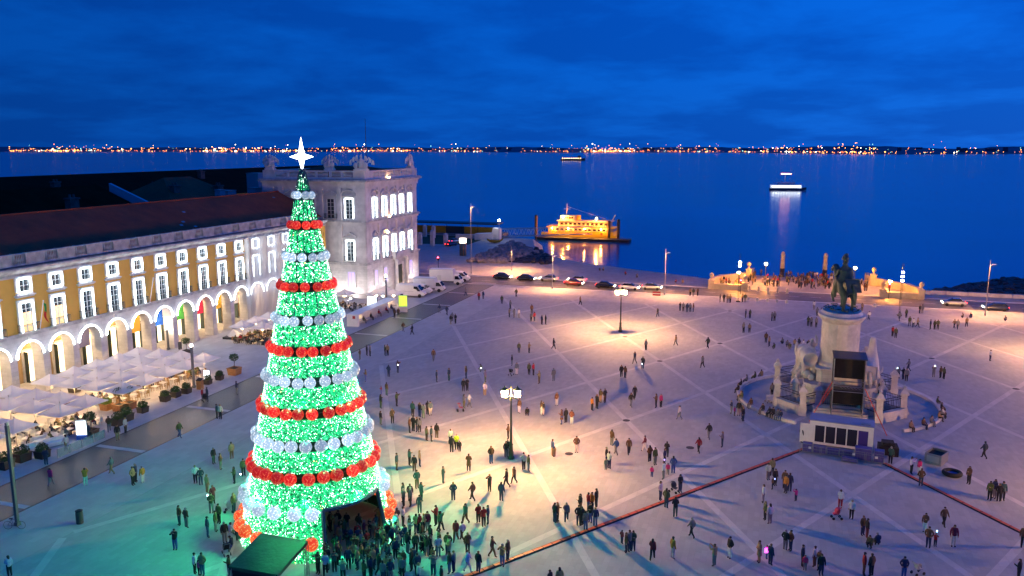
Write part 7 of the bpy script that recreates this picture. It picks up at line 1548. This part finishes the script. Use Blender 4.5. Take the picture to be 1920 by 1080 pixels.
# crowds too dense to count: on the quay, under the terrace umbrellas
def crowd(name, label, spots, rnd):
    out = MB(); cm = [mat('crowd_coat_%s' % k, PC[k][1], .8) for k in 'knbgrwto']
    for x, y, z, rz, pose in spots:
        _, b = person_data(pose, rnd.random() < .3, False); M = Matrix.Translation((x, y, z)) @ Matrix.Rotation(rz, 4, 'Z') @ Matrix.Scale(rnd.uniform(.94, 1.05), 4); o = len(out.v); out.v.extend([tuple(M @ Vector(p)) for p in b.v]); out.f.extend([tuple(i + o for i in f) for f in b.f]); c = 3 + rnd.choice([0, 0, 1, 1, 2, 2, 3, 3, 4, 5, 6, 6, 7, 7]); t = 3 + rnd.choice([0, 0, 1, 3]); out.m.extend([{0: 0, 1: c, 2: t, 3: 1, 4: 2}[m] for m in b.m])
    tag(out.build(name, [M_skin, mat('crowd_hair', (.025, .016, .012), .6), M_shoe] + cm, None, True), label, 'crowd', kind='stuff')
rnd = random.Random(12); sp = []
while len(sp) < 125:
    x, y = rnd.gauss(8, 8.5), rnd.uniform(186, 205)
    if -6 < x < 22.5: z = .04 - .53 * (y - 181) / 25; sp.append((x, y, z, rnd.uniform(0, 6.28), rnd.choice(['stand', 'pocket', 'phone', 'photo', 'walk'])))
for i in range(14): sp.append((rnd.uniform(-11, -7), rnd.uniform(181.5, 189), .0, rnd.uniform(0, 6), 'pocket')); 
crowd('far_people', 'small far figures scattered over the back of the square', [(q[0], q[1], .012 + q[10], q[9] if q[9] is not None else rnd.uniform(0, 6.28), q[4]) for q in FAR], rnd)
crowd('quay_crowd', 'dense crowd of people gathered on the quay between the lamps', sp, rnd)
sp = []
while len(sp) < 50:
    q = at(rnd.gauss(712, 50), rnd.uniform(985, 1092)); a = math.atan2(q.y - TY, q.x - TX); r = math.hypot(q.x - TX, q.y - TY)
    if r < 4.6 or (5.2 < r < 6.3 and not R(-48) < a < 0): continue
    if -32.9 < q.x < -28.8 and 41.3 < q.y < 45.3: continue
    if all((q.x - p[0]) ** 2 + (q.y - p[1]) ** 2 > .22 for p in sp + used_spots): sp.append((q.x, q.y, .012, rnd.uniform(0, 6.28), rnd.choice(['stand', 'pocket', 'phone', 'fold', 'walk', 'photo'])))
crowd('doorway_crowd', 'thick crowd pressing round the doorway of the lit tree', sp, rnd)
st = [s for s in SEATS]; rnd.shuffle(st)
crowd('terrace_crowd', 'diners seated at the tables under and beside the white umbrellas', [(x, y, 0.0, a, 'sit') for x, y, a in st[:95]], rnd)

# ------------------------------------------------------------------ strollers and small things
def stroller(xp, yp, label, col, rz):
    p = at(xp, yp); o = thing('stroller', label, 'stroller', (p.x, p.y, 0), rz, 'strollers on the square'); m = mat('stroller_' + '_'.join('%d' % (c * 100) for c in col), col, .7)
    b = MB(); b.path([(-.22, .38, 1.0), (-.22, .1, .55), (-.22, -.35, .12)], .014, 5); b.path([(.22, .38, 1.0), (.22, .1, .55), (.22, -.35, .12)], .014, 5); b.tube((-.22, .38, 1.0), (.22, .38, 1.0), .016, 5); b.tube((-.22, .3, .12), (-.22, -.1, .5), .014, 5); b.tube((.22, .3, .12), (.22, -.1, .5), .014, 5); b.build('frame', M_steel, o, world=False)
    b = MB(); b.prism([(-.2, .18, .85), (-.2, .1, .45), (-.2, -.3, .40), (-.2, -.3, .47), (-.2, .02, .52), (-.2, .12, .85)], (.4, 0, 0)); fixn(b.build('seat', m, o, world=False))
    b = MB(); n = 8; A = [(-.22, .15 + .34 * math.cos(PI * i / n * .75 + 1.0) * .9, .62 + .34 * math.sin(PI * i / n * .75 + 1.0)) for i in range(n + 1)]; b.quad_strip(A, [(.22, y, z) for x, y, z in A]); b.build('hood', m, o, world=False)
    for x, y in ((-.24, .3), (.24, .3), (-.24, -.35), (.24, -.35)): b = MB(); b.cyl(0, 0, -.02, .02, .12, .12, 10); b.xf(Matrix.Translation((x, y, .12)) @ Matrix.Rotation(PI / 2, 4, 'Y')); b.build('wheel', M_rubber, o, world=False)
for a in ((384, 753, 'black stroller pushed along the pavement past the planters', (.012, .012, .013), 1), (430, 960, 'white hooded stroller near the left side of the tree', (.5, .5, .5), 2), (425, 1040, 'black stroller at the left foot of the tree', (.015, .015, .016), 4), (958, 704, 'black stroller beyond the near lantern post', (.012, .012, .013), 3), (863, 771, 'pink hooded stroller left of the near lantern post', (.45, .10, .12), 2), (1263, 923, 'dark grey stroller beside the middle of the cable ramp', (.06, .07, .07), 1.2), (1440, 755, 'white stroller between kerb ring and monument railing', (.55, .55, .6), .4), (1569, 973, 'pink stroller on the open paving before the cabin', (.5, .03, .10), 5), (1720, 1077, 'white framed stroller at the near right', (.45, .42, .45), 2.2), (797, 1022, 'black stroller right of the tree doorway', (.015, .015, .016), 2.5)): stroller(*a)
# handheld lights
def glow(xp, yp, z, label, c, e, s=.07):
    p = at(xp, yp, z); b = MB(); b.cbox((p.x, p.y, p.z), (s, .02, s * 1.6), .4); tag(b.build('phone_screen', mat('screen_%d_%d' % (xp, yp), c, .4, emit=c, estr=e)), label, 'phone', 'lit phone screens held up on the square')
for a in ((746, 684, 1.75, 'white phone light held up left of the near lantern post', (.85, .95, 1), 40), (902, 690, .9, 'white phone light close to the ground beyond the near lantern post', (.9, .95, 1), 40), (451, 889, 1.2, 'white phone light at the left side of the tree', (.9, 1, .95), 40), (389, 929, 1.3, 'bluish phone light near the left side of the tree', (.6, .85, 1), 30), (1753, 686, 1.7, 'bright white phone light behind the monument railing', (.9, .95, 1), 60), (1683, 690, 1.7, 'small bright phone light just right of the monument', (.7, .95, 1), 30), (1204, 682, 1.2, 'phone light by the band crossing near the far lantern post', (.7, .95, 1), 25), (1757, 996, 1.5, 'small blue phone light held by a child in red', (.3, .8, 1), 20), (1246, 862, 1.2, 'violet glowing toy in the group before the ramp middle', (.35, .3, 1), 20), (1437, 1032, 1.0, 'magenta glowing balloon toy near the bottom of the square', (1, .05, .9), 14), (1453, 898, 1.0, 'small blue light held near the cable ramp before the cabin', (.2, .25, 1), 14)): glow(*a[:3], a[3], a[4], a[5] * .5, .22 if 'balloon' in a[3] else .07)
